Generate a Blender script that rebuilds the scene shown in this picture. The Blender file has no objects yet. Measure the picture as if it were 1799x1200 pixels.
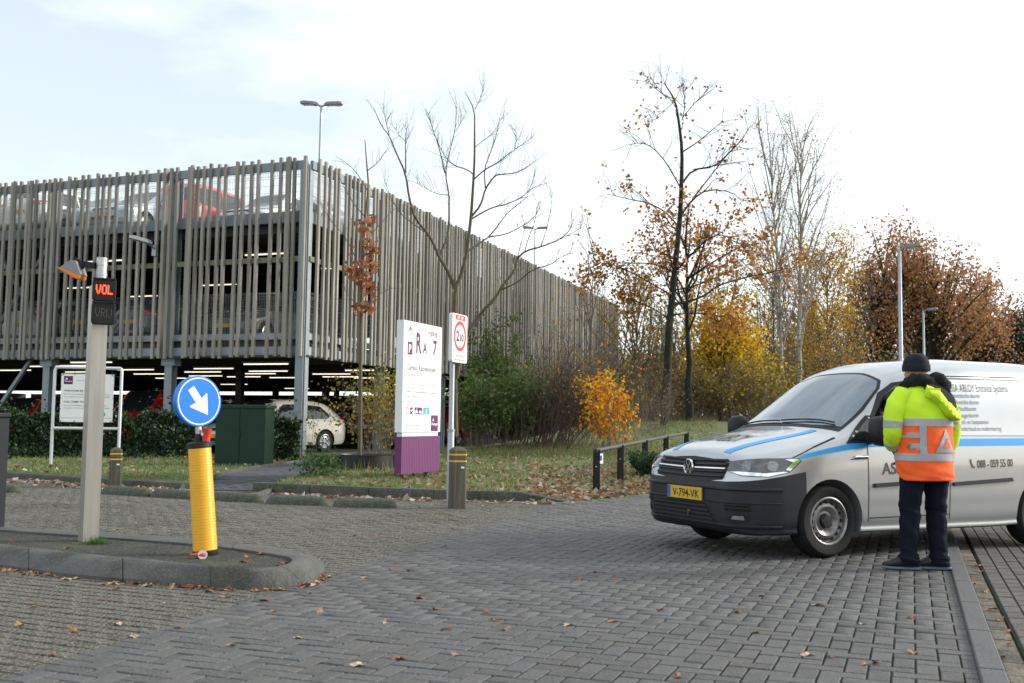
import bpy, bmesh, math, random
import numpy as np
from mathutils import Vector, Matrix
from mathutils.bvhtree import BVHTree
sc = bpy.context.scene
COL = sc.collection
rad = math.radians
# ---------------------------------------------------------------- camera
IW, IH, FPX, HC = 1799.0, 1200.0, 1850.0, 1.15
PITCH, ROLL = rad(4.27), rad(0.8)
_F = np.array([0, math.cos(PITCH), math.sin(PITCH)])
_R0 = np.array([1., 0, 0]); _U0 = np.array([0, -math.sin(PITCH), math.cos(PITCH)])
_R = math.cos(ROLL)*_R0 + math.sin(ROLL)*_U0
_U = -math.sin(ROLL)*_R0 + math.cos(ROLL)*_U0
_C = np.array([0, 0, HC])
cam_d = bpy.data.cameras.new('camera'); cam = bpy.data.objects.new('camera', cam_d); COL.objects.link(cam)
cam_d.sensor_width = 36.0; cam_d.lens = FPX/IW*36.0; cam_d.clip_start = .05; cam_d.clip_end = 6000
cam.matrix_world = Matrix(((_R[0], _U[0], -_F[0], 0), (_R[1], _U[1], -_F[1], 0), (_R[2], _U[2], -_F[2], HC), (0, 0, 0, 1)))
cam_d.dof.use_dof = True; cam_d.dof.focus_distance = 13.0; cam_d.dof.aperture_fstop = 4.0
sc.camera = cam
# ---------------------------------------------------------------- sky and sun
SUN_AZ, SUN_EL = rad(78), rad(22)        # azimuth measured from +Y towards +X
w = bpy.data.worlds.new('World'); sc.world = w; w.use_nodes = True
nt = w.node_tree; nt.nodes.clear(); N = nt.nodes.new; Lk = nt.links.new
out = N('ShaderNodeOutputWorld'); bg = N('ShaderNodeBackground'); bg.inputs['Strength'].default_value = .115
sky = N('ShaderNodeTexSky'); sky.sky_type = 'NISHITA'; sky.sun_disc = False
sky.sun_elevation = SUN_EL; sky.sun_rotation = SUN_AZ; sky.air_density = 1.2; sky.dust_density = .6; sky.ozone_density = .7
tc = N('ShaderNodeTexCoord'); mp = N('ShaderNodeMapping'); mp.inputs['Scale'].default_value = (-1, 1, 2.6); mp.inputs['Location'].default_value = (.35, .1, .2)
nz = N('ShaderNodeTexNoise'); nz.inputs['Scale'].default_value = 1.7; nz.inputs['Detail'].default_value = 6; nz.inputs['Roughness'].default_value = .55
rp = N('ShaderNodeValToRGB'); rp.color_ramp.elements[0].position = .38; rp.color_ramp.elements[0].color = (.40, .40, .40, 1)
rp.color_ramp.elements[1].position = .60; rp.color_ramp.elements[1].color = (.97, .97, .97, 1)
mx = N('ShaderNodeMix'); mx.data_type = 'RGBA'
mx.inputs[7].default_value = (8.35, 8.75, 8.85, 1)          # thin bright overcast
Lk(tc.outputs['Generated'], mp.inputs['Vector']); Lk(mp.outputs[0], nz.inputs['Vector']); Lk(nz.outputs['Fac'], rp.inputs['Fac'])
Lk(rp.outputs['Color'], mx.inputs[0]); Lk(sky.outputs[0], mx.inputs[6]); Lk(mx.outputs[2], bg.inputs['Color']); Lk(bg.outputs[0], out.inputs['Surface'])
sun_d = bpy.data.lights.new('sun', 'SUN'); sun_d.energy = 2.7; sun_d.angle = rad(12); sun_d.color = (1, .95, .87)
sun = bpy.data.objects.new('sun', sun_d); COL.objects.link(sun)
_sd = Vector((math.sin(SUN_AZ)*math.cos(SUN_EL), math.cos(SUN_AZ)*math.cos(SUN_EL), math.sin(SUN_EL)))
sun.rotation_euler = _sd.to_track_quat('Z', 'Y').to_euler(); sun.location = (20, 5, 20)
sc.view_settings.view_transform = 'Standard'; sc.view_settings.look = 'None'; sc.view_settings.gamma = 1
sc.view_settings.exposure = 0.6; sc.view_settings.use_curve_mapping = False
sc.render.engine = 'CYCLES'; sc.cycles.use_denoising = True
sc.cycles.max_bounces = 6; sc.cycles.transparent_max_bounces = 8; sc.cycles.caustics_reflective = False; sc.cycles.caustics_refractive = False
sc.cycles.sample_clamp_indirect = 6

# ---------------------------------------------------------------- pixel -> place
def ray(x, y): return _F + _R*((x-IW/2)/FPX) - _U*((y-IH/2)/FPX)
def gz(x, y, z=0.):
    d = ray(x, y); return _C + d*(z-HC)/d[2]
def gy(x, y, Y):
    d = ray(x, y); return _C + d*Y/d[1]
def sstep(a, b, x):
    t = min(1, max(0, (x-a)/(b-a))); return t*t*(3-2*t)
KD = (math.sin(rad(20.8)), math.cos(rad(20.8)))         # road direction
KN = (KD[1], -KD[0])
CORNER = (-5.40, 27.5)
DR = (math.sin(rad(18.3)), math.cos(rad(18.3))); DL = (-math.sin(rad(68.8)), math.cos(rad(68.8)))
NR = (DR[1], -DR[0]); NL = (-DL[1], DL[0]); NL = (-.362, -.932)
def hgt(x, y):
    """height of the verge surface"""
    z = .11
    d = (x-CORNER[0])*NR[0] + (y-CORNER[1])*NR[1]      # distance to the right of the garage side
    m = sstep(.5, 5.0, d) * sstep(18.5, 20, y)
    t = min(max(y-18.5, 0), 21.0)
    return z + .0025*t*t*m
def gh(x, y):
    z = .11
    for _ in range(12):
        p = gz(x, y, z)
        if p[1] < 0 or p[1] > 200: break
        z2 = hgt(p[0], p[1]); z = .5*z+.5*z2
    return gz(x, y, z)

# ---------------------------------------------------------------- tagging
def tag(o, label=None, cat=None, group=None, kind=None):
    if label: o['label'] = label
    if cat: o['category'] = cat
    if group: o['group'] = group
    if kind: o['kind'] = kind
    return o
def empty(name, loc=(0, 0, 0), rz=0, label=None, cat=None, group=None):
    o = bpy.data.objects.new(name, None); COL.objects.link(o)
    o.location = loc; o.rotation_euler = (0, 0, rz); o.empty_display_size = .2
    return tag(o, label, cat, group)
def link(name, me, mats=None, parent=None, loc=None, rz=None):
    o = bpy.data.objects.new(name, me); COL.objects.link(o)
    if mats is not None and not len(me.materials):
        for m in (mats if isinstance(mats, (list, tuple)) else [mats]): me.materials.append(m)
    if parent: o.parent = parent
    if loc is not None: o.location = loc
    if rz is not None: o.rotation_euler = (0, 0, rz)
    return o
def copy_tree(o, parent=None):
    c = o.copy(); COL.objects.link(c); c.parent = parent
    for ch in o.children: copy_tree(ch, c)
    return c

# ---------------------------------------------------------------- materials
MATS = {}
def M(name, col, rough=.6, metal=0., var=0., vscale=6., bump=0., bscale=40., objrand=0., attr=False, coat=0., spec=.5,
      col2=None, c2scale=3., c2lo=.45, c2hi=.65, speck=None, emit=None, stretch=None, trans=0.):
    if name in MATS: return MATS[name]
    m = bpy.data.materials.new(name); m.use_nodes = True; MATS[name] = m
    t = m.node_tree; n = t.nodes.new; l = t.links.new; b = t.nodes['Principled BSDF']
    b.inputs['Roughness'].default_value = rough; b.inputs['Metallic'].default_value = metal
    b.inputs['Specular IOR Level'].default_value = spec
    if coat: b.inputs['Coat Weight'].default_value = coat; b.inputs['Coat Roughness'].default_value = .04
    c = n('ShaderNodeRGB'); c.outputs[0].default_value = (*col, 1); cur = c.outputs[0]
    tcn = n('ShaderNodeTexCoord'); co = tcn.outputs['Object']
    if stretch:
        mpn = n('ShaderNodeMapping'); mpn.inputs['Scale'].default_value = stretch; l(co, mpn.inputs[0]); co = mpn.outputs[0]
    if objrand:
        oi0 = n('ShaderNodeObjectInfo'); ad = n('ShaderNodeVectorMath'); ad.operation = 'ADD'
        cmb = n('ShaderNodeCombineXYZ'); mu = n('ShaderNodeMath'); mu.operation = 'MULTIPLY'; mu.inputs[1].default_value = 37.
        l(oi0.outputs['Random'], mu.inputs[0]); [l(mu.outputs[0], cmb.inputs[i]) for i in range(3)]
        l(co, ad.inputs[0]); l(cmb.outputs[0], ad.inputs[1]); co = ad.outputs[0]
    def noise(scale, detail=4, rough_=.6):
        q = n('ShaderNodeTexNoise'); q.inputs['Scale'].default_value = scale; q.inputs['Detail'].default_value = detail
        q.inputs['Roughness'].default_value = rough_; l(co, q.inputs['Vector']); return q.outputs['Fac']
    def mix(a, bb, fac, mode='MIX'):
        q = n('ShaderNodeMix'); q.data_type = 'RGBA'; q.blend_type = mode
        for i, v in ((6, a), (7, bb)):
            if isinstance(v, tuple): q.inputs[i].default_value = (*v, 1)
            else: l(v, q.inputs[i])
        if isinstance(fac, float): q.inputs[0].default_value = fac
        else: l(fac, q.inputs[0])
        return q.outputs[2]
    def rng(v, a, bb, c_, d):
        q = n('ShaderNodeMapRange'); l(v, q.inputs[0])
        for i, k in enumerate((a, bb, c_, d)): q.inputs[1+i].default_value = k
        return q.outputs[0]
    if attr:
        a = n('ShaderNodeAttribute'); a.attribute_name = 'col'; cur = mix(cur, a.outputs['Color'], 1., 'MULTIPLY')
    if col2 is not None: cur = mix(cur, col2, rng(noise(c2scale, 6, .7), c2lo, c2hi, 0, 1))
    if var:
        f = rng(noise(vscale, 5, .65), .3, .7, 1-var, 1+var); cc = n('ShaderNodeCombineColor')
        [l(f, cc.inputs[i]) for i in range(3)]; cur = mix(cur, cc.outputs[0], 1., 'MULTIPLY')
    if speck:      # (scale, threshold, colour, amount)
        v = n('ShaderNodeTexVoronoi'); v.inputs['Scale'].default_value = speck[0]; l(co, v.inputs['Vector'])
        sx = n('ShaderNodeSeparateColor'); l(v.outputs['Color'], sx.inputs[0])
        cur = mix(cur, speck[2], rng(sx.outputs[0], speck[1], min(1., speck[1]+.12), 0, speck[3]))
        cur = mix(cur, (.012, .012, .012), rng(sx.outputs[1], .82, .95, 0, speck[3]*.6))
    if objrand:
        oi = n('ShaderNodeObjectInfo'); f = rng(oi.outputs['Random'], 0, 1, 1-objrand, 1+objrand)
        cc = n('ShaderNodeCombineColor'); [l(f, cc.inputs[i]) for i in range(3)]; cur = mix(cur, cc.outputs[0], 1., 'MULTIPLY')
    l(cur, b.inputs['Base Color'])
    if bump:
        bn = n('ShaderNodeBump'); bn.inputs['Strength'].default_value = min(1., bump); bn.inputs['Distance'].default_value = .02
        l(noise(bscale, 5, .65), bn.inputs['Height']); l(bn.outputs[0], b.inputs['Normal'])
    if emit: b.inputs['Emission Color'].default_value = (*emit[0], 1); b.inputs['Emission Strength'].default_value = emit[1]
    if trans:      # thin leaf: part of the light passes through
        tr = n('ShaderNodeBsdfTranslucent'); l(cur, tr.inputs['Color']); ms = n('ShaderNodeMixShader'); ms.inputs[0].default_value = trans
        l(b.outputs[0], ms.inputs[1]); l(tr.outputs[0], ms.inputs[2]); l(ms.outputs[0], t.nodes['Material Output'].inputs['Surface'])
    return m

# ---------------------------------------------------------------- mesh builder
class MB:
    def __init__(s): s.v = []; s.f = []; s.m = []; s.c = []
    def add(s, vs, fs, mi=0, col=None):
        k = len(s.v); s.v.extend([tuple(map(float, q)) for q in vs])
        for f in fs: s.f.append([i+k for i in f]); s.m.append(mi); s.c.append(col)
    def box(s, c, d, rz=0, mi=0, taper=1., ch=0., col=None, axes=None):
        """box centre c, size d, optionally chamfered on all edges of the top"""
        hx, hy, hz = d[0]/2, d[1]/2, d[2]/2
        if ch:
            L = [(hx, hy, -hz), (hx, hy, hz-ch), (hx-ch, hy-ch, hz)]
        else: L = [(hx, hy, -hz), (hx*taper, hy*taper, hz)]
        vs = []
        for (a, b, z) in L: vs += [(-a, -b, z), (a, -b, z), (a, b, z), (-a, b, z)]
        fs = [[3, 2, 1, 0]]
        for k in range(len(L)-1):
            for i in range(4): fs.append([k*4+i, k*4+(i+1) % 4, k*4+4+(i+1) % 4, k*4+4+i])
        t = (len(L)-1)*4; fs.append([t, t+1, t+2, t+3])
        if axes is not None:
            ax, ay, az = [np.array(q, float) for q in axes]
            vs = [np.array(c)+ax*p[0]+ay*p[1]+az*p[2] for p in vs]
        else:
            ca, sa = math.cos(rz), math.sin(rz)
            vs = [(c[0]+p[0]*ca-p[1]*sa, c[1]+p[0]*sa+p[1]*ca, c[2]+p[2]) for p in vs]
        s.add(vs, fs, mi, col); return s
    def bar(s, a, b, wd, ht, up=(0, 0, 1), mi=0):
        """rectangular bar from a to b"""
        a = Vector(a); b = Vector(b); d = (b-a); L = d.length; d.normalize(); u = Vector(up)
        sd = d.cross(u); sd.normalize(); u = sd.cross(d); u.normalize()
        s.box((a+b)/2, (L, wd, ht), axes=(d, sd, u), mi=mi); return s
    def tube(s, pts, r, n=8, mi=0, caps=True):
        pts = [Vector(p) for p in pts]; k = len(pts)
        r = [r]*k if isinstance(r, (int, float)) else list(r)
        t0 = (pts[1]-pts[0]).normalized(); a = Vector((0, 0, 1)) if abs(t0.z) < .9 else Vector((1, 0, 0))
        u = t0.cross(a).normalized(); vs = []; fs = []
        for i in range(k):
            t = (pts[min(i+1, k-1)]-pts[max(i-1, 0)]).normalized(); u = (u-t*u.dot(t)).normalized(); w_ = t.cross(u)
            for j in range(n):
                q = 2*math.pi*j/n; vs.append(pts[i]+(u*math.cos(q)+w_*math.sin(q))*r[i])
        for i in range(k-1):
            for j in range(n): fs.append([i*n+j, i*n+(j+1) % n, (i+1)*n+(j+1) % n, (i+1)*n+j])
        if caps: fs.append(list(range(n))[::-1]); fs.append([(k-1)*n+j for j in range(n)])
        s.add(vs, fs, mi); return s
    def lathe(s, prof, n=24, c=(0, 0, 0), ax='z', mi=0, cap=True):
        vs = []; fs = []
        for (r, h) in prof:
            for j in range(n):
                q = 2*math.pi*j/n; x, y, z = r*math.cos(q), r*math.sin(q), h
                if ax == 'y': x, y, z = x, h, y
                if ax == 'x': x, y, z = h, x, y
                vs.append((c[0]+x, c[1]+y, c[2]+z))
        for i in range(len(prof)-1):
            for j in range(n): fs.append([i*n+j, i*n+(j+1) % n, (i+1)*n+(j+1) % n, (i+1)*n+j])
        if cap:
            fs.append(list(range(n))[::-1]); fs.append([(len(prof)-1)*n+j for j in range(n)])
        s.add(vs, fs, mi); return s
    def prism(s, poly, org, ax, ay, az, h, mi=0, col=None):
        """polygon in the (ax, ay) plane at org, extruded by h along az"""
        o = np.array(org, float); ax, ay, az = [np.array(q, float) for q in (ax, ay, az)]; n = len(poly)
        vs = [o+ax*p[0]+ay*p[1] for p in poly] + [o+ax*p[0]+ay*p[1]+az*h for p in poly]
        fs = [list(range(n))[::-1], list(range(n, 2*n))] + [[i, (i+1) % n, n+(i+1) % n, n+i] for i in range(n)]
        s.add(vs, fs, mi, col); return s
    def mesh(s, name, smooth=False, angle=None, fixn=True):
        me = bpy.data.meshes.new(name); me.from_pydata(s.v, [], s.f)
        if any(s.m): me.polygons.foreach_set('material_index', s.m)
        if any(c is not None for c in s.c):
            a = me.attributes.new('col', 'FLOAT_COLOR', 'FACE')
            a.data.foreach_set('color', np.array([(*(c or (1, 1, 1)), 1) for c in s.c], np.float32).ravel())
        if fixn:
            bm = bmesh.new(); bm.from_mesh(me); bmesh.ops.recalc_face_normals(bm, faces=bm.faces); bm.to_mesh(me); bm.free()
        if smooth:
            me.polygons.foreach_set('use_smooth', [True]*len(me.polygons))
            if angle: me.set_sharp_from_angle(angle=rad(angle))
        me.update(); return me
    def build(s, name, mats, parent=None, smooth=False, angle=None, loc=None, rz=None, fixn=True, bevel=0):
        me = s.mesh(name, smooth, angle, fixn)
        if bevel:
            bm = bmesh.new(); bm.from_mesh(me)
            bmesh.ops.bevel(bm, geom=[e for e in bm.edges if len(e.link_faces) == 2 and e.calc_face_angle(0) > .5], offset=bevel, segments=2, affect='EDGES', profile=.5)
            bm.to_mesh(me); bm.free()
        return link(name, me, mats, parent, loc, rz)

def big_mesh(name, V, Fq, k, cols=None, smooth=False):
    """fast mesh from numpy arrays: faces all with k corners"""
    me = bpy.data.meshes.new(name); V = np.asarray(V, np.float32); Fq = np.asarray(Fq, np.int32)
    me.vertices.add(len(V)); me.vertices.foreach_set('co', V.ravel())
    nf = len(Fq); me.loops.add(nf*k); me.loops.foreach_set('vertex_index', Fq.ravel())
    me.polygons.add(nf); me.polygons.foreach_set('loop_start', np.arange(0, nf*k, k, dtype=np.int32))
    if smooth: me.polygons.foreach_set('use_smooth', np.ones(nf, bool))
    if cols is not None:
        a = me.attributes.new('col', 'FLOAT_COLOR', 'FACE')
        a.data.foreach_set('color', np.concatenate([cols, np.ones((nf, 1))], 1).astype(np.float32).ravel())
    me.update(calc_edges=True); return me

# ---------------------------------------------------------------- lettering
_txt = {}
def text_geo(txt, bold=0., space=1.):
    """2D vertices and faces of a line of lettering; height of a capital = 1, starts at u = 0"""
    key = (txt, bold, space)
    if key in _txt: return _txt[key]
    cu = bpy.data.curves.new('lettering', 'FONT'); cu.body = txt; cu.size = 1.; cu.resolution_u = 3; cu.offset = bold; cu.space_character = space
    ob = bpy.data.objects.new('lettering', cu); COL.objects.link(ob)
    dg = bpy.context.evaluated_depsgraph_get(); me = bpy.data.meshes.new_from_object(ob.evaluated_get(dg))
    v = [(p.co.x/.72, p.co.y/.72) for p in me.vertices]; f = [list(p.vertices) for p in me.polygons]
    bpy.data.objects.remove(ob); bpy.data.curves.remove(cu); bpy.data.meshes.remove(me)
    x0 = min((p[0] for p in v), default=0); v = [(p[0]-x0, p[1]) for p in v]
    wd = max((p[0] for p in v), default=1)
    _txt[key] = (v, f, wd); return _txt[key]
def text_on(mb, txt, u, v, h, org, ax, ay, width=None, bold=0., align='L', mi=0):
    """lay lettering on a plane: cap height h at (u, v) on axes ax, ay"""
    tv, tf, wd = text_geo(txt, bold); sx = h if width is None else width/wd
    u0 = u - (wd*sx/2 if align == 'C' else wd*sx if align == 'R' else 0)
    o = np.array(org, float); ax = np.array(ax, float); ay = np.array(ay, float)
    mb.add([o+ax*(u0+p[0]*sx)+ay*(v+p[1]*h) for p in tv], tf, mi)
def text_obj(name, lines, mat, parent, org, ax, ay):
    """lines: (text, u, v, height, width or None, bold, align)"""
    mb = MB()
    for (t, u, v, h, wd, bo, al) in lines: text_on(mb, t, u, v, h, org, ax, ay, wd, bo, al)
    return mb.build(name, mat, parent, fixn=False)
# ================================================================ ground, paving, kerbs
rnd = random.Random(7)
NP = np.random.default_rng(11)
def col_geo(g): return (g*.97, g*.98, g)
m_soil = M('soil', (.075, .062, .045), .95, var=.35, vscale=1.5, bump=.6, bscale=12)
m_joint = M('mossy joint sand', (.030, .031, .020), .95, var=.3, vscale=3, bump=.4, bscale=90, col2=(.030, .048, .013), c2scale=1.3)
m_joint2 = M('gravelly joint sand', (.070, .066, .050), .95, var=.3, vscale=5, bump=.5, bscale=80, col2=(.040, .058, .016), c2scale=.6, c2lo=.46, c2hi=.64)
m_brick = M('grey paving brick', (.104, .101, .099), .78, var=.20, vscale=2.2, bump=.35, bscale=160, attr=True, speck=(210, .82, (.26, .26, .26), .5), col2=(.074, .071, .069), c2scale=.7, c2lo=.46, c2hi=.66)
m_brick2 = M('worn gravel brick', (.100, .091, .077), .9, var=.26, vscale=1.6, bump=.9, bscale=110, attr=True, speck=(95, .62, (.31, .29, .255), .7), col2=(.046, .052, .022), c2scale=.55, c2lo=.46, c2hi=.66)
m_brick3 = M('dark path tile', (.062, .064, .071), .85, var=.25, vscale=2, bump=.4, bscale=70, attr=True, speck=(160, .8, (.2, .2, .2), .5))
m_brick4 = M('brown pavement brick', (.085, .076, .070), .85, var=.25, vscale=2, bump=.4, bscale=120, attr=True, speck=(170, .8, (.3, .29, .27), .5))
m_conc = M('weathered concrete kerb', (.098, .097, .092), .85, var=.25, vscale=4, bump=.5, bscale=60, col2=(.058, .059, .050), c2scale=2.5, speck=(140, .80, (.21, .205, .19), .4))
m_concd = M('mossy dark concrete', (.072, .072, .060), .9, var=.3, vscale=3, bump=.6, bscale=50, col2=(.036, .045, .020), c2scale=2.2, speck=(120, .8, (.25, .25, .22), .5))
m_concs = M('smooth grey kerb', (.088, .089, .089), .8, var=.18, vscale=3, bump=.3, bscale=90, speck=(200, .85, (.3, .3, .3), .4))
m_grass = M('verge turf', (.11, .145, .045), .95, var=.4, vscale=2.5, bump=.9, bscale=25, col2=(.15, .125, .075), c2scale=.9, c2lo=.45, c2hi=.62)

def clip(poly, hp):
    """clip polygon by half planes (nx, ny, d): keep n.p <= d"""
    for (nx, ny, d) in hp:
        o = []
        for i in range(len(poly)):
            a = poly[i-1]; b = poly[i]; da = nx*a[0]+ny*a[1]-d; db = nx*b[0]+ny*b[1]-d
            if (da <= 0) != (db <= 0):
                t = da/(da-db); o.append((a[0]+(b[0]-a[0])*t, a[1]+(b[1]-a[1])*t))
            if db <= 0: o.append(b)
        poly = o
        if len(poly) < 3: return []
    return poly
def area(p): return .5*abs(sum(p[i-1][0]*p[i][1]-p[i][0]*p[i-1][1] for i in range(len(p))))
def hps(poly):
    """half planes of a convex polygon"""
    c = np.mean(poly, 0); r = []
    for i in range(len(poly)):
        a = np.array(poly[i-1], float); b = np.array(poly[i], float); n = np.array([b[1]-a[1], -(b[0]-a[0])]); n /= np.linalg.norm(n)+1e-9
        if n @ (c-a) > 0: n = -n
        r.append((n[0], n[1], n @ a))
    return r
def in_frame(p, mar=20):
    v = np.array(p)-_C; z = v @ _F
    if z < .3: return False
    x = IW/2+FPX*(v @ _R)/z; y = IH/2-FPX*(v @ _U)/z
    return -mar < x < IW+mar and -mar < y < IH+mar
def pave(name, region, ang, pattern, cell, mat, jmat, joint=.010, ztop=0., n_ind=300, skip=None, far=40., piece='brick', zfun=None, tint=(.80, 1.18), hue=.05):
    hp = hps(region); ca, sa = math.cos(ang), math.sin(ang)
    loc = [(p[0]*ca+p[1]*sa, -p[0]*sa+p[1]*ca) for p in region]
    i0, i1 = int(min(p[0] for p in loc)/cell)-3, int(max(p[0] for p in loc)/cell)+3
    j0, j1 = int(min(p[1] for p in loc)/cell)-3, int(max(p[1] for p in loc)/cell)+3
    base = MB(); base.add([(p[0], p[1], (zfun(*p) if zfun else ztop)-.013) for p in region], [list(range(len(region)))])
    root = base.build(name, jmat, None); tag(root, kind='structure')
    full = []; cut = []
    for j in range(j0, j1):
        for i in range(i0, i1):
            if pattern == 'herring':
                k = (i-j) % 4
                if k == 0: r = (i, j, 2, 1)
                elif k == 3: r = (i, j, 1, 2)
                else: continue
            elif pattern == 'running':
                if (i+(j % 2)) % 2: continue
                r = (i, j, 2, 1)
            else: r = (i, j, 1, 1)
            x, y, a, b = [q*cell for q in r]; g = joint/2
            cx, cy = (x+a/2)*ca-(y+b/2)*sa, (x+a/2)*sa+(y+b/2)*ca
            if math.hypot(cx, cy) > far or cy < .5: continue
            m = max(nx*cx+ny*cy-d for nx, ny, d in hp)
            if m > cell*1.2: continue
            if skip and skip(cx, cy): continue
            P = [(x+g, y+g), (x+a-g, y+g), (x+a-g, y+b-g), (x+g, y+b-g)]
            P = [(p[0]*ca-p[1]*sa, p[0]*sa+p[1]*ca) for p in P]
            if m > -cell*1.2:
                Q = clip(P, hp)
                if len(Q) < 3: continue
                A = area(Q)
                if A < .0012: continue
                if A < area(P)*.995: cut.append(Q); continue
            full.append((math.hypot(cx, cy), cx, cy, r[2] < r[3], P))
    full.sort()
    tints = [rnd.uniform(*tint) for _ in range(10)]
    def tcol(): 
        t = rnd.choice(tints); return (t*(1+rnd.uniform(-hue, hue)), t, t*(1+rnd.uniform(-hue, hue)))
    # individual pieces that show largest
    protos = {}
    bw, bh = ((2 if pattern != 'square' else 1)*cell-joint, cell-joint)
    left = []
    n = 0
    for (d, cx, cy, vert, P) in full:
        z = zfun(cx, cy) if zfun else ztop
        if n < n_ind and in_frame((cx, cy, z)):
            key = rnd.randrange(10)
            if key not in protos:
                mb = MB(); mb.box((0, 0, -.02), (bw, bh, .04), ch=.004, col=tcol()); me = mb.mesh(piece); me.materials.append(mat); protos[key] = me
            o = link(piece, protos[key], None, root, (cx, cy, z+rnd.uniform(-.0025, .002)))
            o.rotation_euler = (rnd.gauss(0, .006), rnd.gauss(0, .006), ang+(math.pi/2 if vert else 0)+(math.pi if rnd.random() < .5 else 0)+rnd.gauss(0, .006)); n += 1
        else: left.append(P)
    V = []; Fc = []; Cc = []
    for P in left:
        k = len(V); z = (zfun(*P[0]) if zfun else ztop)+rnd.uniform(-.0025, .002); t = tcol()
        c = ((P[0][0]+P[2][0])/2, (P[0][1]+P[2][1])/2)
        tz = [rnd.gauss(0, .0008) for _ in range(4)]
        for p in P: V.append((p[0], p[1], z-.03))
        for p in P: V.append((p[0], p[1], z-.004))
        for p, q in zip(P, tz):
            dx, dy = c[0]-p[0], c[1]-p[1]; L = math.hypot(dx, dy); V.append((p[0]+dx/L*.006, p[1]+dy/L*.006, z+q))
        for lv in (0, 4):
            for i in range(4): Fc.append((k+lv+i, k+lv+(i+1) % 4, k+lv+4+(i+1) % 4, k+lv+4+i)); Cc.append(t)
        Fc.append((k+8, k+9, k+10, k+11)); Cc.append(t)
    if left:
        me = big_mesh(piece+'s', V, Fc, 4, np.array(Cc)); o = link(piece+'s', me, mat, root); tag(o, kind='stuff')
    mb = MB()
    for Q in cut: mb.prism(Q, (0, 0, (zfun(*Q[0]) if zfun else ztop)-.03), (1, 0, 0), (0, 1, 0), (0, 0, 1), .0295, col=tcol())
    if cut: tag(mb.build('cut_'+piece+'s', mat, root), kind='stuff')
    return root

# ---- base sheet to the horizon
mb = MB(); mb.add([(-2500, -300, -.09), (2500, -300, -.09), (2500, 4500, -.09), (-2500, 4500, -.09)], [[0, 1, 2, 3]])
tag(mb.build('ground', m_soil), kind='structure')
# ---- paving
seam = lambda t: (-2.01-.355*1.6+t*.2655, 4.81-1.6*.9641*1.0+t*.9641)      # line between the two pavings
SA = seam(-3); SB = seam(14.2)
KO = lambda off, t: (KN[0]*off+KD[0]*t, KN[1]*off+KD[1]*t)
isl_px_out = [(-120, 985), (0, 997), (138, 1017), (262, 1026), (362, 1031), (438, 1037), (500, 1034), (545, 1025), (574, 1006), (566, 990), (540, 979), (500, 971), (379, 960), (207, 948), (0, 934), (-120, 926)]
isl_px_in = [(-120, 947), (0, 957), (138, 974), (262, 985), (362, 996), (420, 1001), (465, 1000), (500, 995), (520, 987), (517, 980), (500, 975.5), (470, 971), (375, 957.5), (207, 945), (0, 930.5), (-120, 922)]
isl_out = [tuple(gz(x, y, 0)[:2]) for x, y in isl_px_out]; isl_in = [tuple(gz(x, y, .13)[:2]) for x, y in isl_px_in]
def in_poly(x, y, P):
    r = False
    for i in range(len(P)):
        (x1, y1), (x2, y2) = P[i-1], P[i]
        if (y1 > y) != (y2 > y) and x < (x2-x1)*(y-y1)/(y2-y1)+x1: r = not r
    return r
shrink = [(p[0]*.93+np.mean([q[0] for q in isl_out])*.07, p[1]*.93+np.mean([q[1] for q in isl_out])*.07) for p in isl_out]
isl_skip = lambda x, y: in_poly(x, y, shrink)
drive = pave('driveway', [SA, SB, (2.0, 19.5), KO(.273, 24), KO(.273, 2)], rad(90-20.8), 'herring', .105, m_brick, m_joint, far=25, tint=(.74, 1.22))
lane = pave('entrance_lane', [SA, SB, (-4, 19.5), (-13, 24), (-13, .4)], rad(-24), 'running', .105, m_brick2, m_joint2, skip=isl_skip, far=22, joint=.012, tint=(.72, 1.2), hue=.08)
side_pave = pave('side_pavement', [KO(.515, 2), KO(.515, 24), KO(7, 24), KO(7, 2)], rad(90-20.8), 'running', .105, m_brick4, m_joint, far=17, n_ind=200)
# ---- flush kerb and gutter beside the driveway
mb = MB(); mb.add([(*KO(.268, 2), -.03), (*KO(.52, 2), -.03), (*KO(.52, 24), -.03), (*KO(.268, 24), -.03)], [[0, 1, 2, 3]])
kerb_base = mb.build('flush_kerb', m_joint); tag(kerb_base, 'flush concrete kerb line with leaf-strewn gutter beside the brick driveway', 'kerb')
me_k = MB().box((0, 0, 0), (1.0-.008, .118, .08), ch=.008).mesh('kerb_stone'); me_k.materials.append(m_concs)
me_g = MB().box((0, 0, 0), (.30-.008, .105, .06), ch=.006).mesh('gutter_stone'); me_g.materials.append(M('gutter stone', (.15, .125, .098), .9, var=.35, vscale=9, bump=.7, bscale=50, objrand=.25, col2=(.06, .05, .035), c2scale=6, speck=(140, .8, (.3, .28, .25), .5)))
for i in range(13):
    t = 3.0+i; p = KO(.334, t); o = link('kerb_stone', me_k, None, kerb_base, (p[0], p[1], -.018), rad(90-20.8))
for i in range(44):
    t = 3.0+i*.3; p = KO(.452, t); o = link('gutter_stone', me_g, None, kerb_base, (p[0], p[1], -.042+rnd.uniform(-.003, .002)), rad(90-20.8))

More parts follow.
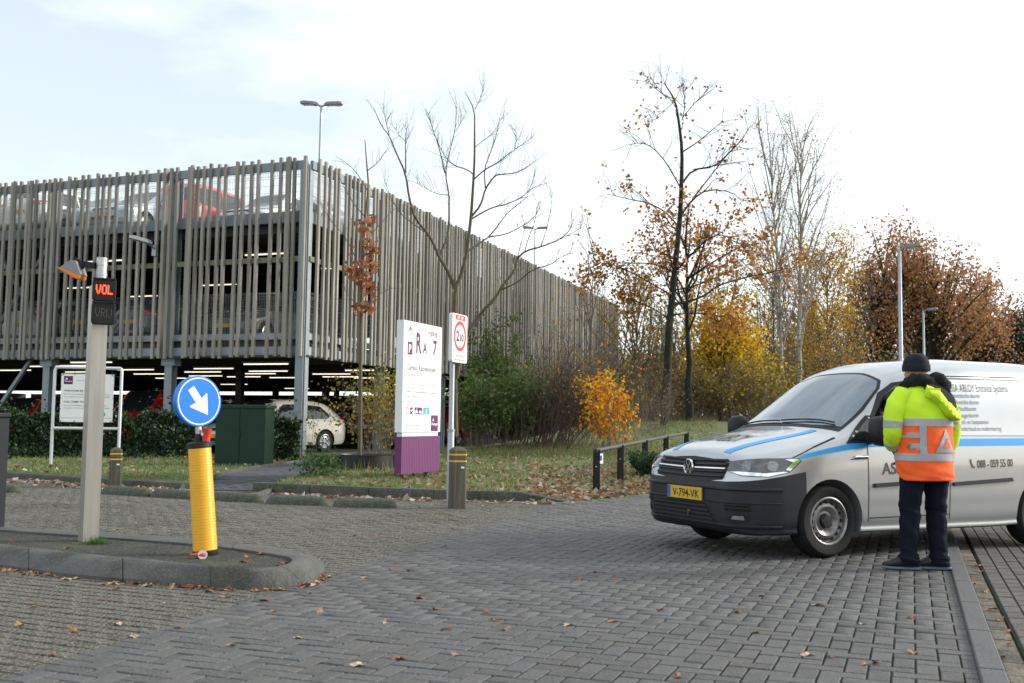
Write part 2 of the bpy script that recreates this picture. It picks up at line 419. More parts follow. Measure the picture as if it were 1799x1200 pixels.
# ---- raised traffic island: kerb stones round a mossy asphalt top
isl = empty('traffic_island', (isl_in[4][0], isl_in[4][1], 0), 0, 'raised traffic island with rounded grey concrete kerb stones and mossy dark top', 'traffic island')
def rel(p, o): return (p[0]-o.location.x, p[1]-o.location.y, p[2]-o.location.z)
def resample(P, step):
    P = [np.array(p, float) for p in P]; L = [0]
    for i in range(1, len(P)): L.append(L[-1]+np.linalg.norm(P[i]-P[i-1]))
    n = max(2, int(L[-1]/step)); r = []
    for k in range(n+1):
        s_ = L[-1]*k/n; i = min(len(L)-2, max(0, np.searchsorted(L, s_)-1)); t = (s_-L[i])/max(1e-9, L[i+1]-L[i]); r.append(P[i]*(1-t)+P[i+1]*t)
    return r
def smooth_line(P, it=2):
    for _ in range(it):
        Q = [P[0]]
        for i in range(len(P)-1):
            a, b = np.array(P[i]), np.array(P[i+1]); Q += [tuple(a*.75+b*.25), tuple(a*.25+b*.75)]
        P = Q+[P[-1]]
    return P
so, si = smooth_line(isl_out), smooth_line(isl_in)
joints_px = [-60, 62, 200, 372, 530]      # visible joints on the near side
segs = []; n = len(so); cuts = [0]
near_n = max(range(n), key=lambda i: so[i][0])
def px_of(p):
    v = np.array((p[0], p[1], 0))-_C; z = v @ _F; return IW/2+FPX*(v @ _R)/z
for q in joints_px: cuts.append(min(range(near_n), key=lambda i: abs(px_of(so[i])-q)))
back = list(range(near_n, n)); cuts += [near_n+3, near_n+(n-near_n)//2, near_n+3*(n-near_n)//4, n-1]
cuts = sorted(set(cuts))
for a, b in zip(cuts[:-1], cuts[1:]):
    if b-a < 1: continue
    O, I = so[a:b+1], si[a:b+1]; mb = MB(); rows = []
    k = len(O)
    for i in range(k):
        o_, i_ = np.array(O[i]), np.array(I[i]); e = .012 if i in (0, k-1) else 0
        if i == 0: o_ = o_+(np.array(O[1])-o_)*min(.45, .008/max(1e-6, np.linalg.norm(np.array(O[1])-o_))); i_ = i_+(np.array(I[1])-i_)*min(.45, .008/max(1e-6, np.linalg.norm(np.array(I[1])-i_)))
        w_ = i_-o_; wl = max(.02, np.linalg.norm(w_)); inn = i_+w_/wl*.05
        rows += [(*o_, -.03), (*o_, .025), (*(o_+w_*.18), .055), (*(o_+w_*.55), .115), (*(o_+w_*.82), .132), (*i_, .136), (*inn, .134), (*inn, -.03)]
    m_ = 8; fs = []
    for i in range(k-1):
        for j in range(m_-1): fs.append([i*m_+j, i*m_+j+1, (i+1)*m_+j+1, (i+1)*m_+j])
    fs += [list(range(m_)), [(k-1)*m_+j for j in range(m_)][::-1]]
    mb.add([rel(p, isl) for p in rows], fs); mb.build('kerb_stone', m_conc, isl, smooth=True, angle=40)
mb = MB(); mb.add([rel((p[0], p[1], .118), isl) for p in si], [list(range(len(si)))]);
m_isl = M('mossy asphalt', (.030, .029, .026), .95, var=.4, vscale=3, bump=1., bscale=45, col2=(.050, .062, .014), c2scale=3.2, c2lo=.52, c2hi=.68, speck=(110, .8, (.2, .2, .17), .6))
mb.build('island_top', m_isl, isl)

PATHP = [tuple(q[:2]) for q in (gz(316, 864, 0), gz(458, 866, 0), gz(506, 846, .1), gz(602, 812, .11), gz(520, 811, .11), gz(440, 824, .11), gz(370, 838, .1))]
# ---- verge: turf sheet behind the kerb, rising to the wood
def hz(x, y):
    f = sstep(-.1, 1.2, x)*(1-sstep(17.2, 19.5, y)); z = hgt(x, y)*(1-f)+.006*f
    if in_poly(x, y, PATHP): z = min(z, .012+.115*sstep(16.2, 18.6, y)-.05)
    return z
vf_px = [(-400, 815), (-200, 822), (20, 838), (180, 850), (320, 858), (450, 861), (560, 866), (700, 873), (820, 877), (920, 879), (1010, 881), (1080, 876), (1160, 868)]
vf = [tuple(gz(x, y, 0)[:2]) for x, y in vf_px]+[(4.2, 17.6), (6, 18.2), (9, 20), (14, 25), (25, 34), (60, 60), (120, 90)]
vf = [(-60, 30), (-30, 27)]+vf
fine = []
for i in range(len(vf)-1):
    a, b = vf[i], vf[i+1]; k = max(1, int(math.hypot(b[0]-a[0], b[1]-a[1])/.5)) if abs(a[0]) < 12 else 4
    for q in range(k): fine.append((a[0]+(b[0]-a[0])*q/k, a[1]+(b[1]-a[1])*q/k))
dist = [-.02, 0, .15, .35, .6, .9, 1.3, 1.8, 2.4, 3.0, 3.7, 4.5, 5.5, 6.5, 7.5, 8.5, 9.5, 11, 13, 15, 17, 19, 21, 24, 28, 35, 45, 70, 200, 900]
V = []; Fc = []
for p in fine:
    for k, d in enumerate(dist):
        z = hz(p[0], p[1]+d)+(.03*math.sin(p[0]*1.7+d)*math.sin(d*1.3) if d > .3 and d < 20 else 0)-(.16 if k == 0 else .012 if k == 1 else 0)
        V.append((p[0], p[1]+d, z))
nd = len(dist)
for i in range(len(fine)-1):
    for k in range(nd-1): Fc.append((i*nd+k, (i+1)*nd+k, (i+1)*nd+k+1, i*nd+k+1))
verge = link('verge', big_mesh('verge', V, Fc, 4, smooth=True), m_grass); tag(verge, kind='structure')

# ---- kerb stones along the verge
def kerb_run(name, label, pts, prof, step, mat, zend=None):
    root = empty(name, (pts[0][0], pts[0][1], 0), 0, label, 'kerb')
    S = resample(pts, .25); per = max(1, round(step/.25)); i = 0
    while i < len(S)-1:
        seg = S[i:i+per+1]; k = len(seg); rows = []
        for q in range(k):
            g = i+q; a = S[max(0, g-1)]; b = S[min(len(S)-1, g+1)]; d = (b-a)/np.linalg.norm(b-a); nn = np.array([d[1], -d[0]])
            p = seg[q]+(d*.006 if q == 0 else -d*.006 if q == k-1 else 0)
            f = 1. if zend is None else zend(g/(len(S)-1))
            rows += [rel((p[0]+nn[0]*o_, p[1]+nn[1]*o_, z*f if z > 0 else z), root) for (o_, z) in prof]
        m_ = len(prof); fs = []
        for q in range(k-1):
            for j in range(m_-1): fs.append([q*m_+j, q*m_+j+1, (q+1)*m_+j+1, (q+1)*m_+j])
        fs += [list(range(m_)), [(k-1)*m_+j for j in range(m_)][::-1]]
        mb = MB(); mb.add(rows, fs); mb.build('kerb_stone', mat, root, smooth=True, angle=35); i += per
    return root
kp = [(.06, -.03), (.06, .11), (.045, .135), (-.05, .14), (-.05, -.03)]
kerb_run('verge_kerb', 'mossy dark kerb beneath the totem sign, sinking flush at its end by the driveway', [np.array(gz(x, y, 0)[:2]) for x, y in [(447, 863), (560, 868), (700, 874.5), (820, 878.5), (920, 880), (1012, 882)]], kp, 1., m_concd, lambda t: 1-.93*sstep(.82, 1, t))
kerb_run('verge_kerb', 'low dark kerb in front of the hedge, edged with pale fallen leaves', [np.array(gz(x, y, 0)[:2]) for x, y in [(-300, 821), (-60, 833), (20, 840), (180, 852), (322, 860)]], [(.05, -.03), (.05, .075), (.035, .10), (-.05, .105), (-.05, -.03)], 1., m_concd)
# ---- footpath into the garage
fp = [gz(330, 861, .0), gz(447, 863, .0), gz(500, 845, .1), gz(556, 831, .11), gz(600, 812, .11), gz(532, 812, .11), gz(449, 825, .11), gz(385, 836, .1)]
fpq = [tuple(q[:2]) for q in (fp[0], fp[1], fp[4], fp[5])]
def fpz(x, y):
    return .012+.115*sstep(16.2, 18.6, y)
pave('footpath', [tuple(fp[0][:2]), tuple(fp[1][:2]), tuple(gz(500, 845, .1)[:2]), tuple(gz(592, 812, .11)[:2]), tuple(gz(530, 812, .11)[:2]), tuple(gz(449, 825, .11)[:2])], rad(-20), 'running', .15, m_brick3, m_joint, far=40, n_ind=120, zfun=fpz, joint=.01, piece='paving_slab')
for (nm, lab, pxs) in (('path_edging', 'narrow concrete edging along the hedge side of the dark footpath', [(332, 861), (377, 838), (449, 825), (528, 813)]), ('path_edging', 'narrow concrete edging along the totem side of the dark footpath', [(449, 862), (498, 846), (555, 832)])):
    pts = [np.array(gz(x, y, .1)[:2]) for x, y in pxs]; root = empty(nm, (pts[0][0], pts[0][1], 0), 0, lab, 'edging')
    S = resample(pts, 1.0)
    for a, b in zip(S[:-1], S[1:]):
        d = (b-a); d = d/np.linalg.norm(d); a2 = a+d*.005; b2 = b-d*.005
        MB().bar(rel((a2[0], a2[1], fpz(*a2)+.0), root), rel((b2[0], b2[1], fpz(*b2)+.0), root), .07, .09).build('edging_stone', m_conc, root)
# ---- rounded lane separators
sep_me = MB(); L_ = .82; prof = []
rows = []
for (x, r_) in [(-L_/2, .02), (-L_/2+.012, .07), (-L_/2+.04, .105), (-L_/2+.09, .125), (-L_/2+.16, .13), (L_/2-.16, .13), (L_/2-.09, .125), (L_/2-.04, .105), (L_/2-.012, .07), (L_/2, .02)]:
    for j in range(13):
        q = math.pi*j/12; rows.append((x, -math.cos(q)*r_, math.sin(q)*r_*1.0-.012))
fs = []
for i in range(9):
    for j in range(12): fs.append([i*13+j, i*13+j+1, (i+1)*13+j+1, (i+1)*13+j])
sep_me.add(rows, fs); sm = sep_me.mesh('lane_separator', True); sm.materials.append(m_concd)
for (a, b, la) in [((582, 891), (697, 893), 'half-round concrete lane separator lying nearest the height limit pole'), ((466, 885), (575, 889), 'half-round concrete lane separator, second from the height limit pole'), ((341, 877), (461, 884), 'half-round concrete lane separator, third from the pole, behind the yellow bollard'), ((265, 873), (338, 877), 'half-round concrete lane separator, fourth from the pole, behind the yellow bollard'), ((178, 867), (262, 873), 'half-round concrete lane separator beside the weathered wooden post'), ((-60, 862), (30, 866), 'half-round concrete lane separator beside the dark barrier cabinet')]:
    A, B = gz(*a)[:2], gz(*b)[:2]; c = (A+B)/2; d = B-A
    o = link('lane_separator', sm, None, None, (c[0], c[1]+.1, 0), math.atan2(d[1], d[0])); o.scale.x = np.linalg.norm(d)/L_*.99
    tag(o, la, 'lane separator', 'lane separators')
# ================================================================ car park building
m_slat = M('weathered timber slat', (.285, .262, .240), .85, var=.22, vscale=1.2, bump=.4, bscale=25, objrand=.22, col2=(.205, .212, .168), c2scale=1.1, c2lo=.42, c2hi=.68, stretch=(6, 6, .6))
m_timb = M('green-stained timber', (.16, .17, .105), .85, var=.3, vscale=2, bump=.4, bscale=30)
m_steel = M('blue grey coated steel', (.215, .25, .285), .5, metal=.15, var=.12, vscale=1.5, bump=.1, bscale=30)
m_steelp = M('pale galvanised beam', (.36, .40, .45), .55, metal=.2, var=.15, vscale=2)
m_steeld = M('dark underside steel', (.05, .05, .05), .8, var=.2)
m_deck = M('concrete deck', (.10, .098, .092), .9, var=.25, vscale=.8)
m_floor = M('car park asphalt', (.045, .045, .046), .85, var=.3, vscale=.6)
m_wire = M('galvanised wire', (.25, .28, .30), .5, metal=.5)
def G(a, b, z): return (CORNER[0]+DR[0]*a+DL[0]*b, CORNER[1]+DR[1]*a+DL[1]*b, z)
gar = empty('parking_garage', (CORNER[0], CORNER[1], .0), 0, 'three-level open car park clad in irregular upright weathered timber slats', 'car park')
def gpart(name, mb, mat, **k):
    mb.v = [rel(p, gar) for p in mb.v]; return mb.build(name, mat, gar, **k)
_nL, _nR = np.array((-DL[1], DL[0])), np.array((DR[1], -DR[0]))
if _nL @ np.array((0, -1.)) < 0: _nL = -_nL
def face_b(px, py):
    d = ray(px, py); t = ((np.array(CORNER)-_C[:2]) @ _nL)/(d[:2] @ _nL); p = _C+d*t
    return (p[:2]-np.array(CORNER)) @ np.array(DL)
def face_a(px, py):
    d = ray(px, py); t = ((np.array(CORNER)-_C[:2]) @ _nR)/(d[:2] @ _nR); p = _C+d*t
    return (p[:2]-np.array(CORNER)) @ np.array(DR)
slatm = []
for k in range(4):
    mb = MB(); mb.box((0, 0, 0), (.088, .070, 5.33), taper=1., ch=.006); me = mb.mesh('slat'); me.materials.append(m_slat); slatm.append(me)
def slat(a, b, off, nrm, rz):
    p = G(a, b, 0); zt = rnd.uniform(-.03, .03)
    o = link('slat', rnd.choice(slatm), None, gar, rel((p[0]+nrm[0]*off, p[1]+nrm[1]*off, 5.39+zt), gar), rz)
    o.rotation_euler = (rnd.gauss(0, .0015), rnd.gauss(0, .002), rz)
pxl = [q/6 for q in (75, 148, 195, 238, 312, 368, 405, 483, 540, 613, 655, 768, 808, 890, 950, 1066, 1107, 1169, 1250, 1374, 1415, 1497, 1562, 1687, 1775)]
pxl += [280+q/5 for q in (78, 132, 170, 275, 313, 350, 405, 462, 537, 593, 708, 747, 824, 882, 1000, 1077, 1138, 1165, 1198, 1290)]
rzL, rzR = math.atan2(DL[1], DL[0]), math.atan2(DR[1], DR[0])
bs = sorted(face_b(x+1, 320-x*.08) for x in pxl)
q = bs[-1]
while q < 13.5: q += rnd.choice((.13, .2, .24, .3)); bs.append(q)
prev = -9; fl = 0
for b in bs:
    fl = 1-fl if b-prev < .19 else 0
    slat(0, b, .05+(.075 if fl else 0), _nL, rzL); prev = b
q = face_a(559, 300); prev = -9; fl = 0; na = 0
first = [520+v/6 for v in (233, 297, 347, 402, 440, 518, 552, 597, 640, 685, 718, 748, 812, 845, 868, 905)]
aa = [face_a(v, 300+(v-545)*.48) for v in first]
q = aa[-1]
while q < 37.0 and len(aa) < 235:
    q += rnd.choice((.11, .13, .15, .19, .23)); aa.append(q)
for a in aa:
    fl = 1-fl if a-prev < .17 else 0
    slat(a, 0, .05+(.075 if fl else 0), _nR, rzR); prev = a
AR, BL = 37.5, 46.
def run(name, mat, z0, z1, off, thick, sideL=True, sideR=True, gap=0):
    for (on, nrm, e) in ((sideL, _nL, lambda t: G(0, t, 0)), (sideR, _nR, lambda t: G(t, 0, 0))):
        if not on: continue
        lim = 15. if nrm is _nL else AR; n_ = int(math.ceil(lim/5.))
        for i in range(n_):
            t0, t1 = i*5.+(.12 if i == 0 else .004), min(lim, (i+1)*5.)-.004
            A, B = e(t0), e(t1); s_ = np.array((*nrm, 0))*(off-thick/2)
            mb = MB(); mb.bar(np.array(A)+s_+np.array((0, 0, (z0+z1)/2)), np.array(B)+s_+np.array((0, 0, (z0+z1)/2)), thick, z1-z0); gpart(name, mb, mat)
run('top_rail', m_steel, 7.74, 7.97, .012, .09)
run('deck_edge_beam', m_steel, 6.36, 6.66, -.18, .12)
run('timber_rail', m_timb, 5.26, 5.40, .008, .06)
run('deck_edge_beam', m_steelp, 3.21, 3.38, -.14, .10)
run('lower_edge_beam', m_steelp, 2.80, 3.02, -.14, .10)
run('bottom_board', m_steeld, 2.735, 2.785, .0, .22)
# wire mesh railings
def mesh_panel(wd, ht):
    V = []; Fq = []
    def rod(x0, y0, x1, y1, r):
        k = len(V)
        if x0 == x1: V.extend([(x0-r, -r, y0), (x0+r, -r, y0), (x0, r, y0), (x0-r, -r, y1), (x0+r, -r, y1), (x0, r, y1)])
        else: V.extend([(x0, -r, y0-r), (x0, -r, y0+r), (x0, r, y0), (x1, -r, y0-r), (x1, -r, y0+r), (x1, r, y0)])
        for i in range(3): Fq.append((k+i, k+(i+1) % 3, k+3+(i+1) % 3, k+3+i))
    n = int(wd/.055)
    for i in range(n+1): rod(i*wd/n, 0, i*wd/n, ht, .0032)
    for z in (0.02, .12, .32, .52, .72, .92, ht-.12, ht-.02): rod(0, z, wd, z, .0042)
    me = big_mesh('wire_mesh', V, Fq, 4); me.materials.append(m_wire); return me
wm = mesh_panel(2.44, 1.10)
for z in (3.40, 6.68):
    for i in range(6): p = G(0, .2+i*2.5, 0); link('wire_mesh', wm, None, gar, rel((p[0]-_nL[0]*.24, p[1]-_nL[1]*.24, z), gar), rzL)
    for i in range(9): p = G(.2+i*2.5, 0, 0); link('wire_mesh', wm, None, gar, rel((p[0]-_nR[0]*.24, p[1]-_nR[1]*.24, z), gar), rzR)
# columns: H sections
def hcol(x, y, z0, z1, rz, mat=m_steel, wd=.24):
    mb = MB(); h = z1-z0
    mb.box((0, -wd/2+.011, z0+h/2), (wd, .022, h)); mb.box((0, wd/2-.011, z0+h/2), (wd, .022, h)); mb.box((0, 0, z0+h/2), (.016, wd-.046, h))
    mb.box((0, 0, z0+.015), (wd+.12, wd+.12, .03))
    return mb.build('column', mat, gar, loc=rel((x, y, 0), gar), rz=rz)
p = G(.02, .02, 0); hcol(p[0]-_nL[0]*.10-_nR[0]*.16, p[1]-_nL[1]*.10-_nR[1]*.16, .1, 7.85, rzL)
mb = MB(); mb.box((0, 0, 3.99), (.19, .10, 7.75)); mb.build('corner_post', M('pale corner steel', (.27, .295, .315), .5, metal=.2, var=.1), gar, loc=rel((p[0]-_nR[0]*.07+DR[0]*.14, p[1]-_nR[1]*.07+DR[1]*.14, 0), gar), rz=rzR)
for b in (face_b(290, 660), face_b(75, 660), 14.6):
    p = G(.25, b, 0); hcol(p[0], p[1], .1, 7.85, rzL)
    mb = MB(); mb.box((0, 0, 2.64), (.44, .3, .22)); mb.build('column_head', m_steel, gar, loc=rel((p[0], p[1], 0), gar), rz=rzL)
for a in (5, 10, 15, 20, 25, 30, 35): p = G(a, .25, 0); hcol(p[0], p[1], .1, 7.85, rzL)
bq = face_b(75, 660)
for (b0, z0, b1, z1) in ((bq+1.9, 1.35, bq+.75, 2.75), (bq+.2, 3.4, bq+2.4, 6.2), (bq+2.4, 3.4, bq+.2, 6.2)):
    mb = MB(); A, B = G(.3, b0, z0), G(.3, b1, z1); mb.bar(A, B, .10, .10); gpart('diagonal_brace', mb, m_steel)
for a in (6, 12, 18, 24, 30):
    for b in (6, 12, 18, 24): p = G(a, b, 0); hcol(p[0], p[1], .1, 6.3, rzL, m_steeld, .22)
# decks, beams, floor
def deck(name, z0, z1, mat, a0=.3, b0=.3, a1=AR, b1=BL):
    mb = MB(); P = [G(a0, b0, z0), G(a1, b0, z0), G(a1, b1, z0), G(a0, b1, z0)]
    mb.prism([(p[0], p[1]) for p in P], (0, 0, z0), (1, 0, 0), (0, 1, 0), (0, 0, 1), z1-z0); gpart(name, mb, mat)
deck('garage_floor', .0, .125, m_floor, .02, .02)
for (A_, B_) in ((G(AR-.1, .4, 1.37), G(AR-.1, BL-.4, 1.37)), (G(1.2, BL-.1, 1.37), G(AR-.4, BL-.1, 1.37))):
    mb = MB(); mb.bar(A_, B_, .12, 2.5); gpart('light_blocking_wall', mb, m_steeld)  # added dark wall, shuts out the bright far opening
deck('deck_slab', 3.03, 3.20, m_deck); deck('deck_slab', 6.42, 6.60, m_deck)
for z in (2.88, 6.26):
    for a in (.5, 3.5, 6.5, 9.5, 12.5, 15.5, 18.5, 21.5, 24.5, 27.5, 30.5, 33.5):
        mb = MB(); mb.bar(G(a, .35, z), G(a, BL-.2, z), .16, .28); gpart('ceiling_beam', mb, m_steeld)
# concrete upstand glimpsed on the first deck
for i in range(3):
    mb = MB(); mb.bar(G(.9, .4+i*5, 3.12), G(.9, 5.2+i*5, 3.12), .1, .15); gpart('deck_upstand', mb, m_deck)
# ---- strip lights under the decks
m_lit = M('lit tube', (.9, .88, .8), .4, emit=((1, .92, .74), .95)); m_hous = M('light housing', (.5, .5, .48), .5)
lh = MB().box((0, 0, .03), (1.55, .13, .05)).mesh('housing'); lh.materials.append(m_hous)
lt = MB(); lt.box((0, 0, -.012), (1.5, .08, .03)); lt = lt.mesh('tube'); lt.materials.append(m_lit)
def strip(p, group, label):
    r_ = empty('strip_light', p, rzL, label, 'strip light', group); link('housing', lh, None, r_); link('tube', lt, None, r_)
pts = []
for (x, y) in [(375, 647), (356, 653), (361, 660), (467, 639), (452, 656), (471, 651.5), (428, 661.5), (503, 663), (643, 650), (582, 656.6), (598, 661.5), (653, 663.6), (25, 650), (160, 636), (138, 642), (238, 649), (264, 656.6), (80, 643), (144, 653), (300, 664)]:
    pts.append(gz(x, y, 2.70))
for i in range(3):
    for j in range(2): pts.append(np.array(G(19+i*6, 6+j*9, 2.70)))
for p in pts: strip(p, 'strip lights over the ground floor of the car park', 'lit strip light under the lowest ceiling of the slatted car park')
for (x, y) in [(468, 446), (385, 500), (186, 458), (144, 505), (600, 470), (250, 520)]:
    strip(gz(x, y, 6.08), 'strip lights over the middle deck of the car park', 'lit strip light above the middle deck, seen between the timber slats')
# ---- roof deck lamp posts
m_galv = M('galvanised pole', (.34, .37, .40), .45, metal=.55, var=.15, vscale=3)
m_lampg = M('grey lamp housing', (.22, .23, .25), .5, metal=.2)
m_glass = M('lamp glass', (.55, .56, .56), .2)
def lamp_head(mb_, c, d, L=.6, wd=.26, tilt=.1):
    ax = Vector((d[0], d[1], tilt)).normalized(); ay = Vector((-d[1], d[0], 0)); az = ax.cross(ay)
    P = [(0, -.05), (.12, -wd/2), (L-.04, -wd/2), (L, -wd/2+.05), (L, wd/2-.05), (L-.04, wd/2), (.12, wd/2), (0, .05)]
    mb_.prism(P, c, ax, ay, az, .07); mb_.prism([(p_[0]*.8+.05, p_[1]*.7) for p_ in P], Vector(c)+az*.07, ax, ay, az, .03)
def lamp_post(name, base, h, heads, label, r0=.06, r1=.035, cat='lamp post', group=None, two=False, hl=.6):
    r_ = empty(name, base, 0, label, cat, group); mb_ = MB()
    if two: mb_.tube([(0, 0, 0), (0, 0, h*.45), (0, 0, h*.45+.03), (0, 0, h)], [r0, r0, r1*1.2, r1], 12)
    else: mb_.tube([(0, 0, 0), (0, 0, h)], [r0, r1], 10)
    mb_.build('pole', m_galv, r_, smooth=True, angle=40)
    for d in heads:
        hb = MB(); hb.tube([(0, 0, h-.05), (d[0]*.12, d[1]*.12, h+.02)], .03, 8); lamp_head(hb, (d[0]*.1, d[1]*.1, h), d, hl); hd = hb.build('lamp_head', m_lampg, r_)
        gl = MB(); gl.box((d[0]*(.1+hl*.55), d[1]*(.1+hl*.55), h+.1*hl*.55-.012), (hl*.6, .16, .016), math.atan2(d[1], d[0])); gl.build('lens', m_glass, hd)
    return r_
Yq = 34.; pt = gy(567, 185, Yq); lamp_post('lamp_post', (pt[0]-.05, Yq, 6.6), pt[2]-6.6, [(1, .15), (-1, .1)], 'tall twin-headed lamp post on the roof deck behind the slatted corner', group='roof deck lamp posts')
Yq = 58.; pt = gy(940, 402, Yq); lamp_post('lamp_post', (pt[0], Yq, 6.6), pt[2]-6.6, [(1, .15), (-1, .1)], 'small distant twin-headed lamp post above the long slatted side', group='roof deck lamp posts')
# ---- lamp bracketed to the slatted front
b_ = face_b(279, 425); p = G(0, b_, 0); z_ = gy(276, 424, p[1]-.5)[2]
r_ = empty('facade_lamp', (p[0]+_nL[0]*.15, p[1]+_nL[1]*.15, z_-.05), 0, 'grey flat lamp head on a short arm in front of the timber slats', 'lamp')
mb = MB(); mb.tube([(0, 0, -.1), (_nL[0]*.3, _nL[1]*.3, 0)], .03, 8); mb.box((-.02, .02, -.15), (.12, .08, .3)); mb.build('arm', m_galv, r_, smooth=True, angle=40)
mb = MB(); lamp_head(mb, (_nL[0]*.3+.12, _nL[1]*.3, -.03), (-.93, -.36), .62, .3, .22); mb.build('lamp_head', M('pale lamp housing', (.45, .48, .50), .4, metal=.2), r_)
# ================================================================ vehicles
m_tyre = M('tyre rubber', (.013, .013, .014), .8, spec=.25, var=.3, vscale=8, bump=.3, bscale=60)
m_rim = M('silver steel wheel', (.30, .30, .31), .42, metal=.6, var=.15, vscale=6, col2=(.17, .15, .13), c2scale=9)
m_blk = M('black plastic', (.014, .0145, .016), .5, spec=.3, var=.12, vscale=10, bump=.12, bscale=300)
m_bump = M('grey bumper plastic', (.021, .023, .029), .5, spec=.3, var=.15, vscale=4, bump=.12, bscale=350)
m_dark = M('dark cavity', (.010, .010, .011), .9)
m_chrome = M('bright chrome', (.78, .79, .80), .12, metal=1.)
m_glassd = M('tinted car glass', (.012, .016, .019), .03, spec=.75, coat=.4)
m_ylw = M('yellow number plate', (.62, .38, .015), .45)
m_plb = M('plate blue', (.03, .09, .45), .4)
m_ink = M('black ink', (.012, .012, .013), .5)
m_lens = M('clear headlamp', (.20, .21, .22), .08, metal=.6, var=.5, vscale=40, coat=.8, spec=.8)
m_red = M('red tail lamp', (.42, .012, .01), .12, coat=.6)
def paint(name, col, metal=.0, rough=.32, flake=0): return M(name, col, rough, metal=metal, coat=1., var=.05, vscale=1.5, col2=(col[0]*.82, col[1]*.80, col[2]*.76), c2scale=2.2, c2lo=.55, c2hi=.9)
def hermite(xs, ys, x):
    """monotone cubic interpolation (arrays of shape (n, ...))"""
    xs = np.asarray(xs, float); ys = np.asarray(ys, float); h = np.diff(xs); d = np.diff(ys, axis=0)/h.reshape(-1, *([1]*(ys.ndim-1)))
    m = np.zeros_like(ys); m[1:-1] = (d[:-1]+d[1:])/2; m[0] = d[0]; m[-1] = d[-1]
    m[1:-1] = np.where(d[:-1]*d[1:] <= 0, 0, 2*d[:-1]*d[1:]/(d[:-1]+d[1:]+1e-12))
    i = np.clip(np.searchsorted(xs, x)-1, 0, len(xs)-2); t = ((x-xs[i])/h[i]).reshape(-1, *([1]*(ys.ndim-1))); hh = h[i].reshape(t.shape)
    return (2*t**3-3*t**2+1)*ys[i]+(t**3-2*t**2+t)*hh*m[i]+(-2*t**3+3*t**2)*ys[i+1]+(t**3-t**2)*hh*m[i+1]
def loft(stations, ns=90, nc=46):
    """closed car body; local x forward (= -s), y left, z up"""
    S = np.array([q[0] for q in stations]); Pc = np.array([q[1] for q in stations])
    k = Pc.shape[1]; u = np.linspace(0, 1, ns); ss = S[0]+(S[-1]-S[0])*(.35*u+.65*(.5-.5*np.cos(np.pi*u)))
    ss = np.unique(np.concatenate([ss, S])); C = hermite(S, Pc, ss)
    # round: spline through the control polygon, parametrised by index
    tt = np.linspace(0, k-1, nc); idx = np.arange(k, dtype=float); V = []
    for row in C:
        ext = np.concatenate([[row[1]*np.array([-1, 1])], row, [row[-2]*np.array([-1, 1])]]); pts = []
        for t in tt:
            i = min(int(t), k-2); f = t-i; p0, p1, p2, p3 = ext[i], ext[i+1], ext[i+2], ext[i+3]
            pts.append(.5*((2*p1)+(-p0+p2)*f+(2*p0-5*p1+4*p2-p3)*f*f+(-p0+3*p1-3*p2+p3)*f**3))
        V.append(pts)
    V = np.array(V); n = len(ss); ring = 2*nc-2; vs = []
    for i in range(n):
        half = V[i]
        for j in range(nc): vs.append((-ss[i], max(0, half[j][0]) if 0 < j < nc-1 else 0, half[j][1]))
        for j in range(nc-2, 0, -1): vs.append((-ss[i], -max(0, half[j][0]), half[j][1]))
    fs = []
    for i in range(n-1):
        for j in range(ring): fs.append([i*ring+j, i*ring+(j+1) % ring, (i+1)*ring+(j+1) % ring, (i+1)*ring+j])
    fs.append(list(range(ring))[::-1]); fs.append([(n-1)*ring+j for j in range(ring)])
    mb = MB(); mb.add(vs, fs); return mb.mesh('body', True, 50)
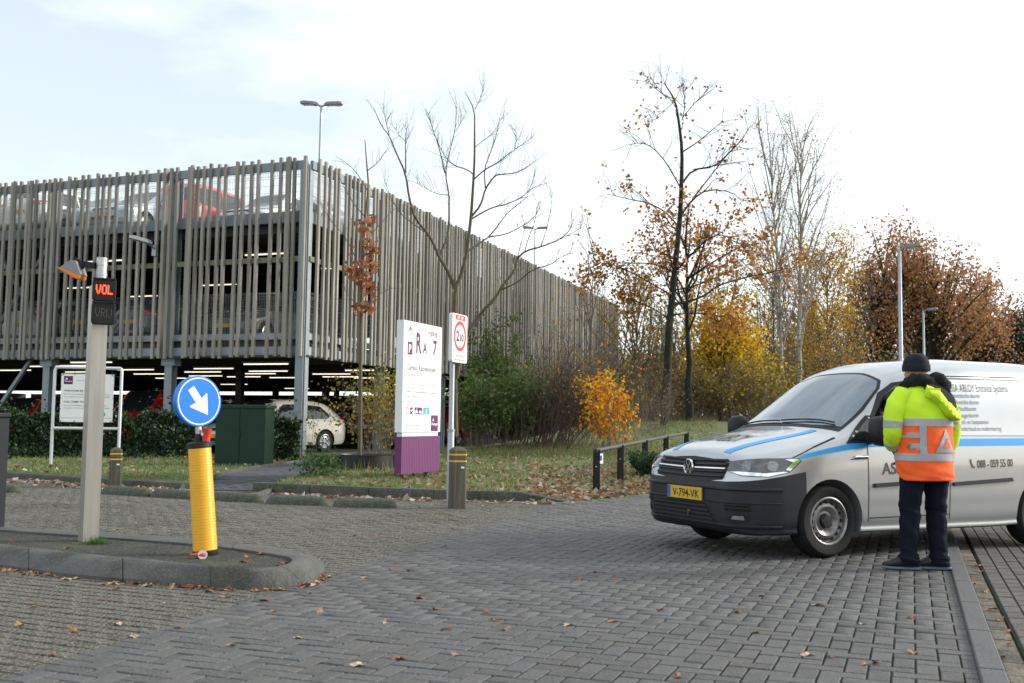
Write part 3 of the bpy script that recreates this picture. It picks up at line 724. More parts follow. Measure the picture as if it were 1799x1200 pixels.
class Skin:
    """lays shapes on a body surface by projection"""
    def __init__(s, me):
        bm = bmesh.new(); bm.from_mesh(me); s.t = BVHTree.FromBMesh(bm); bm.free()
    def hit(s, o, d):
        l, n, i, di = s.t.ray_cast(Vector(o), Vector(d)); 
        if l is None:
            l, n, i, di = s.t.find_nearest(Vector(o)+Vector(d)*1.2)
        return l, n
    def lay(s, poly, org, ax, ay, dr, off=.004, thick=0., cell=.05, faces=None):
        """polygon (u, v) in plane org/ax/ay thrown along dr; returns MB"""
        org, ax, ay, dr = Vector(org), Vector(ax), Vector(ay), Vector(dr).normalized(); bm = bmesh.new()
        if faces is None:
            vv = [bm.verts.new((p[0], p[1], 0)) for p in poly]; bm.faces.new(vv)
        else:
            vv = [bm.verts.new((p[0], p[1], 0)) for p in poly]
            for f in faces:
                try: bm.faces.new([vv[i] for i in f])
                except ValueError: pass
        us = [p[0] for p in poly]; ws = [p[1] for p in poly]
        if cell:
            for (k, lo, hi) in ((0, min(us), max(us)), (1, min(ws), max(ws))):
                n = int((hi-lo)/cell)
                for i in range(1, n+1):
                    c = [0, 0, 0]; c[k] = lo+(hi-lo)*i/(n+1); nn = [0, 0, 0]; nn[k] = 1
                    bmesh.ops.bisect_plane(bm, geom=bm.verts[:]+bm.edges[:]+bm.faces[:], plane_co=c, plane_no=nn)
        bmesh.ops.triangulate(bm, faces=[f for f in bm.faces if len(f.verts) > 4])
        bm.verts.index_update(); co = []; nor = []
        for v in bm.verts:
            o = org+ax*v.co.x+ay*v.co.y; l, n = s.hit(o, dr); co.append(l-dr*0); nor.append(n if n.dot(dr) < 0 else -n)
        mb = MB(); fs = [[v.index for v in f.verts] for f in bm.faces]
        mb.add([c+n*(off+thick) for c, n in zip(co, nor)], fs)
        if thick:
            k = len(co); mb.add([c+n*off*.2 for c, n in zip(co, nor)], [])
            be = [e for e in bm.edges if len(e.link_faces) == 1]
            for e in be: mb.f.append([e.verts[0].index, e.verts[1].index, e.verts[1].index+k, e.verts[0].index+k]); mb.m.append(0); mb.c.append(None)
        bm.free(); return mb
    # frames: side = thrown from the left (+y), right, top, front, rear
    def side(s, poly, sg=1, **k): return s.lay([(-p[0], p[1]) for p in poly], (0, 2.*sg, 0), (1, 0, 0), (0, 0, 1), (0, -sg, 0), **k)
    def top(s, poly, **k): return s.lay([(-p[0], p[1]) for p in poly], (0, 0, 4), (1, 0, 0), (0, 1, 0), (0, 0, -1), **k)
    def front(s, poly, **k): return s.lay(poly, (2, 0, 0), (0, 1, 0), (0, 0, 1), (-1, 0, 0), **k)
    def rear(s, poly, **k): return s.lay(poly, (-9, 0, 0), (0, 1, 0), (0, 0, 1), (1, 0, 0), **k)
    def diag(s, pts, dr, **k):
        """3D points (s, y, z) thrown along dr"""
        dr = Vector(dr).normalized(); ax = Vector((0, 0, 1)).cross(dr).normalized(); ay = dr.cross(ax); P = [Vector((-p[0], p[1], p[2])) for p in pts]
        org = sum(P, Vector())/len(P); return s.lay([((p-org).dot(ax), (p-org).dot(ay)) for p in P], org-dr*2, ax, ay, dr, **k)
def ribbon(pts, wd):
    pts = [np.array(p, float) for p in pts]; L = []; R_ = []
    for i in range(len(pts)):
        d = pts[min(i+1, len(pts)-1)]-pts[max(i-1, 0)]; d = d/np.linalg.norm(d); n = np.array([-d[1], d[0]])*wd/2; L.append(tuple(pts[i]+n)); R_.append(tuple(pts[i]-n))
    return L+R_[::-1]
def wheel_mesh(R_, wd, rimr, style):
    ty = MB(); rr = R_
    ty.lathe([(rimr, -wd/2+.012), (rimr+.02, -wd/2), (rr-.035, -wd/2-.004), (rr-.012, -wd/2+.02), (rr, -wd/2+.045), (rr, wd/2-.045), (rr-.012, wd/2-.02), (rr-.035, wd/2+.004), (rimr+.02, wd/2), (rimr, wd/2-.012)], 40, ax='y', cap=False)
    ty.lathe([(rimr, -wd/2+.012), (rimr, wd/2-.012)], 40, ax='y', cap=False)
    tm = ty.mesh('tyre', True, 40); tm.materials.append(m_tyre)
    rm = MB(); f = wd/2
    rm.lathe([(rimr-.004, -f+.02), (rimr+.004, f-.006), (rimr-.006, f-.002), (rimr-.018, f-.012), (rimr-.024, f-.045), (rimr*.80, f-.055), (rimr*.74, f-.038), (rimr*.62, f-.030), (rimr*.50, f-.045), (rimr*.40, f-.062), (rimr*.30, f-.058), (0.001, f-.058)], 40, ax='y', cap=False)
    for k in range(16 if style == 'steel' else 0):
        q = 2*math.pi*k/16; c = (math.cos(q)*rimr*.77, f-.043, math.sin(q)*rimr*.77)
        rm.lathe([(.0165, 0), (.0165, .006), (.001, .0065)], 10, c=c, ax='y', mi=1, cap=False)
    if style == 'alloy':
        for k in range(5):
            q = 2*math.pi*k/5; P = []
            for (r_, a_) in ((.36, -.16), (.96, -.10), (.96, .10), (.36, .16)): P.append((math.cos(q+a_)*rimr*r_, math.sin(q+a_)*rimr*r_))
            rm.prism(P, (0, f-.05, 0), (1, 0, 0), (0, 0, 1), (0, 1, 0), .035)
    rme = rm.mesh('wheel', True, 35); rme.materials.append(m_rim if style == 'steel' else M('alloy wheel', (.42, .43, .45), .3, metal=.8)); rme.materials.append(m_dark)
    hb = MB(); hb.lathe([(rimr*.30, f-.06), (rimr*.31, f-.035), (rimr*.24, f-.022), (.001, f-.020)], 20, ax='y', cap=False)
    for k in range(5):
        q = 2*math.pi*k/5; hb.lathe([(.014, 0), (.012, .012), (.001, .013)], 8, c=(math.cos(q)*rimr*.25, f-.034, math.sin(q)*rimr*.25), ax='y', cap=False)
    hm = hb.mesh('hub_cap', True, 40); hm.materials.append(m_blk if style == 'steel' else m_rim)
    return tm, rme, hm
def put_wheels(root, meshes, axles, track, R_):
    for s_ in axles:
        for sg in (1, -1):
            o = link('wheel', meshes[1], None, root, (-s_, track*sg, R_), 0 if sg > 0 else math.pi)
            link('tyre', meshes[0], None, o); link('hub_cap', meshes[2], None, o)
def cut_body(me, cutter, mats):
    """boolean difference, cutter faces take material 1"""
    a = bpy.data.objects.new('a', me); b = bpy.data.objects.new('b', cutter)
    for m in mats:
        if len(me.materials) < len(mats): me.materials.append(m)
    for m in mats: cutter.materials.append(m)
    cutter.polygons.foreach_set('material_index', [1]*len(cutter.polygons))
    COL.objects.link(a); COL.objects.link(b); md = a.modifiers.new('cut', 'BOOLEAN'); md.object = b; md.operation = 'DIFFERENCE'; md.solver = 'EXACT'
    dg = bpy.context.evaluated_depsgraph_get(); r = bpy.data.meshes.new_from_object(a.evaluated_get(dg))
    bpy.data.objects.remove(a); bpy.data.objects.remove(b)
    r.polygons.foreach_set('use_smooth', [True]*len(r.polygons)); r.set_sharp_from_angle(angle=rad(38)); return r
def arches(axles, R_, z, y0, y1):
    mb = MB()
    for s_ in axles:
        for sg in (1, -1): mb.lathe([(R_, y0*sg), (R_, y1*sg)], 40, c=(-s_, 0, z), ax='y')
    return mb
def plate_part(root, org, ax, ay, az, txt, wd=.52, ht=.11):
    o = np.array(org, float); ax, ay, az = [np.array(q, float) for q in (ax, ay, az)]
    mb = MB(); mb.prism([(-wd/2, -ht/2), (wd/2, -ht/2), (wd/2, ht/2), (-wd/2, ht/2)], o, ax, ay, az, .012); pl = mb.build('number_plate', m_ylw, root)
    mb = MB(); mb.prism([(-wd/2+.004, -ht/2+.004), (-wd/2+.046, -ht/2+.004), (-wd/2+.046, ht/2-.004), (-wd/2+.004, ht/2-.004)], o+az*.012, ax, ay, az, .0012); mb.build('plate_band', m_plb, pl)
    if txt:
        mb = MB(); text_on(mb, txt, .025, -.036, .072, o+az*.0135, ax, ay, width=wd*.78, bold=.012, align='C'); mb.build('plate_lettering', m_ink, pl, fixn=False)
    return pl
def finish_body(root, body, mat_list, bumpers=()):
    return link('body', body, None, root)

# ---------------------------------------------------------------- generic parked cars
def car_stations(L, H, W, hood, cowl, roof0, roof1, tail_z, zb=.2, zh=.72, zc=.98, belt=.92, rw=1.):
    w = W/2; top = H
    def row(sc_, zlo, belt_, ztop, yroof, roofedge):
        return [(0, zlo), (w*.84*sc_, zlo), (w*.97*sc_, zlo+.07), (w*.995*sc_, zlo+.24), (w*sc_, zlo+.36), (w*.985*sc_, max(zlo+.42, belt_-.06)), (w*.955*sc_, belt_), (yroof*sc_, roofedge), (yroof*.6*sc_, ztop-.012), (0, ztop)]
    st = [(0, [(0, .32), (w*.45, .32), (w*.56, .36), (w*.6, .42), (w*.61, .48), (w*.60, .53), (w*.57, .57), (w*.48, .60), (w*.25, .61), (0, .61)])]
    st.append((.08, row(.84, .22, .62, zh-.02, w*.72, .68)))
    st.append((.28, row(.95, zb, .70, zh+.06, w*.80, zh+.01)))
    st.append((hood, row(.99, zb, .82, (zh+zc)/2+.06, w*.84, (zh+zc)/2)))
    st.append((cowl, row(1, zb, belt, zc+.02, w*.84, zc-.05)))
    f = .5; st.append((cowl+(roof0-cowl)*f, row(1, zb, belt, zc+(top-.07-zc)*.55, w*.78, belt+(top-belt)*.40)))
    st.append((roof0, row(1, zb, belt+.01, top-.035, w*.71*rw, top-.13)))
    st.append(((roof0+roof1)/2, row(1, zb, belt+.03, top, w*.70*rw, top-.09)))
    st.append((roof1, row(1, zb, belt+.05, top-.05, w*.68*rw, top-.14)))
    st.append((L-.22, row(.985, zb+.02, belt+.05, tail_z+(top-tail_z)*.45, w*.68*rw, belt+(tail_z-belt)*.5+.12+(rw-1)*1.2)))
    st.append((L-.06, row(.93, zb+.08, belt, tail_z, w*.70, belt+.06)))
    st.append((L, row(.82, zb+.14, belt-.1, tail_z-.12, w*.70, belt-.02)))
    return st
def make_car(name, kind):
    P = dict(hatch=dict(L=4.35, H=1.55, W=1.78, hood=.75, cowl=1.05, roof0=1.85, roof1=3.45, tail_z=1.12), suv=dict(L=4.4, H=1.66, W=1.83, hood=.8, cowl=1.1, roof0=1.8, roof1=3.7, tail_z=1.2, zb=.24, zh=.82, zc=1.05, belt=1.0),
             mpv=dict(rw=1.15, L=4.25, H=1.80, W=1.83, hood=.6, cowl=.9, roof0=1.75, roof1=3.95, tail_z=1.55, zb=.24, zh=.82, zc=1.1, belt=1.02), saloon=dict(L=4.5, H=1.46, W=1.78, hood=.8, cowl=1.15, roof0=2.0, roof1=3.3, tail_z=1.06))[kind]
    st = car_stations(**P); me = loft(st, 50, 34); sk = Skin(me); L, H, w = P['L'], P['H'], P['W']/2; belt = P.get('belt', .92); zc = P.get('zc', .98); zh = P.get('zh', .72)
    ax_ = (.85, .85+.6*L); R_ = .32
    root = empty(name); pm = paint('car paint', (.5, .5, .5))
    body = cut_body(me, arches(ax_, R_+.045, R_, w*.62, w*1.3).mesh('c'), [pm, m_dark]); link('body', body, None, root)
    r0, r1, cw = P['roof0'], P['roof1'], P['cowl']
    sk.top([(cw+.06, -w*.70), (cw-.0, 0), (cw+.06, w*.70), (r0-.05, w*.60), (r0+.02, 0), (r0-.05, -w*.60)]).build('windscreen', m_glassd, root, True)
    for sg in (1, -1):
        f0 = cw+.42; zt = H-.17
        W1 = [(f0-.12, belt+.035), (r0+.15, zt), ((r0+r1)/2-.05, zt+.02), ((r0+r1)/2-.05, belt+.045)]
        W2 = [((r0+r1)/2+.03, belt+.045), ((r0+r1)/2+.03, zt+.02), (r1-.05, zt-.03), (r1+.28, belt+.16), (r1+.1, belt+.06)]
        for q in (W1, W2): sk.side(q, sg).build('side_window', m_glassd, root, True)
        sk.diag([(.16, .55*w*sg, zh-.06), (.14, .62*w*sg, zh+.03), (.55, .97*w*sg, zh+.12), (.42, .96*w*sg, zh-.02)], (-1, -.8*sg, -.1)).build('headlight', m_lens, root, True)
        sk.diag([(L-.02, .62*w*sg, belt-.08), (L-.02, .60*w*sg, belt+.07), (L-.28, .96*w*sg, belt+.10), (L-.20, .97*w*sg, belt-.05)], (1, -.8*sg, 0)).build('tail_light', m_red, root, True)
        mb = MB(); mb.lathe([(.02, 0), (.075, .03), (.085, .09), (.07, .13), (.01, .14)], 12, ax='x', c=(-cw-.52, (w+.07)*sg, belt+.09)); mb.build('door_mirror', pm, root, True)
        mb = sk.side(ribbon([(cw+.12, .35), (cw+.13, belt)], .008), sg); mb2 = sk.side(ribbon([((r0+r1)/2, .33), ((r0+r1)/2, belt)], .008), sg); mb.add(mb2.v, mb2.f); mb.build('door_seam', m_dark, root)
        sk.side([(cw+.95, belt-.14), (cw+1.12, belt-.14), (cw+1.12, belt-.11), (cw+.95, belt-.11)], sg, thick=.02).build('door_handle', pm, root)
    sk.rear([(-w*.6, belt+.16), (w*.6, belt+.16), (w*.52, H-.18), (-w*.52, H-.18)]).build('rear_window', m_glassd, root, True)
    sk.front([(-w*.55, .30), (w*.55, .30), (w*.5, .42), (-w*.5, .42)]).build('lower_grille', m_dark, root)
    sk.front([(-w*.45, zh-.12), (w*.45, zh-.12), (w*.5, zh-.03), (-w*.5, zh-.03)]).build('grille', m_blk, root)
    plate_part(root, (.012, 0, .48), (0, 1, 0), (0, 0, 1), (1, 0, 0), None); plate_part(root, (-L-.012, 0, belt-.25), (0, -1, 0), (0, 0, 1), (-1, 0, 0), None)
    put_wheels(root, wheel_mesh(R_, .2, .205, 'alloy'), ax_, w-.115, R_)
    return root
PROTO = {}
def park(kind, colname, col, pos, heading, label, group, txt=None, metal=0., rough=.3):
    """pos: ground point under the middle of the car; heading: direction the nose points (radians from +X)"""
    if kind not in PROTO:
        PROTO[kind] = make_car('parked_car', kind); o = PROTO[kind]
    else: o = copy_tree(PROTO[kind])
    L = dict(hatch=4.35, suv=4.4, mpv=4.25, saloon=4.5)[kind]; pm = paint('car paint '+colname, col, metal, rough)
    o.location = (pos[0]+math.cos(heading)*L/2, pos[1]+math.sin(heading)*L/2, pos[2]); o.rotation_euler = (0, 0, heading)
    for ch in o.children:
        for sl in ch.material_slots:
            if sl.material and sl.material.name.startswith('car paint'): sl.link = 'OBJECT'; sl.material = pm
    tag(o, label, 'car', group); return o
def row_b(a, px, z):
    lo, hi = -3., 40.
    for _ in range(40):
        m = (lo+hi)/2; q = np.array(G(a, m, z))-_C; x = IW/2+FPX*(q @ _R)/(q @ _F)
        if x > px: lo = m
        else: hi = m
    return lo
fR, fL = math.atan2(DR[1], DR[0]), math.atan2(DL[1], DL[0])
outL = math.atan2(_nL[1], _nL[0])
# ground floor
p = gz(535, 803, .125); park('hatch', 'shaded pearl white', (.44, .42, .385), (gy(478, 750, 30.9)[0], 30.9, .125), outL-rad(17), 'shaded pearl white hatchback parked behind the corner column on the ground floor', 'cars on the ground floor')  # pearl white greyed: the shade of the deck is put into the paint colour
p = G(2.6, row_b(2.6, 272, 1), .125); park('mpv', 'red', (.42, .016, .012), p, outL, 'red people carrier on the ground floor behind the hedge and arrow sign', 'cars on the ground floor', metal=.1)
p = G(2.6, row_b(2.6, 372, 1), .125); park('saloon', 'black', (.012, .012, .014), p, outL+math.pi, 'black saloon on the ground floor between the red people carrier and white hatchback', 'cars on the ground floor')
p = G(2.6, row_b(2.6, 60, 1), .125); park('hatch', 'dark red', (.20, .010, .014), p, outL, 'dark red hatchback on the ground floor behind the welcome board', 'cars on the ground floor')
k = 0
for (a, b, kd, cn, cc, la) in [(9.5, 1.6, 'suv', 'black', (.012, .012, .014), 'black tall car deep on the ground floor behind the white hatchback'), (9.5, 4.2, 'saloon', 'dark grey', (.04, .042, .046), 'dark grey saloon deep on the ground floor behind the black saloon'), (9.5, 6.8, 'hatch', 'navy', (.012, .018, .04), 'navy hatchback deep on the ground floor behind the red people carrier'), (9.5, 9.4, 'suv', 'dark grey', (.04, .042, .046), 'dark grey tall car deep on the ground floor behind the welcome board'), (14.5, 1.6, 'hatch', 'dark red', (.20, .01, .014), 'dark red hatchback deep on the ground floor in the second row')]:
    park(kd, cn, cc, G(a, b, .125), outL+(0 if k % 2 else math.pi), la, 'cars on the ground floor'); k += 1
# middle deck
z1 = 3.2
for (px, kd, cn, cc, hd, la) in [(470, 'suv', 'dark grey', (.04, .042, .046), 0, 'dark grey tall car on the middle deck with yellow plate behind slats near the corner'), (310, 'hatch', 'navy', (.012, .018, .04), 1, 'navy hatchback on the middle deck above the arrow sign'), (232, 'saloon', 'black', (.012, .012, .014), 1, 'black saloon on the middle deck above the wooden post'), (130, 'hatch', 'silver', (.42, .43, .44), 1, 'silver hatchback on the middle deck behind the full sign'), (30, 'suv', 'navy', (.012, .018, .04), 0, 'navy tall car on the middle deck above the dark cabinet')]:
    park(kd, cn, cc, G(3.0, row_b(3.0, px, 4), z1), outL+math.pi*hd, la, 'cars on the middle deck')
# roof deck
z2 = 6.6
for (px, kd, cn, cc, hd, la, a) in [(378, 'mpv', 'bright red', (.55, .03, .03), 1, 'bright red van parked on the roof deck behind the slats', 4.6), (490, 'hatch', 'white', (.72, .73, .74), 0, 'white hatchback on the roof deck beside the slatted corner', 4.4), (268, 'hatch', 'ice blue', (.42, .50, .58), 0, 'ice blue hatchback on the roof deck next to the bright red van', 2.9), (195, 'saloon', 'blue silver', (.36, .42, .52), 0, 'blue silver saloon on the roof deck with yellow plate behind slats', 2.9), (125, 'suv', 'white', (.72, .73, .74), 1, 'tall white car on the roof deck above the radar sensor', 2.9), (35, 'hatch', 'pale silver', (.50, .53, .56), 0, 'pale silver hatchback on the roof deck at the far end from the corner', 2.9)]:
    park(kd, cn, cc, G(a, row_b(a, px, 7), z2), outL+math.pi*hd, la, 'cars on the roof deck')
for (a, cn, cc, kd, la) in [(6.0, 'white', (.72, .73, .74), 'suv', 'tall white car nose to the long slatted side on the roof deck'), (8.8, 'silver', (.42, .43, .44), 'hatch', 'silver hatchback nose to the long slatted side on the roof deck')]:
    park(kd, cn, cc, G(a, 3.2, z2), math.atan2(_nR[1], _nR[0]), la, 'cars on the roof deck')
# ================================================================ the silver delivery van
m_silver = M('silver van paint', (.46, .48, .50), .30, metal=.62, coat=.9, var=.04, vscale=1.2, col2=(.42, .435, .455), c2scale=1.7, c2lo=.5, c2hi=.85)
m_cyan = M('blue vinyl stripe', (.010, .34, .80), .35)
m_grtx = M('dark grey vinyl', (.055, .06, .065), .45)
m_mtx = M('mid grey vinyl', (.12, .125, .13), .5)
VAN_P, VAN_T = (1.59, 9.57), rad(25.75)
van = empty('delivery_van', (VAN_P[0], VAN_P[1], 0), VAN_T+math.pi, 'silver delivery van with blue stripes and lettering stopped beside the man in fluorescent jacket', 'van')
def R10(zb, yb, *p): return [(0, zb), (yb, zb)]+list(p)
VS = [
 (0.00, [(0, .30), (.40, .30), (.50, .34), (.535, .41), (.545, .48), (.54, .54), (.52, .585), (.45, .61), (.25, .625), (0, .63)]),
 (0.03, [(0, .245), (.50, .245), (.585, .29), (.615, .39), (.625, .48), (.62, .56), (.60, .625), (.54, .67), (.3, .695), (0, .70)]),
 (0.09, [(0, .215), (.58, .215), (.68, .27), (.715, .39), (.725, .51), (.72, .61), (.70, .69), (.63, .765), (.36, .825), (0, .845)]),
 (0.13, [(0, .205), (.63, .205), (.73, .265), (.762, .40), (.772, .53), (.768, .64), (.745, .725), (.675, .81), (.38, .878), (0, .90)]),
 (0.20, [(0, .20), (.69, .20), (.79, .26), (.818, .40), (.826, .54), (.82, .66), (.795, .755), (.72, .85), (.40, .918), (0, .938)]),
 (0.40, [(0, .20), (.75, .20), (.855, .27), (.875, .42), (.879, .58), (.87, .72), (.842, .82), (.763, .905), (.42, .978), (0, .998)]),
 (0.70, [(0, .20), (.78, .20), (.872, .28), (.890, .45), (.893, .62), (.886, .78), (.865, .885), (.785, .965), (.43, 1.04), (0, 1.058)]),
 (1.00, [(0, .20), (.78, .20), (.872, .28), (.890, .45), (.893, .62), (.889, .82), (.87, .95), (.79, 1.03), (.44, 1.095), (0, 1.112)]),
 (1.12, [(0, .20), (.78, .20), (.872, .28), (.890, .45), (.893, .62), (.889, .83), (.868, .98), (.785, 1.065), (.44, 1.135), (0, 1.155)]),
 (1.30, [(0, .20), (.78, .20), (.872, .28), (.890, .45), (.893, .62), (.889, .84), (.864, 1.01), (.765, 1.155), (.43, 1.255), (0, 1.278)]),
 (1.55, [(0, .20), (.78, .20), (.872, .28), (.890, .45), (.893, .62), (.889, .85), (.858, 1.05), (.735, 1.32), (.42, 1.432), (0, 1.455)]),
 (1.80, [(0, .20), (.78, .20), (.872, .28), (.890, .45), (.893, .62), (.889, .86), (.852, 1.09), (.712, 1.475), (.42, 1.60), (0, 1.623)]),
 (1.95, [(0, .20), (.78, .20), (.872, .28), (.890, .45), (.893, .62), (.889, .86), (.850, 1.10), (.705, 1.55), (.43, 1.678), (0, 1.700)]),
 (2.25, [(0, .20), (.78, .20), (.872, .28), (.890, .45), (.893, .62), (.889, .87), (.850, 1.12), (.715, 1.62), (.44, 1.752), (0, 1.773)]),
 (2.80, [(0, .20), (.78, .20), (.872, .28), (.890, .45), (.893, .62), (.889, .87), (.853, 1.13), (.735, 1.66), (.45, 1.795), (0, 1.815)]),
 (3.60, [(0, .22), (.78, .22), (.872, .30), (.890, .46), (.893, .62), (.889, .87), (.853, 1.13), (.74, 1.66), (.45, 1.795), (0, 1.815)]),
 (4.15, [(0, .26), (.76, .26), (.86, .33), (.880, .47), (.884, .62), (.880, .87), (.843, 1.13), (.728, 1.64), (.45, 1.775), (0, 1.795)]),
 (4.34, [(0, .30), (.72, .30), (.82, .36), (.85, .48), (.855, .62), (.848, .87), (.80, 1.13), (.68, 1.60), (.43, 1.72), (0, 1.74)]),
 (4.40, [(0, .34), (.64, .34), (.74, .40), (.77, .50), (.775, .62), (.765, .87), (.715, 1.12), (.60, 1.52), (.38, 1.62), (0, 1.64)])]
vme = loft(VS, 130, 64); VK = Skin(vme)
win_l = [(1.47, 1.035), (1.47, 1.215), (1.68, 1.42), (1.85, 1.515), (2.02, 1.545), (2.22, 1.545), (2.25, 1.04)]
cm = arches((.88, 3.562), .362, .318, .56, 1.2)
cm.prism([(-p[0], p[1]) for p in win_l], (0, .26, 0), (1, 0, 0), (0, 0, 1), (0, 1, 0), .9)
vbody = cut_body(vme, cm.mesh('c'), [m_silver, m_dark])
# part the dark bumper from the painted body along clean planes
bm = bmesh.new(); bm.from_mesh(vbody)
def bis(co, no): bmesh.ops.bisect_plane(bm, geom=bm.verts[:]+bm.edges[:]+bm.faces[:], plane_co=co, plane_no=no)
bis((0, 0, .648), (.16, 0, 1)); bis((-.61, 0, 0), (1, 0, 0)); bis((-4.06, 0, 0), (1, 0, 0)); bis((0, 0, .56), (0, 0, 1))
def is_b(f):
    c = f.calc_center_median(); return (c.x > -.61 and c.z+.16*c.x < .648 and f.material_index == 0) or (c.x < -4.06 and c.z < .56 and f.material_index == 0)
bm2 = bm.copy(); bmesh.ops.delete(bm, geom=[f for f in bm.faces if is_b(f)], context='FACES'); bmesh.ops.delete(bm2, geom=[f for f in bm2.faces if not is_b(f)], context='FACES')
me1 = bpy.data.meshes.new('body'); bm.to_mesh(me1); me2 = bpy.data.meshes.new('bumper')
bm2f = bm2.copy(); bmesh.ops.delete(bm2f, geom=[f for f in bm2f.faces if f.calc_center_median().x < -2], context='FACES'); bmesh.ops.delete(bm2, geom=[f for f in bm2.faces if f.calc_center_median().x > -2], context='FACES')
me3 = bpy.data.meshes.new('bumper'); bm2f.to_mesh(me2); bm2.to_mesh(me3); bm.free(); bm2.free(); bm2f.free()
for me_, ml in ((me1, [m_silver, m_dark]), (me2, [m_bump]), (me3, [m_bump])):
    me_.materials.clear(); [me_.materials.append(q) for q in ml]; me_.polygons.foreach_set('use_smooth', [True]*len(me_.polygons)); me_.set_sharp_from_angle(angle=rad(38))
link('body', me1, None, van); link('bumper', me2, None, van); link('bumper', me3, None, van)
def vp(name, mb, mat, parent=None, smooth=True): return mb.build(name, mat, parent or van, smooth, 40 if smooth else None)
# glazing
ws = [(1.13, -.72), (1.075, -.4), (1.06, 0), (1.075, .4), (1.13, .72), (1.45, .695), (1.72, .625), (1.80, .56), (1.845, .3), (1.855, 0), (1.845, -.3), (1.80, -.56), (1.72, -.625), (1.45, -.695)]
wsi = [(1.19, -.69), (1.125, -.4), (1.11, 0), (1.125, .4), (1.19, .69), (1.45, .665), (1.70, .605), (1.775, .54), (1.815, .3), (1.825, 0), (1.815, -.3), (1.775, -.54), (1.70, -.605), (1.45, -.665)]
fr = vp('windscreen_frame', VK.top(ws, cell=.04), m_blk)
m_ws = M('windscreen glass', (.022, .064, .115), .02, spec=1., coat=1., var=.3, vscale=1.5)  # blue base colour stands in for sky reflected in the pane
vp('windscreen', VK.top(wsi, off=.007, cell=.04), m_ws, fr)
for (a, b) in (((1.145, -.05), (1.20, .60)), ((1.15, -.62), (1.135, -.06))):
    mb = MB(); A = VK.hit((-a[0], a[1], 4), (0, 0, -1))[0]; B = VK.hit((-b[0], b[1], 4), (0, 0, -1))[0]; n = 8; pts = []
    for i in range(n+1):
        t = i/n; q = VK.hit((-(a[0]+(b[0]-a[0])*t), a[1]+(b[1]-a[1])*t, 4), (0, 0, -1)); pts.append(q[0]+q[1]*.022)
    mb.tube(pts, .008, 6); vp('wiper', mb, m_blk)
quarter = [(1.13, 1.005), (1.17, 1.03), (1.40, 1.195), (1.42, 1.19), (1.42, 1.02)]
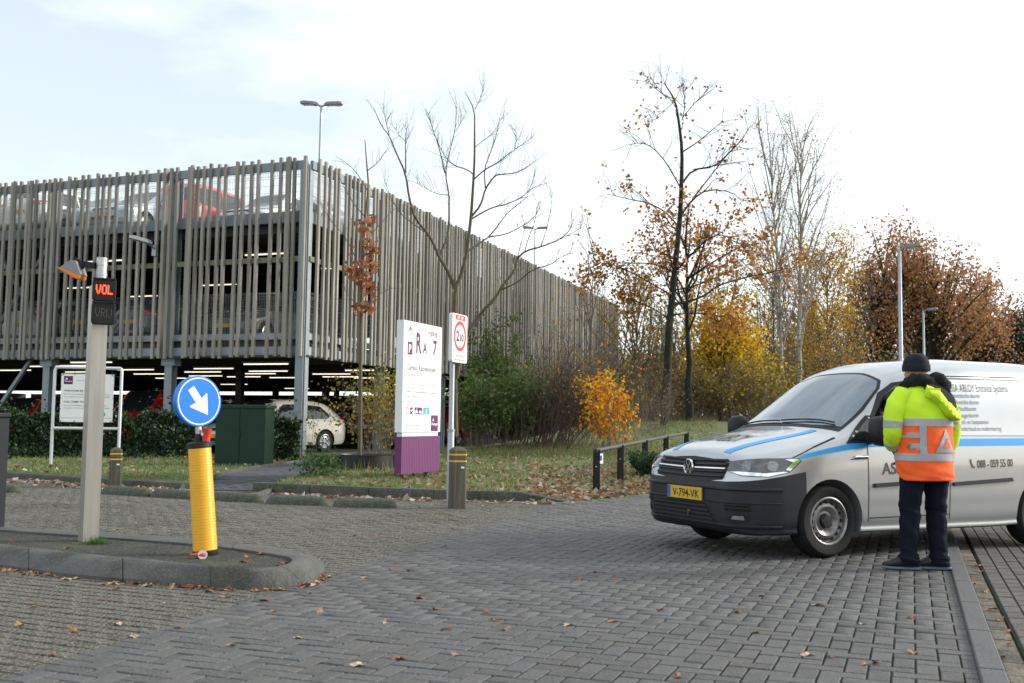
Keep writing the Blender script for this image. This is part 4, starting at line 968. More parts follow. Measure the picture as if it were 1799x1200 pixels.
for sg in (1, -1):
    q_ = vp('quarter_window', VK.side([(1.08, .985), (1.14, 1.04), (1.42, 1.235), (1.455, 1.235), (1.455, .995)], sg), m_blk); vp('pane', VK.side(quarter, sg, off=.007), m_glassd, q_)
    if sg > 0:       # frame round the lowered driver's window
        o_ = [(1.455, 1.01), (1.455, 1.23), (1.68, 1.445), (1.88, 1.545), (2.10, 1.578), (2.40, 1.578), (2.415, 1.015)]
        loop = o_+[o_[0]]; mb = VK.side(ribbon([(1.462, 1.02), (1.462, 1.222)], .028), sg, cell=.04)
        for seg in ([(1.462, 1.222), (1.67, 1.432), (1.84, 1.530), (2.02, 1.562), (2.24, 1.562)], [(2.245, 1.565), (2.265, 1.03)], [(1.455, 1.022), (2.27, 1.028)]):
            k2 = VK.side(ribbon(seg, .03), sg, cell=.04); mb.add(k2.v, k2.f)
        vp('window_frame', mb, m_blk)
    else:
        vp('side_window', VK.side(win_l, sg), m_glassd)
    # seams
    mb = MB()
    for seg in ([(1.31, .30), (1.31, .98), (1.42, 1.02)], [(2.30, .30), (2.31, 1.02), (2.30, 1.50), (2.27, 1.62)], [(1.31, .335), (2.30, .345)], [(1.02, 1.035), (.75, .955), (.50, .862)], [(2.02, 1.585), (2.30, 1.62), (4.2, 1.645)]):
        k2 = VK.side(ribbon(seg, .008), sg, off=.0025, cell=.06); mb.add(k2.v, k2.f)
    vp('panel_seam', mb, m_dark)
    mb = VK.side(ribbon([(2.37, 1.13), (2.37, 1.56), (2.41, 1.60), (4.1, 1.612), (4.14, 1.58), (4.14, 1.13)], .014), sg, off=.003, cell=.06); vp('side_panel_seam', mb, m_grtx)
    mb = VK.side(ribbon([(2.33, 1.075), (4.12, 1.085)], .022), sg, off=.003, thick=.008, cell=.08); vp('slide_rail', mb, m_silver)
    for (a, b) in ((1.37, 2.27), (2.34, 3.13)):
        mb = VK.side([(a, .60), (b-.02, .605+.035*(b-a)), (b, .615+.035*(b-a)), (b-.02, .642+.035*(b-a)), (a, .636)], sg, thick=.016, cell=.06); vp('rub_strip', mb, m_bump, smooth=True)
    mb = VK.side([(1.10, .845), (1.30, .85), (1.31, .885), (1.26, .885)], sg, thick=.008); vp('side_vent', mb, m_blk)
    mb = VK.side([(1.14, .868), (1.30, .87), (1.30, .880), (1.16, .880)], sg, off=.014, thick=.006); vp('vent_trim', mb, m_chrome)
    mb = VK.side([(2.07, .90), (2.25, .905), (2.25, .94), (2.07, .935)], sg, thick=.03); vp('door_handle', mb, m_blk)
    # stripes
    mb = VK.side([(.50, .842), (.62, .862), (.90, .905), (1.20, .945), (1.302, .955), (1.302, 1.012), (1.2, .998), (.9, .948), (.62, .890)], sg, off=.0032, cell=.05); k2 = VK.side([(1.318, .957), (1.8, .962), (2.29, .966), (2.29, 1.030), (1.8, 1.022), (1.318, 1.013)], sg, off=.0032, cell=.05); mb.add(k2.v, k2.f)
    k2 = VK.side([(2.32, .966), (4.2, .985), (4.2, 1.055), (2.32, 1.034)], sg, off=.0032, cell=.05); mb.add(k2.v, k2.f); vp('blue_stripe', mb, m_cyan)
    mb = VK.top([(.15, .35*sg), (.25, .385*sg), (.45, .425*sg), (.75, .46*sg), (1.04, .475*sg), (1.04, .545*sg), (.75, .535*sg), (.45, .505*sg), (.25, .47*sg), (.15, .44*sg)], off=.0032, cell=.04); vp('blue_stripe', mb, m_cyan)
    # headlights
    dr = (-1, -.85*sg, -.05)
    hl = [(.13, .46*sg, .735), (.115, .50*sg, .82), (.22, .66*sg, .845), (.40, .83*sg, .858), (.52, .88*sg, .862), (.56, .885*sg, .835), (.44, .87*sg, .735), (.30, .80*sg, .695), (.16, .62*sg, .698)]
    h_ = vp('headlight', VK.diag(hl, dr, off=.004, cell=.03), M('headlamp housing', (.055, .06, .065), .12, metal=.2, coat=1., spec=.8))
    vp('reflector', VK.diag([(.135, .49*sg, .730), (.17, .62*sg, .705), (.30, .79*sg, .702), (.43, .865*sg, .74), (.40, .85*sg, .745), (.28, .78*sg, .728), (.18, .64*sg, .735)], dr, off=.008, cell=.03), m_chrome, h_)
    vp('reflector', VK.diag([(.41, .84*sg, .848), (.52, .878*sg, .853), (.545, .88*sg, .835), (.45, .868*sg, .752), (.415, .855*sg, .76), (.47, .87*sg, .825)], dr, off=.008, cell=.03), m_chrome, h_)
    for (s_, y_, z_) in ((.20, .635, .778), (.345, .785, .788)):
        P = [(s_+.040*math.cos(q)*.75, (y_+.040*math.cos(q)*.75)*sg, z_+.044*math.sin(q)) for q in [2*math.pi*i/16 for i in range(16)]]; vp('lamp_unit', VK.diag(P, dr, off=.009, cell=.05), m_lens, h_)
    fg = [(.06, .52*sg, .335), (.06, .60*sg, .375), (.12, .74*sg, .385), (.12, .745*sg, .325), (.07, .60*sg, .312)]
    f_ = vp('fog_light', VK.diag(fg, dr, off=.006, cell=.04), m_blk); vp('lens', VK.diag([(.07, .585*sg, .337), (.07, .60*sg, .366), (.10, .70*sg, .370), (.10, .71*sg, .335)], dr, off=.012, cell=.03), m_chrome, f_)
    vp('bumper_vent', VK.diag([(.05, .50*sg, .47), (.05, .52*sg, .40), (.12, .77*sg, .41), (.11, .74*sg, .478)], dr, off=.003, cell=.04), m_dark)
    for z_ in (.425, .452): vp('bumper_slat', VK.diag([(.05, .51*sg, z_), (.05, .51*sg, z_+.009), (.12, .755*sg, z_+.012), (.12, .755*sg, z_+.003)], dr, off=.006, thick=.008, cell=.04), m_bump)
    # mirror
    mb = MB(); cx, cy, cz = -1.36, 1.0*sg, 1.10; rows = []
    for (x, k) in ((.10, .35), (.075, .78), (.03, .97), (-.02, 1.), (-.045, .96)):
        for i in range(16):
            q = 2*math.pi*i/16; c_, s_ = math.cos(q), math.sin(q); rows.append((cx+x, cy+.105*k*math.copysign(abs(c_)**.6, c_), cz+.135*k*math.copysign(abs(s_)**.6, s_)))
    fs = [[i*16+j, i*16+(j+1) % 16, (i+1)*16+(j+1) % 16, (i+1)*16+j] for i in range(4) for j in range(16)]+[list(range(16)), list(range(64, 80))]
    mb.add(rows, fs); mb.bar((cx+.02, .83*sg, cz-.10), (cx+.02, .93*sg, cz-.07), .08, .05); mr = vp('door_mirror', mb, m_blk); mb = MB(); mb.box((cx-.047, cy, cz), (.004, .17, .22)); vp('mirror_glass', mb, m_chrome, mr, False)
    vp('tail_light', VK.diag([(4.39, .70*sg, .95), (4.39, .66*sg, 1.5), (4.2, .80*sg, 1.52), (4.22, .86*sg, .95)], (1, -.7*sg, 0)), m_red)
# front: grille, emblem, plate, air intake
GR = [(-.50, .665), (-.25, .640), (0, .634), (.25, .640), (.50, .665), (.52, .76), (.515, .805), (.25, .838), (0, .85), (-.25, .838), (-.515, .805), (-.52, .76)]
gr = vp('grille', VK.front(GR, off=.003, cell=.04), m_blk)
for z_, mt, hh in ((.675, m_bump, .014), (.715, m_bump, .010), (.742, m_chrome, .010), (.775, m_bump, .016), (.808, m_bump, .014)):
    for sg in (1, -1):
        if z_ > .72 and z_ < .8: P = [(.085*sg, z_), (.50*sg, z_+.006), (.50*sg, z_+.006+hh), (.085*sg, z_+hh)]
        else: P = [(.0, z_), (.50*sg, z_+.008), (.49*sg, z_+.008+hh), (.0, z_+hh)]
        vp('grille_bar', VK.front(P, off=.006, thick=.014, cell=.05), mt, gr)
c_ = VK.hit((2, 0, .752), (-1, 0, 0))[0]; ex = c_.x+.022
em = MB(); em.lathe([(.072, -.01), (.074, .004), (.066, .012), (.060, .006), (.060, -.01)], 32, c=(ex, 0, .752), ax='x', cap=False)
for (a, b) in (((-.030, .048), (-.002, -.002)), ((.030, .048), (.002, -.002)), ((-.052, .020), (-.027, -.052)), ((.052, .020), (.027, -.052)), ((-.027, -.052), (-.002, -.008)), ((.027, -.052), (.002, -.008))):
    em.bar((ex+.004, a[0], .752+a[1]), (ex+.004, b[0], .752+b[1]), .012, .009, up=(1, 0, 0))
vp('emblem', em, m_chrome); mb = MB(); mb.lathe([(.064, -.012), (.064, -.002), (.001, -.001)], 28, c=(ex, 0, .752), ax='x', cap=False); vp('emblem_back', mb, m_blk)
c_ = VK.hit((2, 0, .53), (-1, 0, 0))[0]; plate_part(van, (c_.x+.012, 0, .525), (0, 1, 0), (0, 0, 1), (1, 0, 0), 'V-794-VK')
ln = vp('air_intake', VK.front([(-.52, .29), (.40, .285), (.46, .30), (.30, .452), (-.30, .452), (-.52, .44)], off=.003, cell=.05), m_dark)
for z_ in (.315, .35, .385, .42): vp('intake_slat', VK.front([(-.50, z_), (.42-(z_-.3)*.9, z_), (.41-(z_-.3)*.9, z_+.012), (-.50, z_+.012)], off=.004, thick=.012, cell=.06), m_bump, ln)
mb = MB(); mb.add([(ex+.03, .02, .335), (ex+.05, .06, .34), (ex+.045, .05, .30), (ex+.04, .075, .375), (ex+.035, .03, .38)], [[0, 2, 1], [0, 1, 3], [0, 3, 4]]); 
o = mb.build('fallen_leaf', M('dry leaf', (.22, .12, .055), .8), None); o.parent = None; o.matrix_world = van.matrix_basis.copy(); tag(o, 'dry brown leaf caught in the lower air intake of the silver van', 'leaf')
# lettering
def van_text(name, txt, s0, z0, h, wd, mat, where='side', bold=.0):
    tv, tf, w_ = text_geo(txt, bold); k = wd/w_
    if where == 'side': mb = VK.side([(s0+p[0]*k, z0[0]+(z0[1]-z0[0])*p[0]/w_+p[1]*h) for p in tv], 1, off=.004, cell=0, faces=tf)
    else: mb = VK.top([(s0+p[1]*h, z0-wd/2+p[0]*k) for p in tv], off=.004, cell=0, faces=tf)
    return mb.build(name, mat, van, fixn=False)
van_text('lettering', 'ASSA ABLOY', 1.47, (.715, .74), .105, .86, m_grtx, bold=.012)
van_text('lettering', '088 - 059 55 00', 2.66, (.765, .775), .075, .48, m_grtx, bold=.01)
mb = VK.side(ribbon([(2.575, .845), (2.58, .81), (2.60, .775), (2.625, .768)], .018), 1, off=.004, cell=0); mb.build('phone_symbol', m_grtx, van)
van_text('lettering', 'ASSA ABLOY Entrance Systems', 2.42, (1.475, 1.49), .075, .80, m_mtx)
for i, t in enumerate(('Automatische deuren', 'Industriële deuren', 'Schuifdeuren', 'Hangardeuren', 'Laad- en lossystemen', 'Onderhoud en modernisering')):
    ends = (2.82, 2.79, 2.74, 2.76, 2.88, 3.04); w_ = text_geo(t)[2]*.036*.92
    van_text('lettering', t, ends[i]-w_, (1.418-i*.062, 1.424-i*.062), .044, w_, m_mtx)
van_text('lettering', 'ASSA ABLOY', .36, -.07, .26, .62, m_grtx, 'top', .02)
def sweep(z0, z1, off, a0, a1, n=48):
    V = []
    for z, o in ((z0, .001), (z0+(z1-z0)*.3, off), (z0+(z1-z0)*.7, off), (z1, .001)):
        for i in range(n):
            a = rad(a0+(a1-a0)*i/(n-1)); d = Vector((math.cos(a), math.sin(a), 0)); l, nn = VK.hit(Vector((-.75, 0, z))+d*2, -d); V.append(l+d*o)
    mb = MB(); mb.add(V, [[q*n+i, q*n+i+1, (q+1)*n+i+1, (q+1)*n+i] for q in range(3) for i in range(n-1)]); return mb
for (z0, z1, of) in ((.575, .612, .016), (.262, .292, .014), (.468, .486, .008)): vp('bumper_crease', sweep(z0, z1, of, -66, 66), m_bump)
put_wheels(van, wheel_mesh(.318, .205, .205, 'steel'), (.88, 3.562), .765, .318)
# cabin seen through the open window
mb = MB(); mb.box((-2.22, .45, 1.10), (.13, .30, .42), 0, taper=.85); mb.box((-2.24, .45, 1.38), (.08, .22, .14), taper=.8); vp('driver_seat', mb, M('seat cloth', (.035, .036, .04), .9), smooth=False)
# ================================================================ posts, signs and other street furniture
m_stain = M('brushed stainless steel', (.36, .34, .31), .42, metal=.45, var=.12, vscale=3, stretch=(8, 8, .5))
m_white = M('white sign face', (.86, .86, .86), .4)
m_whites = M('white sign edge', (.74, .76, .80), .45)
m_purp = M('purple sign print', (.095, .012, .085), .45)
m_purpb = M('purple painted board', (.135, .022, .115), .6, var=.12, vscale=3, stretch=(14, 14, .6), bump=.35, bscale=12)
m_txg = M('grey print', (.20, .20, .21), .6)
m_txp = M('purple text', (.06, .012, .055), .5)
m_sred = M('sign red', (.62, .03, .02), .4)
m_sblue = M('sign blue', (.004, .19, .80), .4, spec=.3)
m_syel = M('yellow reflective tape', (.70, .42, .01), .45)
m_wood = M('weathered grey oak', (.088, .076, .060), .85, var=.35, vscale=2.5, bump=.6, bscale=18, stretch=(7, 7, .5), col2=(.085, .09, .05), c2scale=2)
m_cyl = M('yellow bollard plastic', (.78, .40, .004), .38, var=.06, vscale=3)
KDv, KNv = np.array((*KD, 0)), np.array((*KN, 0)); UP = np.array((0, 0, 1.))
# ---- square post with full / free displays and radar sensor
b = gz(155, 950, .118); rzp = rad(38)
post = empty('display_post', b, 0, 'square stainless steel post carrying the lit red full sign and unlit free sign', 'sign post')
MB().box((0, 0, 1.05), (.125, .125, 2.10), rzp, ch=.004).build('post', m_stain, post)
MB().tube([(.012, 0, 2.09), (.014, 0, 2.335)], .042, 20).lathe([(.046, 2.185), (.046, 2.20)], 20, c=(.013, 0, 0)).lathe([(.046, 2.27), (.046, 2.282)], 20, c=(.013, 0, 0)).build('pipe', M('galvanised pipe', (.52, .53, .54), .38, metal=.5, var=.15), post, True, 40)
dn = np.array((math.sin(rad(24)), -math.cos(rad(24)), 0)); dx = np.array((math.cos(rad(24)), math.sin(rad(24)), 0))
def rrect(w_, h_, r, n=5):
    P = []
    for (cx, cy, a0) in ((w_/2-r, h_/2-r, 0), (-w_/2+r, h_/2-r, 90), (-w_/2+r, -h_/2+r, 180), (w_/2-r, -h_/2+r, 270)):
        for i in range(n+1): q = rad(a0+90*i/n); P.append((cx+r*math.cos(q), cy+r*math.sin(q)))
    return P
FONT = {'V': ['X...X', 'X...X', 'X...X', 'X...X', '.X.X.', '.X.X.', '..X..'], 'O': ['.XXX.', 'X...X', 'X...X', 'X...X', 'X...X', 'X...X', '.XXX.'], 'L': ['X....', 'X....', 'X....', 'X....', 'X....', 'X....', 'XXXXX'],
        'R': ['XXXX.', 'X...X', 'X...X', 'XXXX.', 'X.X..', 'X..X.', 'X...X'], 'I': ['X', 'X', 'X', 'X', 'X', 'X', 'X'], 'J': ['...X', '...X', '...X', '...X', '...X', 'X..X', '.XX.']}
m_led = M('lit red display dots', (.6, .02, .01), .5, emit=((1., .035, .015), 5.5)); m_ledo = M('unlit display dots', (.26, .28, .26), .5)
m_screen = M('display window', (.018, .017, .016), .4, spec=.2)
for (zc_, word, lm, lab) in ((2.05, 'VOL', m_led, 'lit red'), (1.858, 'VRIJ', m_ledo, 'unlit')):
    o_ = np.array((.035, 0, zc_))+dn*.105
    mb = MB(); mb.prism(rrect(.182, .188, .032), o_, dx, UP, dn, .07); cs = mb.build('display_box', m_blk, post, bevel=.006)
    mb = MB(); mb.prism(rrect(.155, .16, .02), o_+dn*.0695, dx, UP, dn, .003); mb.build('window', m_screen, cs)
    mb = MB(); mb.prism([(-.09, .084), (.09, .084), (.09, .094), (-.09, .094)], o_+dn*.05, dx, UP, dn, .035); mb.build('visor', m_blk, cs)
    tot = sum(len(FONT[c][0])+1 for c in word)-1; st = .128/tot; x = -.064; mb = MB(); sy = .0108
    for c in word:
        for r_, row in enumerate(FONT[c]):
            for k, ch in enumerate(row):
                if ch == 'X':
                    d_ = .0036 if word == 'VOL' else .0022
                    for sub in ((-.25, .25) if word == 'VOL' else (0,)):
                        mb.prism([(-d_, -d_*.7), (d_, -d_*.7), (d_, d_*.7), (-d_, d_*.7)], o_+dn*.0728+dx*(x+(k+.5)*st)+UP*((3-r_+sub)*sy), dx, UP, dn, .002)
        x += (len(FONT[c][0])+1)*st
    mb.build('display_dots', lm, cs)
rs = empty('radar_sensor', (b[0]-.06, b[1]-.02, b[2]+2.245), 0, 'grey and orange wedge-shaped radar sensor clamped to the display post pipe', 'sensor')
mb = MB(); mb.bar((.03, 0, .02), (-.08, 0, .03), .05, .05); mb.bar((-.07, 0, .01), (-.15, -.01, .045), .07, .07); mb.bar((-.13, -.01, .0), (-.12, -.01, .08), .09, .03); mb.build('bracket', m_blk, rs)
ax_ = np.array((-.82, 0, -.57)); ax_ /= np.linalg.norm(ax_); pa = np.array((.57, 0, -.82)); pa /= np.linalg.norm(pa)
mb = MB(); P = [(-.245, -.010), (-.155, .055), (-.105, .050), (-.062, -.060), (-.075, -.075)]; mb.prism(P, (0, -.07, 0), (1, 0, 0), (0, 0, 1), (0, 1, 0), .14); mb.build('housing', M('sensor grey', (.23, .25, .27), .45), rs, bevel=.006)
mb = MB(); P = [(-.262, -.012), (-.243, -.007), (-.066, -.074), (-.078, -.10), (-.10, -.102)]; mb.prism(P, (0, -.073, 0), (1, 0, 0), (0, 0, 1), (0, 1, 0), .146); mb.build('orange_window', M('orange sensor front', (.85, .19, .01), .35), rs, bevel=.004)
# ---- yellow flexible bollard with arrow sign, cup, crumpled can
b = gz(361, 974, .118); lean = Vector((-.105, .0, 1)).normalized()
bol = empty('keep_right_bollard', b, 0, 'leaning ribbed yellow plastic bollard topped by a blue round arrow sign', 'bollard')
Rm = Matrix.Rotation(-.092, 4, 'Y')
prof = [(.088, .02)]
for i in range(36): z_ = .03+i*.0212; prof += [(.0905, z_), (.0900, z_+.013), (.0888, z_+.017), (.0888, z_+.0205)]
prof = [(r_*(.985-.05*(z_/.82)), z_) for r_, z_ in prof]
def leaned(mb): mb.v = [tuple(Rm @ Vector(p)) for p in mb.v]; return mb
leaned(MB().lathe(prof, 32)).build('ribbed_sleeve', m_cyl, bol, True, 50)
leaned(MB().lathe([(.088, -.01), (.094, 0), (.094, .03), (.088, .035)], 32)).build('base_ring', m_blk, bol, True, 40)
leaned(MB().lathe([(.086, .792), (.092, .797), (.092, .830), (.080, .838), (.03, .842), (.03, .86), (.024, .90), (.02, .901)], 32)).build('top_cap', m_blk, bol, True, 40)
mb = leaned(MB().lathe([(.024, .84), (.024, 1.02)], 20)); mb.build('sign_tube', M('galvanised pipe', (.52, .53, .54), .38), bol, True, 40)
sn = np.array((math.sin(rad(48)), -math.cos(rad(48)), .06)); sn /= np.linalg.norm(sn); sx_ = np.array((math.cos(rad(48)), math.sin(rad(48)), 0)); sx_ = sx_-sn*(sx_ @ sn); sx_ /= np.linalg.norm(sx_); sy_ = np.cross(sx_, -sn); sy_ = sy_ if sy_[2] > 0 else -sy_
top = np.array(Rm @ Vector((0, 0, 1.145))); SR = .192
sgn = MB(); sgn.prism([(SR*math.cos(2*math.pi*i/48), SR*math.sin(2*math.pi*i/48)) for i in range(48)], top-sn*.02, sx_, sy_, sn, .05); so_ = sgn.build('round_sign', m_sblue, bol, bevel=.004)
ring = MB()
ro, ri = SR*.93, SR*.885
ring.add([top+sn*.0318+sx_*math.cos(2*math.pi*i/48)*r_+sy_*math.sin(2*math.pi*i/48)*r_ for r_ in (ro, ri) for i in range(48)], [[i, (i+1) % 48, 48+(i+1) % 48, 48+i] for i in range(48)]); ring.build('white_ring', m_white, so_, fixn=False)
ar = [(-.030, .118), (-.030, .005), (-.088, .015), (-.085, .0), (0, -.128), (.085, .0), (.088, .015), (.030, .005), (.030, .118)]
qa = rad(36); ar = [((p[0]*math.cos(qa)-p[1]*math.sin(qa)), p[0]*math.sin(qa)+p[1]*math.cos(qa)) for p in ar]
mb = MB(); mb.add([top+sn*.0318+sx_*p[0]+sy_*p[1] for p in ar], [list(range(len(ar)))]); mb.build('white_arrow', m_white, so_, fixn=False)
cp_ = np.array(Rm @ Vector((.062, -.03, .838)))
cup = empty('paper_cup', (b[0]+cp_[0], b[1]+cp_[1], b[2]+cp_[2]), 0, 'small red paper coffee cup standing on the yellow bollard cap', 'cup')
MB().lathe([(.026, .0), (.037, .092), (.039, .094), (.036, .096), (.025, .004)], 20).build('cup_wall', M('red paper cup', (.72, .07, .04), .5), cup, True, 40)
mb = MB(); mb.add([(-.022+.013*math.cos(2*math.pi*i/12), -.0275-.0*i, .055+.011*math.sin(2*math.pi*i/12)) for i in range(12)], [list(range(12))]); mb.build('cup_logo', m_white, cup, fixn=False)
c0 = gz(363, 976, .118); can = empty('crushed_cup', (c0[0], c0[1]-.16, .118), 0, 'crushed red and white paper cup lying at the foot of the yellow bollard', 'litter')
mb = MB(); P = [];
for i, (x, ry, rz_) in enumerate(((-.075, .004, .003), (-.04, .018, .012), (0, .034, .02), (.035, .042, .026), (.04, .03, .02))):
    for j in range(12): q = 2*math.pi*j/12; P.append((x, ry*math.cos(q), .027+rz_*math.sin(q)+.004*math.sin(3*q+i)))
mb.add(P, [[i*12+j, i*12+(j+1) % 12, (i+1)*12+(j+1) % 12, (i+1)*12+j] for i in range(4) for j in range(12)]); mb.build('cup_wall', M('red paper cup', (.72, .07, .04), .5), can, True, rz=rad(15))
mb = MB(); mb.lathe([(.034, 0), (.001, .004)], 14, c=(.02, -.03, .03), ax='y', cap=False); mb.build('white_panel', m_white, can, rz=rad(10))
# ---- dark barrier cabinet at the far end of the island
b = gz(-42, 929, .118)
cab = empty('barrier_cabinet', b, 0, 'dark grey barrier cabinet with white boom end on the traffic island', 'barrier')
MB().box((-.02, .0, .50), (.36, .34, 1.00), rad(-8), ch=.02).build('housing', M('anthracite coating', (.017, .019, .024), .55, spec=.25, var=.1), cab)
MB().box((-.02, 0, 1.017), (.38, .36, .035), rad(-8), ch=.01).build('lid', M('anthracite coating', (.028, .031, .037), .5), cab)
MB().lathe([(.001, -.02), (.03, -.02), (.042, -.008), (.042, .3)], 20, c=(-.17, .215, .84), ax='x').build('boom', M('white plastic', (.75, .75, .73), .4), cab, True, 40, rz=rad(180))
# ---- wooden posts with two yellow bands
def wood_post(px, py, h, label, wd=.20):
    p = gz(px, py, 0); r_ = empty('wooden_bollard', p, rad(20), label, 'bollard', 'wooden bollards')
    mb = MB(); w2 = wd/2; c = .025; ring_ = [(w2, w2-c), (w2-c, w2), (-w2+c, w2), (-w2, w2-c), (-w2, -w2+c), (-w2+c, -w2), (w2-c, -w2), (w2, -w2+c)]
    V = [(x, y, -.02) for x, y in ring_]+[(x*.97, y*.97, h-.05) for x, y in ring_]+[(x*.55, y*.55, h-.012) for x, y in ring_]+[(0, 0, h)]
    F_ = [[i, (i+1) % 8, 8+(i+1) % 8, 8+i] for i in range(8)]+[[8+i, 8+(i+1) % 8, 16+(i+1) % 8, 16+i] for i in range(8)]+[[16+i, 16+(i+1) % 8, 24] for i in range(8)]
    mb.add(V, F_); mb.build('post', m_wood, r_)
    for z_ in (h-.20, h-.115):
        mb = MB(); mb.add([(x*.985*1.01, y*.985*1.01, z_+q) for q in (0, .020) for x, y in ring_], [[i, (i+1) % 8, 8+(i+1) % 8, 8+i] for i in range(8)]); mb.build('yellow_band', m_syel, r_)
    MB().box((w2*.35, -w2*.985, h-.27), (.045, .006, .022)).build('white_tag', m_white, r_)
wood_post(803, 893, .80, 'weathered wooden bollard with two yellow bands beside the height limit pole')
wood_post(202, 857, .64, 'weathered wooden bollard with two yellow bands in front of the welcome board', .19)
# ---- height limit sign
b = gz(790, 889, 0); hs = empty('height_limit_sign', b, 0, 'white height limit sign with red ring on a galvanised pole beside the wooden bollard', 'sign')
MB().tube([(0, 0, 0), (0, 0, 1.0), (0, 0, 1.03), (.0, 0, 2.45)], [.045, .045, .034, .034], 18).lathe([(.052, .985), (.052, 1.02)], 18).build('pole', m_galv, hs, True, 40)
o_ = np.array((-.09, -.20, 2.22))+KNv*.05; o_ = np.array((0.045, 0.02, 2.235)); BW, BH = .50, .655
mb = MB(); mb.prism(rrect(BW, BH, .035), o_, KDv, UP, KNv, .055); bd = mb.build('sign_board', m_whites, hs, bevel=.004)
f0 = o_+KNv*.0555; mb = MB(); mb.add([f0+KDv*p[0]+UP*p[1] for p in rrect(BW*.985, BH*.985, .033)], [list(range(24))]); mb.build('sign_face', m_white, bd, fixn=False)
f1 = f0+KNv*.001
mb = MB(); mb.add([f1+KDv*p[0]+UP*p[1] for p in ((-.16, .245), (.17, .245), (.17, .312), (-.16, .312))], [[0, 1, 2, 3]]); mb.build('red_panel', m_sred, bd, fixn=False)
text_obj('sign_lettering', [('LET OP!', .005, .258, .040, .20, .015, 'C')], m_white, bd, f1+KNv*.001, KDv, UP)
mb = MB(); rr_ = (.205, .155); cy_ = .03; mb.add([f1+KDv*math.cos(2*math.pi*i/48)*r_+UP*(cy_+math.sin(2*math.pi*i/48)*r_) for r_ in rr_ for i in range(48)], [[i, (i+1) % 48, 48+(i+1) % 48, 48+i] for i in range(48)])
mb.build('red_ring', m_sred, bd, fixn=False)
mb = MB(); text_on(mb, '2', -.125, -.035, .135, f1, KDv, UP, width=.10, bold=.03); text_on(mb, '.', -.018, -.035, .10, f1, KDv, UP, width=.020, bold=.02); text_on(mb, '1', .012, -.035, .10, f1, KDv, UP, width=.034, bold=.03); text_on(mb, '0', .058, -.035, .10, f1, KDv, UP, width=.068, bold=.03)
for (v0, v1) in ((.172, .135), (-.112, -.075)): mb.add([f1+KDv*p[0]+UP*p[1] for p in ((-.022, v0), (.022, v0), (0, v1))], [[0, 1, 2]])
mb.build('sign_lettering', m_ink, bd, fixn=False)
text_obj('sign_lettering', [('maximale', 0, -.245, .036, .26, 0, 'C'), ('doorrijhoogte', 0, -.305, .036, .36, 0, 'C')], m_ink, bd, f1, KDv, UP)
# ---- campus totem
b = gz(694, 845, .11); tot = empty('totem_sign', b, 0, 'tall white and purple campus totem sign standing on the verge', 'sign')
tot.scale = (.897, .897, .897); TW, TT = 1.72, .15; ax3 = KDv; off = -KNv*TT
def tbox(name, u0, u1, z0, z1, t0, t1, mat, parent=tot, bevel=0):
    mb = MB(); mb.prism([(u0, z0), (u1, z0), (u1, z1), (u0, z1)], np.array((.10, .03, 0))+KNv*t0, ax3, UP, KNv, t1-t0); return mb.build(name, mat, parent, bevel=bevel)
pn = tbox('white_panel', 0, TW, .90, 3.02, -TT, 0, m_whites, bevel=.004); tbox('white_face', .005, TW-.005, .905, 3.015, -.001, .0022, m_white, pn)
tbox('neck', .06, TW-.06, .82, .90, -TT*.85, -.02, m_whites)
pb = tbox('core_board', .01, TW-.01, .13, .82, -TT*.97, -.012, m_purpb)
mb = MB(); n_ = 24
for i in range(n_):
    u0, u1 = i*TW/n_+.003, (i+1)*TW/n_-.003; z0 = .12 if i < n_-3 else .12+(i-n_+3)*.035
    tbox('purple_slat', u0, u1, z0, .825, -.012, .004, m_purpb, pb)
for u in (.18, TW-.5): tbox('leg', u, u+.10, -.05, .13, -TT*.8, -TT*.2, m_conc)
F0 = np.array((.10, .03, 0))+KNv*.0036; tl = []
def tt(lines, mat):
    for l_ in lines: tag(text_obj('panel_lettering', [l_], mat, pn, F0, ax3, UP), kind='stuff' if len(l_[0]) > 2 else None)
tt([('R', .54, 2.44, .39, .24, .035, 'L'), ('A', .83, 2.44, .22, .20, .025, 'L'), ('7', 1.30, 2.44, .29, .19, .035, 'L')], m_purp)
tt([('Ingang', 1.08, 2.82, .11, .42, .012, 'L'), ('Campus Rachelsmolen', .16, 2.09, .105, 1.30, .012, 'L')], m_txp)
tt([('Rachelsmolen 1', .16, 1.97, .075, .60, 0, 'L'), ('Op dit terrein zijn de huisregels en verkeersregels van', .16, 1.80, .042, 1.36, 0, 'L'), ('Fontys Hogescholen van toepassing', .16, 1.735, .042, .86, 0, 'L'), ('EIGEN TERREIN', .16, 1.555, .060, .46, 0, 'L'), ('Verboden toegang voor onbevoegden', .16, 1.475, .040, .92, 0, 'L'), ('artikel 461 Wetboek van Strafrecht', .16, 1.415, .040, .88, 0, 'L')], m_txg)
def flat(name, polys, mat, z=.0):
    mb = MB()
    for P in polys: mb.add([F0+KNv*z+ax3*p[0]+UP*p[1] for p in P], [list(range(len(P)))])
    return mb.build(name, mat, pn, fixn=False)
flat('rule', [[(.16, 1.665), (1.52, 1.665), (1.52, 1.678), (.16, 1.678)]], m_purp)
flat('arrow_symbol', [[(.265, 2.680), (.285, 2.680), (.285, 2.900), (.265, 2.900)], [(.18, 2.825), (.20, 2.805), (.285, 2.900), (.275, 2.925)], [(.37, 2.825), (.35, 2.805), (.265, 2.900), (.275, 2.925)]], m_purp)
flat('parking_symbol', [rr2 for rr2 in [[(.165+.11+p[0], 2.50+p[1]) for p in rrect(.21, .25, .02)]]], m_purp)
mb = MB(); text_on(mb, 'P', .225, 2.415, .165, F0+KNv*.001, ax3, UP, width=.10, bold=.02); mb.build('panel_lettering', m_white, pn, fixn=False)
